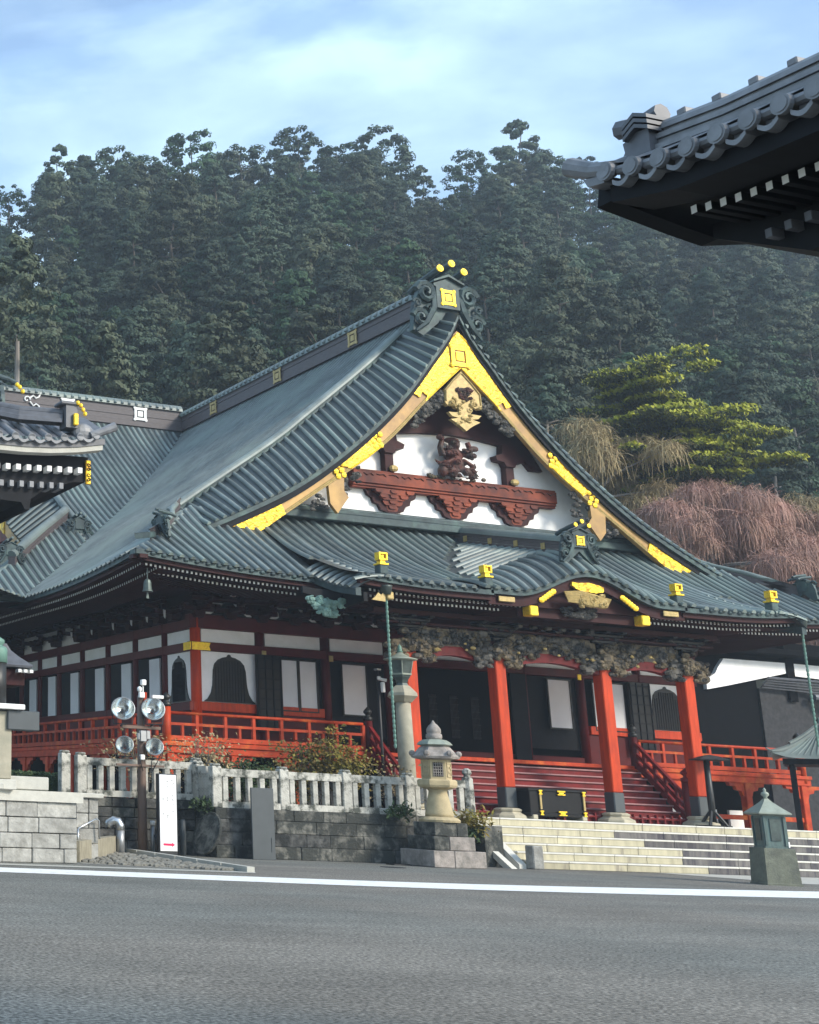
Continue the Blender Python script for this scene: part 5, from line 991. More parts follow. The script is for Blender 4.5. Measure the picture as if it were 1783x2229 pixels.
# ================================================================== STONE FENCE AND RETAINING WALLS
FP = [(20.98, 36.62), (23.16, 36.52), (25.24, 36.42), (27.38, 36.35), (29.5, 36.3)]
FENCE = thing('stone_fence', 'lichen-stained stone balustrade in front of the shrubs beside the steps', 'fence', (25, 36.4, 1.4))
post_me = MB(); post_me.bbox(-.15, .15, -.14, .14, 0, 1.17, .02); post_me.bbox(-.13, .13, -.12, .12, 1.172, 1.25, .03); post_me = post_me.mesh('fence_post', 'stone_fence')
bal_me = MB().bbox(-.085, .085, -.08, .08, 0, .74, .015).mesh('baluster', 'stone_fence')
def fence_run(par, pts, z, nb, skip_last_post=False):
    for i, (a, b) in enumerate(zip(pts[:-1], pts[1:])):
        a, b = Vector((*a, z)), Vector((*b, z)); d = b - a; t = d.normalized(); s = Vector((-t.y, t.x, 0)); ang = math.atan2(t.y, t.x)
        if i == 0: inst('fence_post', post_me, par, a, ang)
        if not (skip_last_post and i == len(pts) - 2): inst('fence_post', post_me, par, b, ang)
        e = .155
        MB().obox((a + b) / 2 + Vector((0, 0, 1.0)), d / 2 - t * e, s * .10, Vector((0, 0, .11))).build('top_rail', 'stone_fence', par); MB().obox((a + b) / 2 + Vector((0, 0, .09)), d / 2 - t * e, s * .13, Vector((0, 0, .09))).build('base_rail', 'stone_fence', par)
        for k in range(nb): inst('baluster', bal_me, par, a + d * ((k + .75) / (nb + .5)) + Vector((0, 0, .165)), ang)
fence_run(FENCE, FP, 1.405, 5, True)
mb = MB(); mb.lathe([(.19, 1.40), (.17, 2.55), (.15, 2.60), (.10, 2.63), (.10, 2.68), (.15, 2.73), (.13, 2.82), (.06, 2.88)], (29.5, 36.3, 0), 8, 0, .4); mb.build('end_post', 'stone_fence', FENCE)
FENCE2 = thing('stone_fence', 'grey stone balustrade behind the floodlight pole and the white sign', 'fence', (19, 37.9, 1.6))
fence_run(FENCE2, [(17.28, 37.95), (21.02, 37.8)], 1.58, 10); inst('fence_post', post_me, FENCE2, (16.85, 38.15, 1.62))
fence_run(FENCE2, [(20.98, 37.6), (20.97, 36.8)], 1.47, 4, True)
def blockwall(par, a, b, z0, z1, rows, w, mats, seed, dep=.45, jit=.03, name='stone_block', hts=None, gap=.008):
    """courses of separate blocks along a-b"""
    rg = random.Random(seed); a, b = Vector((*a, 0)), Vector((*b, 0)); d = b - a; Ln = d.length; t = d.normalized(); s = Vector((t.y, -t.x, 0)); 
    hts = hts or [(z1 - z0) / rows] * rows; z = z0
    for r in range(rows):
        x = 0.0; h = hts[r]
        first = True
        while x < Ln - .05:
            ww = rg.uniform(*w); 
            if first: ww *= rg.uniform(.45, 1); first = False
            if Ln - x - ww < w[0] * .5: ww = Ln - x
            j = rg.uniform(0, jit); p0 = a + t * (x + gap); p1 = a + t * (x + ww - gap); zz0, zz1 = z + gap, z + h - gap
            mb = MB(); c = (p0 + p1) / 2; hx = (p1 - p0).length / 2; P = []; bv = .014
            mb.bbox(-hx, hx, -j, dep, zz0, zz1, bv); off = [(c + t * v[0] - s * v[1] + Vector((0, 0, v[2]))) for v in mb.v]
            q = MB(); q.add([(p.x, p.y, p.z + rg.uniform(-.006, .006)) for p in off], mb.f); q.build(name, rg.choice(mats), par); x += ww
        z += h
RW = thing('retaining_wall', 'low dark mossy stone block wall carrying the balustrade', 'wall', (25, 36.3, 0))
blockwall(RW, (20.86, 36.45), (29.3, 36.1), 0, 1.4, 4, (.6, 1.35), ['stone_wall', 'stone_wall', 'stone_wall_dark'], 3, .4, .03, 'stone_block', [.36, .37, .36, .31], .004)
RW2 = thing('retaining_wall', 'rough rubble stone wall behind the floodlight pole', 'wall', (19, 37.9, 0))
blockwall(RW2, (15.9, 38.0), (20.9, 37.7), 0, 1.57, 5, (.3, .75), ['stone_wall', 'stone_wall_dark'], 5, .4, .09, 'stone_block', [.36, .33, .31, .29, .28])
blockwall(RW2, (20.88, 37.62), (20.88, 36.5), 0, 1.44, 4, (.35, .7), ['stone_wall_dark'], 6, .3, .05)
mb = MB(); mb.box(21, 29.2, 36.46, 36.74, .02, 1.38); mb.build('core', 'stone_wall_dark', RW); mb = MB(); mb.box(16, 20.8, 38.05, 38.28, .02, 1.4); mb.build('core', 'stone_wall_dark', RW2)
GW = thing('granite_wall', 'pale rough-faced granite block wall with smooth coping at the left edge', 'wall', (11, 29.8, 0))
blockwall(GW, (4.0, 28.75), (13.72, 30.35), 0, 1.36, 4, (.62, .95), ['granite'], 11, .4, .03, 'granite_block', [.32, .34, .35, .35])
for (x0, x1) in ((4, 8.4), (8.42, 11.5), (11.52, 13.85)):
    f = lambda x: 28.75 + (x - 4) * .1646; a, b = Vector((x0, f(x0), 0)), Vector((x1, f(x1), 0)); t = (b - a).normalized(); s = Vector((-t.y, t.x, 0)); MB().obox((a + b) / 2 + s * .17 + Vector((0, 0, 1.485)), (b - a) / 2, s * .26, Vector((0, 0, .12))).build('coping_stone', 'granite_cap', GW)
mb = MB(); mb.plate([(4, 29.4), (13.6, 30.8), (13.6, 33), (4, 33)], .01, 1.3, 0, 'z'); mb.build('core', 'stone_wall', GW)
mb = MB(); mb.bbox(11.72, 12.95, 30.2, 30.5, 1.62, 1.92, .02); mb.bbox(8, 11.6, 29.6, 29.95, 1.6, 1.74, .02); mb.build('parapet', 'granite_cap', GW)
GW2 = thing('granite_pier', 'short granite pier with coping between the block wall and the balustrade', 'wall', (15.2, 33, 0))
blockwall(GW2, (14.85, 32.9), (15.5, 32.95), 0, 1.5, 4, (.4, .7), ['granite'], 13, .5, .02, 'granite_block'); MB().bbox(14.8, 15.6, 32.82, 33.5, 1.5, 1.62, .02).build('coping_stone', 'granite_cap', GW2)
TW = thing('concrete_kerb_wall', 'low tan concrete wall behind the gravel bed', 'wall', (16.5, 34.5, 0)); mb = MB(); a, b = Vector((14.1, 31.3, 0)), Vector((18.2, 37.6, 0)); t = (b - a).normalized(); s = Vector((-t.y, t.x, 0)); mb.obox((a + b) / 2 + Vector((0, 0, .24)), (b - a) / 2, s * .12, Vector((0, 0, .24))); mb.build('wall', 'concrete_tan', TW)
HR = MB(); HR.tube([(14.6, 32.2, .75), (15.35, 32.75, 1.0), (15.45, 32.8, .95), (15.47, 32.82, .5)], .022, 6); HR.tube([(14.6, 32.2, .75), (14.6, 32.2, .3)], .022, 6); tag(centre(HR.build('handrail', 'steel', None, True)), 'bent steel handrail by the granite pier', 'handrail')
# gravel bed between the kerbs
pm = MB(); pm.add([(13.9, 30.5, .004), (17.1, 28.9, .004), (18.6, 38.0, .004), (18.2, 37.5, .004), (14.2, 31.3, .004)], [(0, 1, 2, 3, 4)]); struct(pm.build('gravel_bed', 'gravel'))
rg = random.Random(4); gm = MB()
for k in range(900):
    a, b = rg.random(), rg.random(); p = Vector((14.0, 30.7, 0)).lerp(Vector((18.3, 37.6, 0)), a).lerp(Vector((17.1, 29.0, 0)), b * .97); s_ = rg.uniform(.03, .10); gm.ball((p.x, p.y, s_ * .25), s_, s_ * .8, s_ * .55, 5, 3)
go = gm.build('gravel', 'gravel'); go['kind'] = 'stuff'; go['label'] = 'loose grey gravel and stones between the kerbs'
KB = thing('kerb', 'pale stone kerb running out from the floodlight pole to the road', 'kerb', (18, 33, 0)); 
ka, kb_ = Vector((18.85, 38.4, 0)), Vector((17.25, 28.6, 0))
for k in range(6):
    a = ka.lerp(kb_, k / 6 + .003); b = ka.lerp(kb_, (k + 1) / 6 - .003); t = (b - a).normalized(); s = Vector((-t.y, t.x, 0)); MB().obox((a + b) / 2 + Vector((0, 0, .06)), (b - a) / 2, s * .09, Vector((0, 0, .065))).build('kerb_stone', 'granite_cap', KB)

# ================================================================== STONE STEPS
ST = thing('stone_steps', 'wide pale stone steps leading up to the porch platform', 'steps', (38, 36, 0))
NR = 6; RH = 1.455 / NR; rg = random.Random(8)
for r in range(NR):
    y0 = 35.5 + .34 * r; x = 30.9 - .11 * r * 0; z0, z1 = RH * r, RH * (r + 1); xs = [30.95 - r * .22]
    while xs[-1] < 60: xs.append(xs[-1] + rg.uniform(1.1, 2.2))
    for a, b in zip(xs[:-1], xs[1:]):
        unstained = (a < 34.6 + (NR - r) * .35 - (0 if r < NR - 1 else -40)) or r == NR - 1  # stones past a slanting line get the dark stained riser
        mb = MB(); mb.bbox(a + .006, b - .006, y0 + .02, y0 + .7, z0 + .004, z1 - .055, .008, 0); mb.bbox(a + .004, b - .004, y0, y0 + .7, z1 - .053, z1, .012, 1); mb.build('step_stone', ['step_riser' if unstained else 'step_riser_stained', 'step_tread'], ST)
mb = MB(); mb.plate([(35.35, 0), (35.35, .12), (37.5, 1.62), (37.9, 1.62), (37.9, 1.42), (35.9, 0)], 30.35, 30.6, 0, 'x'); mb.build('stringer', 'step_tread', ST)
mb = MB(); mb.plate([(35.15, 0), (35.5, 0), (37.4, 1.25), (37.4, 1.38)], 29.9, 30.1, 0, 'x'); mb.build('stringer', 'step_tread', ST)
mb = MB(); mb.bbox(30.62, 31.0, 35.05, 35.4, 0, .68, .03); mb.build('end_post', 'granite', ST)
mb = MB(); mb.box(29.65, 30.3, 35.9, 37.5, 0, 1.2); mb.build('cheek_wall', 'stone_wall', ST)
# ================================================================== LANTERNS, LAMPS, SIGNS
SL = thing('stone_lantern', 'tall stone lantern with hexagonal roof on stepped block base beside the steps', 'lantern', (27.35, 34.95, 0)); c = (27.35, 34.95, 0); HX = math.pi / 6
blockwall(SL, (26.52, 34.25), (28.3, 34.25), 0, .47, 1, (.8, 1.1), ['stone_wall', 'stone_lantern_grey'], 21, 1.5, .01, 'base_block'); blockwall(SL, (26.68, 34.4), (28.08, 34.4), .47, .86, 1, (.7, 1.0), ['stone_wall', 'stone_lantern_grey'], 22, 1.2, .01, 'base_block'); blockwall(SL, (26.8, 34.5), (27.94, 34.5), .86, 1.25, 1, (.6, .8), ['stone_wall'], 23, .95, .01, 'base_block')
MB().lathe([(0.554, 1.25), (0.571, 1.31), (0.504, 1.37), (0.420, 1.40)], c, 18).build('foot_disc', 'stone_lantern', SL, False)
MB().lathe([(0.395, 1.40), (0.386, 1.50), (0.336, 1.75), (0.277, 2.0), (0.252, 2.12), (0.286, 2.18)], c, 22).build('shaft', 'stone_lantern', SL, True)
MB().lathe([(0.353, 2.18), (0.521, 2.24), (0.554, 2.30), (0.554, 2.42), (0.504, 2.46)], c, 6, 0, HX).build('platform', 'stone_lantern', SL)
mb = MB(); mb.lathe([(0.420, 2.46), (0.420, 3.02)], c, 6, 0, HX); fb = mb.build('fire_box', 'stone_lantern', SL)
for k in range(6):
    th = HX + math.pi / 3 * (k + .5); n = Vector((math.cos(th), math.sin(th), 0)); t = Vector((-n.y, n.x, 0)); d = .42 * math.cos(math.pi / 6)
    if k in (3, 5):
        mb = MB(); mb.obox(Vector(c) + n * (d + .004) + Vector((0, 0, 2.74)), t * .14, n * .006, Vector((0, 0, .2))); o = mb.build('lattice_window', 'interior_dark', fb); mb = MB()
        for j in range(-2, 3): mb.obox(Vector(c) + n * (d + .016) + t * (.06 * j) + Vector((0, 0, 2.74)), t * .009, n * .006, Vector((0, 0, .2))); mb.obox(Vector(c) + n * (d + .016) + Vector((0, 0, 2.74 + .08 * j)), t * .14, n * .006, Vector((0, 0, .009)))
        mb.build('lattice', 'stone_lantern_grey', o)
    else:
        mb = MB(); 
        for (a, b, w_, h_) in ((0, .19, .15, .02), (0, -.19, .15, .02), (.14, 0, .02, .19), (-.14, 0, .02, .19), (0, -.06, .09, .03), (-.06, .06, .03, .03), (.06, .06, .03, .03)): mb.obox(Vector(c) + n * (d + .012) + t * a + Vector((0, 0, 2.74 + b)), t * w_, n * .014, Vector((0, 0, h_)))
        mb.build('relief_frame', 'stone_lantern', fb)
mb = MB(); mb.lathe([(0.420, 3.02), (0.655, 3.06), (0.689, 3.12), (0.554, 3.24), (0.437, 3.38), (0.370, 3.42)], c, 6, 0, HX); rf = mb.build('roof', 'stone_lantern_grey', SL)
mb = MB()
for k in range(6): th = HX + math.pi / 3 * k; mb.ball((c[0] + .64 * math.cos(th), c[1] + .64 * math.sin(th), 3.2), .1, .1, .09, 7, 5)
mb.build('corner_scroll', 'stone_lantern_grey', rf)
MB().lathe([(0.386, 3.42), (0.504, 3.46), (0.437, 3.54), (0.336, 3.60), (0.218, 3.62)], c, 6, 0, HX).build('upper_tier', 'copper_cap', SL)
MB().lathe([(0.210, 3.62), (0.235, 3.68), (0.227, 3.76), (0.185, 3.79), (0.210, 3.82), (0.202, 3.92), (0.134, 4.02), (0.059, 4.09), (0.017, 4.17)], c, 14).build('jewel_finial', 'stone_lantern_grey', SL, True)

LC = thing('lamp_column', 'tall stone column topped by a bronze lantern behind the balustrade', 'lamp', (28.8, 38.2, 1.45)); c = (28.8, 38.2, 0)
MB().lathe([(.27, 1.44), (.26, 3.5), (.235, 4.95)], c, 14).build('column', 'lamp_stone', LC, True)
MB().lathe([(.30, 4.95), (.40, 5.05), (.50, 5.14), (.48, 5.24), (.36, 5.36), (.24, 5.48)], c, 6).build('capital', 'lamp_stone', LC)
MB().lathe([(.22, 5.48), (.18, 5.56), (.22, 5.66), (.29, 5.76), (.31, 5.84), (.34, 6.0), (.40, 6.22), (.41, 6.28)], c, 6).build('lantern_body', 'bronze', LC)
mb = MB()
for k in range(6):
    th = math.pi / 3 * k; mb.tube([(c[0] + .31 * math.cos(th), c[1] + .31 * math.sin(th), 5.84), (c[0] + .41 * math.cos(th), c[1] + .41 * math.sin(th), 6.28)], .02, 5)
mb.lathe([(.345, 5.82), (.355, 5.87)], c, 6); mb.build('lantern_frame', 'copper_cap', LC)
MB().lathe([(.40, 6.28), (.53, 6.32), (.53, 6.345), (.32, 6.40), (.14, 6.50), (.08, 6.56)], c, 18).build('lantern_roof', 'copper_cap', LC, True)
MB().lathe([(.09, 6.56), (.10, 6.60), (.06, 6.63), (.085, 6.67), (.05, 6.70), (.07, 6.74), (.01, 6.83)], c, 10).build('finial', 'verdigris', LC, True)

CL = thing('copper_lantern', 'square verdigris copper lantern on a tapering stone pedestal at the right of the forecourt', 'lantern', (33.95, 30.0, 0)); c = (33.95, 30.0, 0); RT = R_(45 - 22)
MB().lathe([(.70, 0), (.70, .05), (.67, .06), (.61, 1.0)], c, 4, 0, RT).build('pedestal', 'pedestal', CL)
MB().lathe([(.47, 1.0), (.47, 1.05), (.44, 1.06), (.44, 1.88)], c, 4, 0, RT).build('body', 'copper_lantern', CL)
for k in range(4):
    th = RT + math.pi / 2 * (k + .5); n = Vector((math.cos(th), math.sin(th), 0)); t = Vector((-n.y, n.x, 0)); d = .44 * math.cos(math.pi / 4)
    mb = MB(); mb.obox(Vector(c) + n * (d + .012) + Vector((0, 0, 1.5)), t * .14, n * .012, Vector((0, 0, .30))); mb.build('door', 'bronze', CL)
    for e in (-1, 1): MB().obox(Vector(c) + n * (d + .01) + t * (.275 * e) + Vector((0, 0, 1.46)), t * .035, n * .02, Vector((0, 0, .40))).build('corner_stile', 'copper_lantern', CL)
mb = MB(); d = .60; mb.bbox(c[0] + .16, c[0] + .21, c[1] - .44, c[1] - .41, 1.03, 1.18, .005); mb.build('paper_tag', 'white_paint', CL)
MB().lathe([(.44, 1.88), (.65, 1.93), (.65, 1.96), (.42, 2.10), (.18, 2.26), (.07, 2.36)], c, 4, 0, RT).build('roof', 'copper_cap', CL)
MB().lathe([(.06, 2.34), (.05, 2.40), (.11, 2.46), (.10, 2.52), (.03, 2.56), (.05, 2.60), (.01, 2.66)], c, 10).build('finial', 'copper_cap', CL, True)

CL.scale = (.9, .9, .95)
FLP = thing('floodlight_pole', 'brown pole with four round floodlights and small cameras in front of the balustrade', 'floodlight', (18.98, 37.35, 0)); px_, py_ = 18.98, 37.35; SCL = 37.35 / 38.4
def fz(z): return 1.4 + (z - 1.4) * SCL
def fx(x): return x * SCL
MB().lathe([(.145, 0), (.13, 1.2), (.12, 2.6), (.105, 4.55)], (px_, py_, 0), 12).build('pole', 'pole_brown', FLP, True)
mb = MB(); mb.bbox(fx(18.8), fx(20.1), py_ - .16, py_ - .10, fz(3.62), fz(3.72), .01); mb.bbox(fx(18.6), fx(20.2), py_ - .16, py_ - .11, fz(2.50), fz(2.57), .01); mb.build('cross_arm', 'pole_brown', FLP)
def flood(x, z, r, depth, aim):
    a = Vector(aim).normalized(); q = a.to_track_quat('Z', 'Y').to_matrix(); C_ = Vector((x, py_ - .32, z))
    def L2(prof_, name, m, par, n=22, close=True):
        mb = MB(); mb.lathe(prof_, (0, 0, 0), n); 
        if not close: mb.f = mb.f[:-2]; mb.m = mb.m[:-2]
        mb.v = [tuple(C_ + q @ Vector(v)) for v in mb.v]; return mb.build(name, m, par, True)
    o = L2([(.05, -depth), (r * .45, -depth * .9), (r * .85, -depth * .45), (r, 0.0), (r * 1.04, .0), (r * 1.04, .03), (r * .98, .03)], 'floodlight_head', 'steel_dull', FLP, close=False)
    L2([(r * .97, .01), (r * .82, -depth * .38), (r * .45, -depth * .75), (.05, -depth * .85)], 'reflector', 'reflector', o, close=False)
    L2([(.02, -depth * .8), (.045, -depth * .75), (.05, -depth * .35), (.02, -depth * .25)], 'bulb', 'lamp_body', o, 10)
    mb = MB(); s = Vector((-a.y, a.x, 0)).normalized()
    mb.tube([C_ + s * r * 1.02 - a * .02, C_ + s * r * .8 - Vector((0, 0, r * 1.25)) - a * .05, C_ - s * r * .8 - Vector((0, 0, r * 1.25)) - a * .05, C_ - s * r * 1.02 - a * .02], .02, 5); mb.tube([C_ - Vector((0, 0, r * 1.25)) - a * .05, Vector((x, py_ - .14, z - r * 1.45))], .03, 5); mb.build('yoke', 'lamp_body', o)
flood(fx(18.75), fz(4.19), .34, .30, (-.30, -.80, .28)); flood(fx(19.76), fz(4.23), .34, .30, (-.30, -.80, .28)); flood(fx(18.79), fz(3.12), .255, .24, (-.42, -.85, .3)); flood(fx(19.79), fz(3.10), .255, .24, (-.36, -.85, .3))
mb = MB(); mb.bbox(px_ - .14, px_ + .06, py_ - .24, py_ - .13, fz(3.25), fz(3.58), .015); mb.bbox(px_ + .13, px_ + .26, py_ - .1, py_ + .02, fz(3.32), fz(3.60), .015); mb.bbox(px_ - .2, px_ - .08, py_ - .2, py_ - .1, fz(3.3), fz(3.5), .015); mb.build('junction_box', 'steel_dull', FLP)
mb = MB(); mb.bbox(px_ - .05, px_ + .10, py_ - .2, py_ - .06, fz(4.95), fz(5.12), .02); mb.bbox(px_ - .14, px_ + .03, py_ - .22, py_ - .11, fz(4.56), fz(4.74), .02); mb.ball((px_ - .12, py_ - .17, fz(4.82)), .075, .075, .085, 10, 6); mb.tube([(px_ + .03, py_ - .1, fz(4.5)), (px_ + .03, py_ - .1, fz(4.95))], .02, 5); mb.bbox(px_ - .14, px_, py_ - .24, py_ - .12, fz(2.70), fz(2.86), .02); mb.build('camera', 'white_paint', FLP)
mb = MB(); mb.bbox(px_ + .02, px_ + .13, py_ - .16, py_ - .06, fz(4.45), fz(4.74), .01); mb.build('relay_box', 'sign_red' if False else 'vermilion_weathered', FLP)
mb = MB(); mb.bbox(fx(19.76), fx(20.14), py_ - .3, py_ - .2, fz(4.56), fz(4.66), .01); mb.build('light_bar', 'white_paint', FLP)
mb = MB()
for (a, b) in ((-.2, .05), (.3, .12), (.55, .05)): mb.tube([(px_ + a, py_ - .2, 2.9), (px_ + a * .7, py_ - .22, 2.6), (px_ + a * .4 + b, py_ - .15, 2.35)], .014, 5)
mb.build('cable', 'lamp_body', FLP)

SG = thing('sign_board', 'tall white sign with faint vertical lettering and a red arrow', 'sign', (19.44, 36.62, 0))
mb = MB(); mb.bbox(19.13, 19.74, 36.62, 36.78, .0, 2.29, .015); mb.build('frame', 'lamp_body', SG)
mb = MB(); mb.bbox(19.16, 19.70, 36.598, 36.618, .13, 2.26, .006); mb.build('face', 'sign_white', SG)
mb = MB(); z = .31; mb.plate([(19.26, z - .022), (19.53, z - .03), (19.53, z - .06), (19.62, z), (19.53, z + .06), (19.53, z + .03), (19.26, z + .035)], 36.59, 36.596); mb.build('arrow', 'sign_red', SG)
mb = MB(); rg = random.Random(31)
for (x, zs) in ((19.585, [2.13, 2.01, 1.89, 1.66, 1.55, 1.44, 1.22]), (19.41, [2.08, 2.0, 1.92, 1.62, 1.54, 1.12, 1.06]), (19.27, [1.58, 1.16])):
    for z in zs:
        s = .030 if x > 19.5 else .022
        for k in range(5):
            a, b = x + rg.uniform(-s, s), z + rg.uniform(-s, s); h = rg.random() < .5; w_, h_ = (rg.uniform(.012, .03), .0035) if h else (.0035, rg.uniform(.012, .03)); mb.box(a - w_, a + w_, 36.592, 36.597, b - h_, b + h_)
stuff(mb.build('lettering', 'ink', SG))
GP = MB(); GP.bbox(21.7, 22.44, 35.86, 35.92, 0, 2.0, .012); GP.bbox(22.31, 22.325, 35.845, 35.859, .22, .62, .004); tag(centre(GP.build('metal_panel', 'metal_grey')), 'plain blue-grey upright metal panel against the mossy wall', 'panel')
mb = MB(); mb.lathe([(.02, -.05), (.5, -.05), (.62, -.03), (.64, .0), (.62, .045), (.55, .03), (.5, .05), (.2, .045), (.02, .05)], (0, 0, 0), 26); q = Vector((-.95, -.08, .32)).to_track_quat('Z', 'Y').to_matrix()
mb.v = [tuple(Vector((20.42, 36.15, .66)) + q @ Vector(v)) for v in mb.v]; tag(centre(mb.build('stone_disc', 'stone_wall')), 'round stone disc leaning against the wall beside the white sign', 'stone disc')
VP_ = thing('vent_pipe', 'silver pipe with a curved hood rising beside the gravel bed', 'pipe', (18.1, 37.0, 0)); mb = MB(); mb.lathe([(.115, 0), (.115, .66)], (18.1, 37.0, 0), 14); mb.build('pipe', 'steel_dull', VP_, True); mb = MB(); mb.tube([(18.1, 37.0, .66), (18.1, 37.0, .78), (18.04, 37.03, .90), (17.93, 37.08, .92), (17.80, 37.14, .84), (17.76, 37.16, .74)], .125, 12); mb.build('hood', 'steel', VP_, True)
BL = thing('bollard', 'small grey post with a white cap behind the sign', 'bollard', (19.28, 37.3, 0)); MB().lathe([(.07, 0), (.06, .82)], (19.28, 37.3, 0), 10).build('post', 'steel_dull', BL, True); MB().lathe([(.075, .82), (.075, .93), (.05, .95)], (19.28, 37.3, 0), 10).build('cap', 'white_paint', BL, True)
mb = MB(); mb.lathe([(.09, 0), (.09, .98), (.06, 1.02)], (20.18, 37.15, 0), 10); tag(centre(mb.build('drain_pipe', 'metal_grey', None, True)), 'upright grey pipe just right of the white sign', 'pipe')
EX = MB(); EX.plate([(36.9, 0), (37.0, .0), (37.25, .55), (37.2, .58)], 19.3, 19.36, 0, 'x'); EX.bbox(19.3, 19.5, 37.0, 37.06, 0, .5, .01); tag(centre(EX.build('tripod_prop', 'lamp_body')), 'dark folding prop leaning behind the white sign', 'prop')
CP = thing('camera_pole', 'thin dark pole with white security cameras beside the lamp column', 'camera', (29.66, 40.6, 1.44)); MB().lathe([(.05, 1.44), (.045, 6.25)], (29.66, 40.6, 0), 8).build('pole', 'lamp_body', CP, True); mb = MB(); mb.tube([(29.62, 40.55, 5.92), (29.86, 40.4, 5.86)], .055, 8); mb.bbox(29.68, 29.8, 40.4, 40.52, 5.45, 5.8, .02); mb.bbox(29.58, 29.7, 40.48, 40.56, 5.88, 6.0, .02); mb.build('camera', 'white_paint', CP); MB().bbox(29.58, 29.74, 40.5, 40.7, 6.2, 6.27, .01).build('cap', 'steel_dull', CP)
OB = thing('offertory_box', 'black lacquer offertory chest with gilt fittings in front of the stair', 'chest', (34.85, 38.75, 1.455))
mb = MB(); mb.bbox(33.72, 35.95, 38.55, 39.2, 1.62, 2.42, .02); mb.bbox(33.65, 36.02, 38.5, 39.25, 2.36, 2.46, .02); mb.bbox(33.68, 36.0, 38.52, 39.22, 1.55, 1.66, .02); mb.build('body', 'black_lacquer', OB)
for x in (33.85, 35.82): MB().bbox(x - .1, x + .1, 38.48, 39.24, 1.455, 1.60, .02).build('foot', 'pillar_base', OB)
for (x, w_) in ((34.12, .07), (34.95, .16), (35.86, .07)):
    for z in (1.72, 2.38): mb = MB(); mb.bbox(x - w_, x + w_, 38.47, 38.52, z - .03, z + .02, .008); mb.bbox(x - w_ * .6, x + w_ * .6, 38.475, 38.515, z - .09, z - .032, .008); mb.bbox(x - w_, x + w_, 38.47, 38.52, z - .13, z - .092, .008); mb.build('gilt_fitting', 'gold', OB)
mb = MB(); mb.bbox(34.08, 34.16, 38.49, 38.53, 1.78, 2.28, .008); mb.bbox(35.82, 35.9, 38.49, 38.53, 1.78, 2.28, .008); mb.build('gilt_strip', 'gold_pale', OB)
TL_ = thing('canopy_lamp', 'dark iron stand with a flat square canopy by the rightmost porch column', 'lamp stand', (41.3, 38.6, 1.455)); MB().lathe([(.10, 1.6), (.11, 2.4), (.09, 3.7)], (41.28, 38.6, 0), 8).build('stand', 'bronze_dark', TL_, True)
mb = MB()
for k in range(4): th = math.pi / 2 * k + .5; mb.tube([(41.28, 38.6, 2.05), (41.28 + .22 * math.cos(th), 38.6 + .22 * math.sin(th), 1.75), (41.28 + .42 * math.cos(th), 38.6 + .42 * math.sin(th), 1.47)], .05, 6)
mb.bbox(40.85, 41.72, 38.25, 38.95, 1.456, 1.50, .01); mb.build('foot', 'bronze_dark', TL_); MB().lathe([(.66, 3.68), (.68, 3.71), (.32, 3.82), (.05, 3.87)], (41.42, 38.6, 0), 4, 0, R_(20)).build('canopy', 'slate_wall', TL_)
# rain chains and wind bell
for (x, y, z0, z1, lab) in ((27.68, 37.22, 3.4, 8.3, 'hanging rain chain at the left corner of the porch eave'), (44.75, 37.22, 4.3, 8.4, 'hanging rain chain at the right corner of the porch eave')):
    CH = thing('rain_chain', lab, 'rain chain', (x, y, z0), 'rain chains'); z = z1; k = 0; lk = MB().lathe([(.035, -.07), (.05, 0), (.035, .07)], (0, 0, 0), 7).mesh('chain_link', 'verdigris')
    while z > z0: inst('chain_link', lk, CH, (x, y, z)); z -= .15
    MB().tube([(x, y, z0), (x, y, z1)], .018, 5).build('cable', 'bronze', CH); MB().lathe([(.16, z1 - .05), (.2, z1 + .2), (.22, z1 + .25)], (x, y, 0), 10).build('funnel', 'bronze', CH, True)
RPOT = MB(); RPOT.lathe([(.12, 0), (.3, .12), (.34, .32), (.3, .45), (.33, .5)], (27.68, 37.4, 1.44), 14); tag(centre(RPOT.build('rain_basin', 'bronze_dark', None, True)), 'dark round basin under the left rain chain', 'basin')
WB = MB(); WB.lathe([(.03, 8.55), (.1, 8.5), (.13, 8.4), (.14, 8.2), (.18, 8.12)], (20.5, 39.75, 0), 10); WB.plate([(20.45, 7.9), (20.55, 7.9), (20.52, 8.12), (20.48, 8.12)], 39.74, 39.76); WB.tube([(20.5, 39.75, 8.5), (20.5, 39.75, 8.9)], .02, 5); tag(WB.build('wind_bell', 'bronze', None), 'small bronze wind bell under the left eave corner of the hall', 'bell')
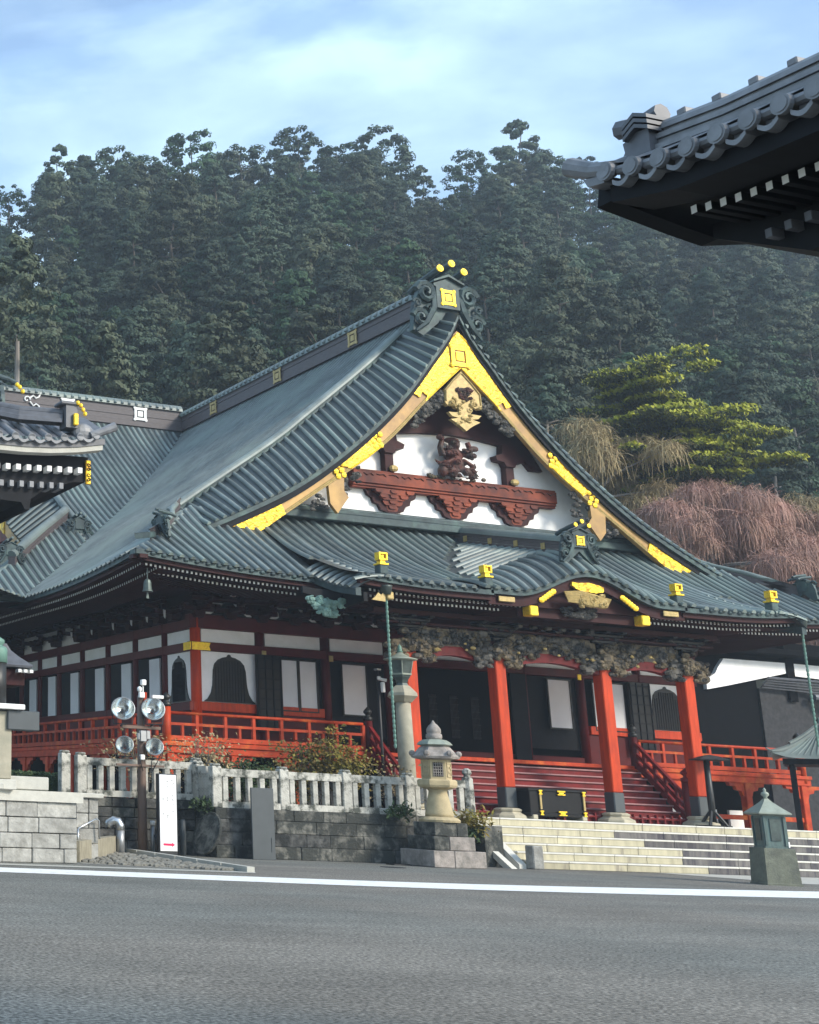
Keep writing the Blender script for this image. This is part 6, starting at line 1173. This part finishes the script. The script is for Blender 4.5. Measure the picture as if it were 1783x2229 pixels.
# bronze-capped post on the stone structure at the left edge
LP = thing('stone_gatepost', 'grey stone pillar with projecting beam end and white slab at the left edge', 'pillar', (11.2, 29.9, 1.55)); q_ = 29.9 / 28.9
def lx(x): return x * q_
def lz(z): return 1.4 + (z - 1.4) * q_
MB().bbox(lx(10.3), lx(11.49), 29.9, 30.7, lz(1.82), lz(3.30), .02).build('pillar', 'lamp_stone', LP); MB().bbox(lx(11.36), lx(12.13), 29.82, 30.3, lz(2.9), lz(3.33), .02).build('beam_end', 'metal_grey', LP); MB().bbox(lx(10.2), lx(11.73), 29.7, 30.8, lz(3.345), lz(3.46), .015).build('slab', 'white_paint', LP); MB().bbox(lx(10.2), lx(11.58), 29.8, 30.8, 1.6, lz(1.815), .02).build('plinth', 'granite_cap', LP)
BP = thing('bronze_capped_post', 'dark round post with green bronze onion finial on the white slab', 'post', (lx(11.2), 30.2, lz(3.46))); c = (lx(11.2), 30.2, 0); MB().lathe([(.25, lz(3.465)), (.25, lz(4.42))], c, 14).build('post', 'bronze_dark', BP, True); MB().lathe([(.265, lz(4.40)), (.265, lz(4.70)), (.23, lz(4.76)), (.15, lz(4.78)), (.15, lz(4.80)), (.20, lz(4.86)), (.19, lz(4.92)), (.10, lz(4.98)), (.02, lz(5.03))], c, 14).build('finial', 'verdigris', BP, True)
SH = thing('roofed_lantern', 'small dark roofed lantern behind the bronze-capped post', 'lantern', (13.0, 33, 0)); MB().lathe([(.80, 4.66), (.84, 4.71), (.42, 4.95), (.18, 5.12), (.05, 5.3)], (12.9, 33, 0), 4, 0, R_(40)).build('roof', 'tile_dark', SH); MB().bbox(12.5, 13.3, 32.6, 33.4, 4.2, 4.62, .02).build('body', 'red_deep', SH); MB().bbox(12.62, 12.9, 32.9, 33.1, 0, 4.2, .02).build('post', 'wood_black', SH)
mb = MB()
for k in range(3): mb.bbox(13.0 + .16 * k, 13.09 + .16 * k, 32.3, 32.5, 4.52, 4.6, .005)
mb.build('rafter_end', 'white_end', SH)
MH = MB(); MH.lathe([(.34, .004), (.34, .012)], (24.6, 33.5, 0), 20); tag(centre(MH.build('manhole_cover', 'slate_wall')), 'round dark manhole cover set in the asphalt', 'manhole cover')
DR = MB(); DR.box(25.75, 26.35, 35.0, 35.4, .003, .03); [DR.box(25.78 + .07 * k, 25.80 + .07 * k, 35.02, 35.38, .03, .04) for k in range(8)]; tag(centre(DR.build('drain_grate', 'lamp_body')), 'small dark drain grate at the foot of the mossy wall', 'drain')
# ================================================================== PLANTS
def leafcloud(mb, P, nrm, size, rg, m=0, asp=1.6, jit=.55):
    """one bent leaf-spray face per point, roughly facing nrm"""
    n = len(P); a = rg.normal(size=(n, 3)) * jit + nrm; a /= np.linalg.norm(a, axis=1)[:, None] + 1e-9
    t = np.cross(a, rg.normal(size=(n, 3))); t /= np.linalg.norm(t, axis=1)[:, None] + 1e-9; b = np.cross(a, t); s = size * rg.uniform(.6, 1.3, (n, 1))
    v = np.stack([P - t * s * asp * .5, P + b * s * .5 + a * s * .12, P + t * s * asp * .5, P - b * s * .5 + a * s * .12], 1).reshape(-1, 3); o = len(mb.v)
    mb.v += [tuple(q) for q in v]; mb.f += [(o + 4 * i, o + 4 * i + 1, o + 4 * i + 2, o + 4 * i + 3) for i in range(n)]; mb.m += [m] * n
def crown(rg, H, Rm, base, kind, lumps=70, per=46, lr=(.9, 1.5), size=.42):
    """clumps of foliage spread over a tree-shaped envelope"""
    mb = MB()
    for k in range(lumps):
        h = rg.uniform(0, 1) ** (.8 if kind == 'cone' else .9)
        if kind == 'cone': R0 = Rm * (1 - h) ** .75 * (.55 + .45 * min(1, h / .12)) + .25
        elif kind == 'dome': R0 = Rm * math.sqrt(max(.03, 1 - (1.15 * h - .25) ** 2)) * (.9 if h > .1 else .6)
        else: R0 = Rm * (.55 + .45 * math.sin(math.pi * min(1, h * 1.1))) * (1 - .45 * h)
        th = rg.uniform(0, 2 * math.pi); rr = R0 * rg.uniform(.55, 1.02); c = np.array([rr * math.cos(th), rr * math.sin(th), base + (H - base) * h])
        L_ = rg.uniform(*lr) * (1 - .45 * h if kind == 'cone' else 1 - .2 * h); d = rg.normal(size=(per, 3)); d[:, 2] = np.abs(d[:, 2]) * .9 - .25; d /= np.linalg.norm(d, axis=1)[:, None]
        out = np.array([math.cos(th), math.sin(th), .55]); d = d + out * .35; P = c + d * L_ * rg.uniform(.55, 1.0, (per, 1)) * np.array([1, 1, .72]); leafcloud(mb, P, d, size, rg, 0, 1.6, .26)
    return mb
def trunk(mb, H, r, rg, m=0, branches=8, base=0.3):
    pts = [(rg.normal() * .06 * k, rg.normal() * .06 * k, H * k / 5) for k in range(6)]; mb.tube(pts, [r, r * .85, r * .7, r * .55, r * .38, r * .15], 7, m)
    for k in range(branches):
        z = H * rg.uniform(base, .92); th = rg.uniform(0, 6.28); L_ = (1 - z / H) * H * .28 + .8; mb.tube([(0, 0, z), (L_ * .5 * math.cos(th), L_ * .5 * math.sin(th), z + .15 * L_), (L_ * math.cos(th), L_ * math.sin(th), z + .35 * L_)], [r * .28, r * .18, r * .05], 5, m)
    return mb
rg0 = np.random.default_rng(11); PROTO = []
specs = [('cone', 16, 3.1, 4.5, 'leaf_cedar'), ('cone', 18, 3.5, 5.0, 'leaf_cedar'), ('round', 15, 4.0, 4.0, 'leaf_broad'), ('dome', 14, 4.4, 4.5, 'leaf_broad'), ('cone', 15, 3.4, 3.5, 'leaf_dark'), ('round', 16, 3.8, 4.5, 'leaf_cedar'), ('dome', 13, 4.2, 4.0, 'leaf_dark'), ('round', 17, 3.6, 5.0, 'leaf_broad')]
for (kd, H, Rm, bs, lm) in specs:
    cm = crown(rg0, H, Rm, bs, kd, 120, 84, (.7, 1.2), .23); tm = trunk(MB(), H * .93, .26, rg0, 0)
    both = MB(); both.add(cm.v, cm.f, 0); both.add(tm.v, tm.f, 1)
    PROTO.append((both.mesh('forest_tree', [lm, 'bark']), cm.mesh('crown', lm), tm.mesh('trunk', 'bark_pale'), H))
# open, gappy skyline trees
SKY_P = []
for k, (H, Rm, bs, lm) in enumerate(((17, 4.6, 4.5, 'leaf_cedar'), (16, 3.9, 6.0, 'leaf_dark'), (18, 4.9, 3.5, 'leaf_cedar'))):
    cm = crown(rg0, H, Rm, bs, 'dome' if k != 2 else 'cone', 90, 70, (.6, 1.05), .24); tm = trunk(MB(), H * .95, .22, rg0, 0, 16, .4); SKY_P.append((cm.mesh('crown', lm), tm.mesh('trunk', 'bark'), H))

# ---- hillside
def sky_z(x): return float(np.interp(x, [20, 57, 64, 84, 99.6, 115, 124, 138, 152, 170, 200, 260], [58, 70, 78.5, 87.5, 91, 92.5, 87, 97, 94, 96, 98, 98]))
def hill(x, y):
    y0 = float(np.interp(x, [30, 50, 62, 110, 160, 260], [72, 71, 57, 62, 66, 70])); top = sky_z(x * 150 / max(y, 60)) - 14.0
    q = max(0.0, (y - y0) / (150 - y0)); z = 1.3 + (top - 1.3) * min(1, q) ** .92 if q > 0 else 1.3
    if y > 150: z -= (y - 150) * .35
    return z + (1.6 * math.sin(x * .16 + y * .07) + 1.2 * math.sin(x * .07 - y * .19)) * min(1, q * 4)
mb = MB(); mb.grid(lambda a, b: (10 + 265 * a, 56 + 140 * b, hill(10 + 265 * a, 56 + 140 * b) - (.3 if hill(10 + 265 * a, 56 + 140 * b) < 1.4 else 0)), 70, 46); struct(mb.build('hill', 'hill_soil', None, True))
# camera projection in photo pixels, only used to leave out trees that stand outside the frame or behind the roofs
Rm_ = np.array([_r, _d, _f]); 
def pix(x, y, z): c = Rm_ @ np.array([x, y, z - 1.4]); return -300 + 2920.763 * c[0] / c[2], 932 + 2920.763 * c[1] / c[2]
sil = lambda px: float(np.interp(px, [0, 380, 400, 860, 960, 1040, 1500, 1783], [830, 890, 900, 660, 590, 690, 1240, 1290]))
rt = random.Random(5); NT = 0; rows = [73, 78, 83, 88, 93, 98.5, 104, 110, 116, 122, 128, 134, 140, 146, 150]
FOREST = []
for ri, y in enumerate(rows):
    x = .30 * y + rt.uniform(0, 3)
    while x < 1.42 * y:
        yy = y + rt.uniform(-2.2, 2.2); xx = x + rt.uniform(-1.2, 1.2); z = hill(xx, yy); i = rt.randrange(8); s = rt.uniform(.72, 1.0)
        me, cr_, tr_, H = PROTO[i]; tx, ty = pix(xx, yy, z + H * s); 
        if z > 1.5 and -90 < tx < 1870 and ty < sil(min(1783, max(0, tx))) - 12 and not (tx > 1330 and ty < 380):
            FOREST.append((xx, yy, z, i, s, tx, ty, ri))
        x += rt.uniform(4.5, 6.1)
named = {}
def nearest(tpx, tpy, lab):
    b = min((k for k in range(len(FOREST)) if k not in named), key=lambda k: (FOREST[k][5] - tpx) ** 2 + (FOREST[k][6] - tpy) ** 2); named[b] = lab
nearest(1140, 860, 'forest tree whose crown shows just right of the gable peak'); nearest(560, 800, 'forest tree rising directly behind the long roof ridge at left centre'); nearest(1740, 760, 'dark forest tree at the right edge above the cherry trees'); nearest(250, 780, 'forest tree standing above the rear wing ridge with square crests'); nearest(1560, 620, 'forest tree just below the dark eave at upper right')
for k, (xx, yy, z, i, s, tx, ty, ri) in enumerate(FOREST):
    me, cr_, tr_, H = PROTO[i]; rz = rt.uniform(0, 6.28)
    look = {'cone': 'narrow conical cedar', 'dome': 'broad domed tree', 'round': 'full rounded evergreen'}[specs[i][0]]; zone = 'left' if tx < 600 else 'middle' if tx < 1150 else 'right'; lev = 'high up' if ty < 480 else 'halfway up' if ty < 680 else 'low down'
    lab = named.get(k, '%s %s on the %s of the forested hillside' % (look, lev, zone)); grp = 'forest trees on the hillside'
    if ri <= 1:
        t = thing('forest_tree', lab, 'tree', (xx, yy, z - .3), grp)
        for (nm, m_) in (('crown', cr_), ('trunk', tr_)):
            o = bpy.data.objects.new(nm, m_); COL.objects.link(o); o.parent = t
        t.scale = (s, s, s * 1.05); t.rotation_euler = (0, 0, rz)
    else:
        o = bpy.data.objects.new('forest_tree', me); COL.objects.link(o); o.location = (xx, yy, z - .3); o.scale = (s, s, s * rt.uniform(.88, 1.04)); o.rotation_euler = (0, 0, rz); tag(o, lab, 'tree', grp)
# skyline trees one can tell apart, and tall bare trunks at the forest edge
def hero(name, lab, pxx, top, y, i, s, grp='skyline trees'):
    cr_, tr_, H = SKY_P[i]; lo, hi = 0, 400
    for _ in range(40):
        x = (lo + hi) / 2
        if pix(x, y, hill(x, y) + H * s)[0] < pxx: lo = x
        else: hi = x
    zl, zh = 0, 200
    for _ in range(40):
        zz = (zl + zh) / 2
        if pix(x, y, zz)[1] > top: zl = zz
        else: zh = zz
    t = thing(name, lab, 'tree', (x, y, zz - H * s), grp); t.scale = (s, s, s); t.rotation_euler = (0, 0, pxx % 6)
    for (nm, m_) in (('crown', cr_), ('trunk', tr_)): o = bpy.data.objects.new(nm, m_); COL.objects.link(o); o.parent = t
for (pxx, top, i, s, lab) in ((130, 322, 2, .72, 'leftmost tall tree on the hill skyline'), (250, 335, 0, .8, 'broad tree second from left on the hill skyline'), (318, 345, 1, .55, 'small thin tree between two tall ones on the left skyline'), (412, 292, 1, .85, 'round-headed tree with see-through crown standing clear of the skyline'), (525, 330, 0, .8, 'wide low tree right of the round-headed skyline tree'), (640, 292, 0, .85, 'flat-topped tree left of centre on the skyline'), (730, 318, 1, .7, 'tree between two taller crowns at the middle of the skyline'), (822, 297, 0, .95, 'large domed tree at the middle of the skyline'), (925, 362, 2, .5, 'small pointed trees in the dip of the skyline'), (1110, 268, 2, 1.15, 'tallest tree on the skyline, with loose tufted branches'), (1020, 335, 1, .7, 'low tree just left of the tallest skyline tree'), (1195, 345, 1, .6, 'low tree just right of the tallest skyline tree'), (1283, 348, 0, .45, 'small tree showing by the tip of the dark tiled eave'), (20, 410, 1, .5, 'small tree at the left edge of the skyline')):
    hero('skyline_tree', lab, pxx, top, 147, i, s * 1.3)
def bare_trunk(pxx, y, z0, z1, r, lab):
    lo, hi = 0, 300
    for _ in range(40):
        x = (lo + hi) / 2
        if pix(x, y, (z0 + z1) / 2)[0] < pxx: lo = x
        else: hi = x
    t = thing('cedar_tree', lab, 'tree', (x, y, z0), 'cedars at the forest edge'); tm = MB(); tm.tube([(0, 0, 0), (.05, 0, (z1 - z0) * .5), (0, .05, z1 - z0)], [r, r * .85, r * .6], 8); o = bpy.data.objects.new('trunk', tm.mesh('trunk', 'bark_pale')); COL.objects.link(o); o.parent = t
    rgx = np.random.default_rng(int(pxx)); cm = crown(rgx, 9, 2.6, 0, 'cone', 80, 60, (.7, 1.1), .23); o = bpy.data.objects.new('crown', cm.mesh('crown', 'leaf_broad')); COL.objects.link(o); o.parent = t; o.location = (0, 0, z1 - z0 - 2.5)
for (pxx, y, z0, z1, r, lab) in ((34, 80, 7, 32, .27, 'tall cedar with long pale bare trunk at the left edge'), (230, 80, 7, 26.5, .22, 'slim cedar trunk behind the white square crests'), (480, 82, 8, 29, .24, 'cedar with bare trunk left of the long roof ridge'), (525, 83, 8, 31, .22, 'second bare cedar trunk beside the long roof ridge')):
    bare_trunk(pxx, y, z0, z1, r, lab)

# ---- weeping cherries and the yellow-green pine on the right
def weeping(seed, R, H, mname, n=1500, droop=.42):
    """weeping crown: arching limbs, each hung with a veil of very fine twigs"""
    rg = np.random.default_rng(seed); mb = MB(); NL = 26
    lumps = [(R * rr_ * math.cos(t_), R * rr_ * math.sin(t_), H * (1.0 - .30 * rr_ - rg.uniform(0, .42)), rg.uniform(.12, .24) * R) for rr_, t_ in zip(np.sqrt(rg.uniform(0, .85, NL)), rg.uniform(0, 6.28, NL))]
    for k in range(n):
        lx_, ly_, lz_, lr_ = lumps[rg.integers(NL)]; th = rg.uniform(0, 6.28); rr = lr_ * math.sqrt(rg.uniform(0, 1)); p = np.array([lx_ + rr * math.cos(th), ly_ + rr * math.sin(th), lz_ + lr_ * .6 * math.sqrt(max(0, 1 - (rr / lr_) ** 2)) + rg.normal() * .12])
        a2 = th + rg.normal() * .7; out = np.array([math.cos(a2), math.sin(a2), 0]); w = rg.uniform(.006, .016); s = np.array([-out[1], out[0], rg.normal() * .4]) * w; jt = rg.normal(size=3) * .14
        if rg.random() < droop:
            L_ = rg.uniform(.4, 1.7); pts = [p, p + out * .32 * L_ + np.array([0, 0, rg.uniform(-.05, .16)]), p + out * .5 * L_ + np.array([0, 0, -.4 * L_]) + jt, p + out * .52 * L_ + np.array([0, 0, -.95 * L_]) + jt * 1.8]
        else:
            d = rg.normal(size=3); d /= np.linalg.norm(d); d[2] = d[2] * .6 + .15; L_ = rg.uniform(.4, 1.0); pts = [p, p + d * L_ * .5, p + d * L_ + np.array([0, 0, -.1]) + jt * .4, p + d * L_ * 1.25 + np.array([0, 0, -.32]) + jt]
        o = len(mb.v)
        for q in pts: mb.v += [tuple(q - s), tuple(q + s)]
        for i in range(3): mb.f.append((o + 2 * i, o + 2 * i + 1, o + 2 * i + 3, o + 2 * i + 2)); mb.m.append(0)
    cm = mb.mesh('crown', mname); tm = MB(); tm.tube([(0, 0, 0), (.2, 0, H * .35), (-.1, .2, H * .7)], [.4, .32, .16], 8)
    for l in lumps: tm.tube([(0, 0, H * .38), (l[0] * .45, l[1] * .45, H * .38 + (l[2] - H * .3) * .6), (l[0], l[1], l[2] + .3 * l[3])], [.13, .08, .02], 5)
    return cm, tm.mesh('trunk', 'bark_pale')
WC = [weeping(1, 6.0, 9.5, 'twig_pink', 17000, .34), weeping(2, 5.5, 9.0, 'twig_tan', 15000, .22), weeping(3, 5.2, 8.0, 'twig_pink', 15000, .34)]
for (x, y, zt, i, s, rz, lab) in ((61.0, 64, 25.0, 1, 1.0, 0, 'bare tan weeping cherry left of the yellow-green pine'), (66.5, 60, 21.6, 0, .95, 1, 'pinkish weeping cherry below the pine, next to the gable slope'), (73.5, 60.5, 20.2, 2, 1.1, 2, 'large pink weeping cherry low at the right edge'), (70, 57.5, 17.2, 0, .9, 3.5, 'pink weeping cherry drooping over the lower right roof ridge'), (78.5, 63, 22.6, 1, 1.05, 2.5, 'tan weeping cherry at the right edge below the forest'), (72.8, 69, 27.0, 1, .8, 4, 'tan bare-twigged tree behind the pine top'), (63.2, 58.5, 20.4, 0, .85, 5, 'small pink weeping cherry partly hidden by the gable slope')):
    H = (9.5, 9.0, 8.0)[i] * s; t = thing('weeping_cherry', lab, 'tree', (x, y, zt - H - .6), 'weeping cherries'); t.scale = (s, s, s); t.rotation_euler = (0, 0, rz)
    for nm, m_ in zip(('crown', 'trunk'), WC[i]): o = bpy.data.objects.new(nm, m_); COL.objects.link(o); o.parent = t
# slopes that carry the cherries
PT = thing('pine_tree', 'yellow-green layered pine among the weeping cherries', 'tree', (67.8, 62.5, 13.5)); rg = np.random.default_rng(8); up_, un_ = MB(), MB(); bm_ = MB()
bm_.tube([(67.8, 62.5, 13.5), (67.9, 62.5, 18), (67.3, 62.6, 22), (66.2, 62.7, 26.0)], [.4, .32, .22, .08], 8)
pads = [(64.9, 27.6, 1.9), (66.4, 27.2, 1.6), (65.4, 26.7, 1.5), (66.8, 26.2, 1.9), (68.6, 25.9, 2.1), (70.4, 25.3, 2.0), (67.2, 25.2, 2.2), (69.0, 24.9, 2.0), (71.4, 24.5, 1.9), (66.2, 24.5, 1.8), (68.3, 24.1, 2.1), (70.6, 23.8, 1.9), (72.0, 23.6, 1.5), (69.4, 23.2, 1.8), (67.6, 23.0, 1.8), (71.2, 22.7, 2.0), (66.6, 22.4, 1.5), (69.0, 22.2, 2.2), (72.2, 22.3, 1.6), (70.6, 21.6, 1.9), (68.0, 21.5, 1.6), (64.4, 24.6, 1.5), (63.6, 22.6, 1.2)]
for (x, z, r) in pads:
    x = 67.0 + (x - 67.6) * .84
    for k in range(10):
        yy = 62.4 + rg.normal() * 1.6; xx = x + rg.normal() * r * .38 - .6; n = 190; d = rg.normal(size=(n, 3)); d /= np.linalg.norm(d, axis=1)[:, None]; rad = np.array([r * .62, r * .62, .30])
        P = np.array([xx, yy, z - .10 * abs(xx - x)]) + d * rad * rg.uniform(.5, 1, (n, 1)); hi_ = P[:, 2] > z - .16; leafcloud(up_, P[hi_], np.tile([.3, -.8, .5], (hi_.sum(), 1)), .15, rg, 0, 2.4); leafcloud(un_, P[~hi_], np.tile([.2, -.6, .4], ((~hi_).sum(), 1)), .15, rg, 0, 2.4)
    bm_.tube([(67.6 + (x - 67.6) * .1, 62.5, z - 1.2), (67.6 + (x - 67.6) * .6, 62.5, z - .5), (x, 62.5, z - .12)], [.09, .06, .02], 5)
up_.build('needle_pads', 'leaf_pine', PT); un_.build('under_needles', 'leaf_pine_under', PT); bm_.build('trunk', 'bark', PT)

# ---- shrubs behind the balustrade
def shrub(x, y, w, h, mname, lab, seed, n=900, size=.085, stems=14, flat=.6, cover=1.0):
    rg = np.random.default_rng(seed); t = thing('shrub', lab, 'shrub', (x, y, 1.44), 'garden shrubs'); sm = MB(); lf = MB()
    for k in range(stems):
        a = rg.uniform(0, 6.28); r = rg.uniform(.2, 1); ex, ey = x + w * r * math.cos(a) * .9, y + w * .5 * r * math.sin(a); ez = 1.44 + h * rg.uniform(.55, 1.0) * (1 - .35 * r * r); sx_ = x + w * .35 * r * math.cos(a)
        sm.tube([(sx_, y + .2 * math.sin(a), 1.42), (sx_ * .6 + ex * .4 + rg.normal() * .06, y + .3 * (ey - y), 1.44 + (ez - 1.44) * .5), (ex, ey, ez)], [.022, .016, .006], 4)
        for j in range(3):
            q = np.array([ex, ey, ez - .2 * j]) + rg.normal(size=3) * np.array([.25, .2, .12]); sm.tube([(ex * .5 + sx_ * .5, y, 1.44 + (ez - 1.44) * .6), tuple(q)], [.010, .004], 3)
            m_ = int(n / stems / 3 * cover); P = q + rg.normal(size=(m_, 3)) * np.array([.30, .25, .13 * flat / .6]); leafcloud(lf, P, np.tile([0, -.2, .8], (m_, 1)), size, rg)
    sm.build('stems', 'bark_pale', t); lf.build('leaves', mname, t)
shrub(26.2, 38.3, 1.5, 2.35, 'leaf_olive', 'tallest olive-yellow shrub in front of the stair, behind the balustrade', 1, 2600, .085, 26)
shrub(25.4, 38.7, 1.1, 2.2, 'leaf_shrub', 'brownish shrub just left of the tallest olive one', 2, 1500, .08, 16)
shrub(23.2, 38.3, 1.0, 1.45, 'leaf_hedge', 'low green shrub below the vermilion railing', 3, 2200, .085, 18)
shrub(24.3, 38.6, .9, 1.35, 'leaf_shrub', 'low brown-green shrub in the middle of the balustrade', 4, 1300, .08, 14)
shrub(21.7, 38.6, .9, 2.3, 'twig_tan', 'thin twiggy shrub rising by the veranda corner post', 5, 1100, .07, 16)
shrub(28.2, 38.0, .6, 1.6, 'twig_tan', 'thin tan shrub at the foot of the lamp column', 6, 700, .07, 10)
shrub(19.9, 39.2, 1.0, 2.3, 'twig_tan', 'sparse tan shrub behind the floodlights', 7, 900, .07, 14)
rgs = np.random.default_rng(9)
def tuft(x, y, z, w, mname, lab, n=240):
    lf = MB(); P = np.array([x, y, z]) + rgs.normal(size=(n, 3)) * np.array([w, w * .6, w * .55]); leafcloud(lf, P, np.tile([0, -.3, .8], (n, 1)), .06, rgs, 0, 3.0); stuff(tag(centre(lf.build('weed_tuft', mname)), lab, 'plant', 'weeds in the wall'))
tuft(29.0, 35.6, 1.35, .28, 'leaf_olive', 'yellowish weeds beside the stone lantern foot', 420); tuft(26.75, 35.9, 1.5, .2, 'leaf_hedge', 'green weeds left of the stone lantern', 260); tuft(28.9, 35.75, .95, .22, 'leaf_hedge', 'green weeds hanging between lantern and steps', 260); tuft(20.6, 36.7, 1.45, .18, 'leaf_hedge', 'green weeds at the corner of the balustrade above the stone disc', 200)
HD = thing('hedge', 'clipped green hedge below the left end of the veranda', 'hedge', (15.6, 39, 1.44)); lf = MB(); n = 5200; P = np.stack([rgs.uniform(11.5, 17.3, n), rgs.uniform(38.7, 39.7, n), 1.5 + .72 * np.sqrt(rgs.uniform(0, 1, n))], 1); leafcloud(lf, P, np.tile([0, -.5, .7], (n, 1)), .07, rgs); lf.build('leaves', 'leaf_hedge', HD); MB().bbox(11.6, 17.2, 38.8, 39.6, 1.44, 2.1, .1).build('core', 'leaf_hedge', HD)

# ================================================================== HAZE
hm = bpy.data.materials.new('haze'); hm.use_nodes = True; hm.node_tree.nodes.clear(); ho = hm.node_tree.nodes.new('ShaderNodeOutputMaterial'); pv = hm.node_tree.nodes.new('ShaderNodeVolumePrincipled')
pv.inputs['Color'].default_value = (0.72, 0.86, 1.0, 1); pv.inputs['Density'].default_value = 0.00052; pv.inputs['Anisotropy'].default_value = 0.0; hm.node_tree.links.new(pv.outputs['Volume'], ho.inputs['Volume']); M['haze'] = hm
mb = MB(); mb.box(-125, 305, -45, 285, -1.3, 112); hz = mb.build('haze', 'haze'); hz['kind'] = 'stuff'; hz['label'] = 'thin blue-grey haze in the air'
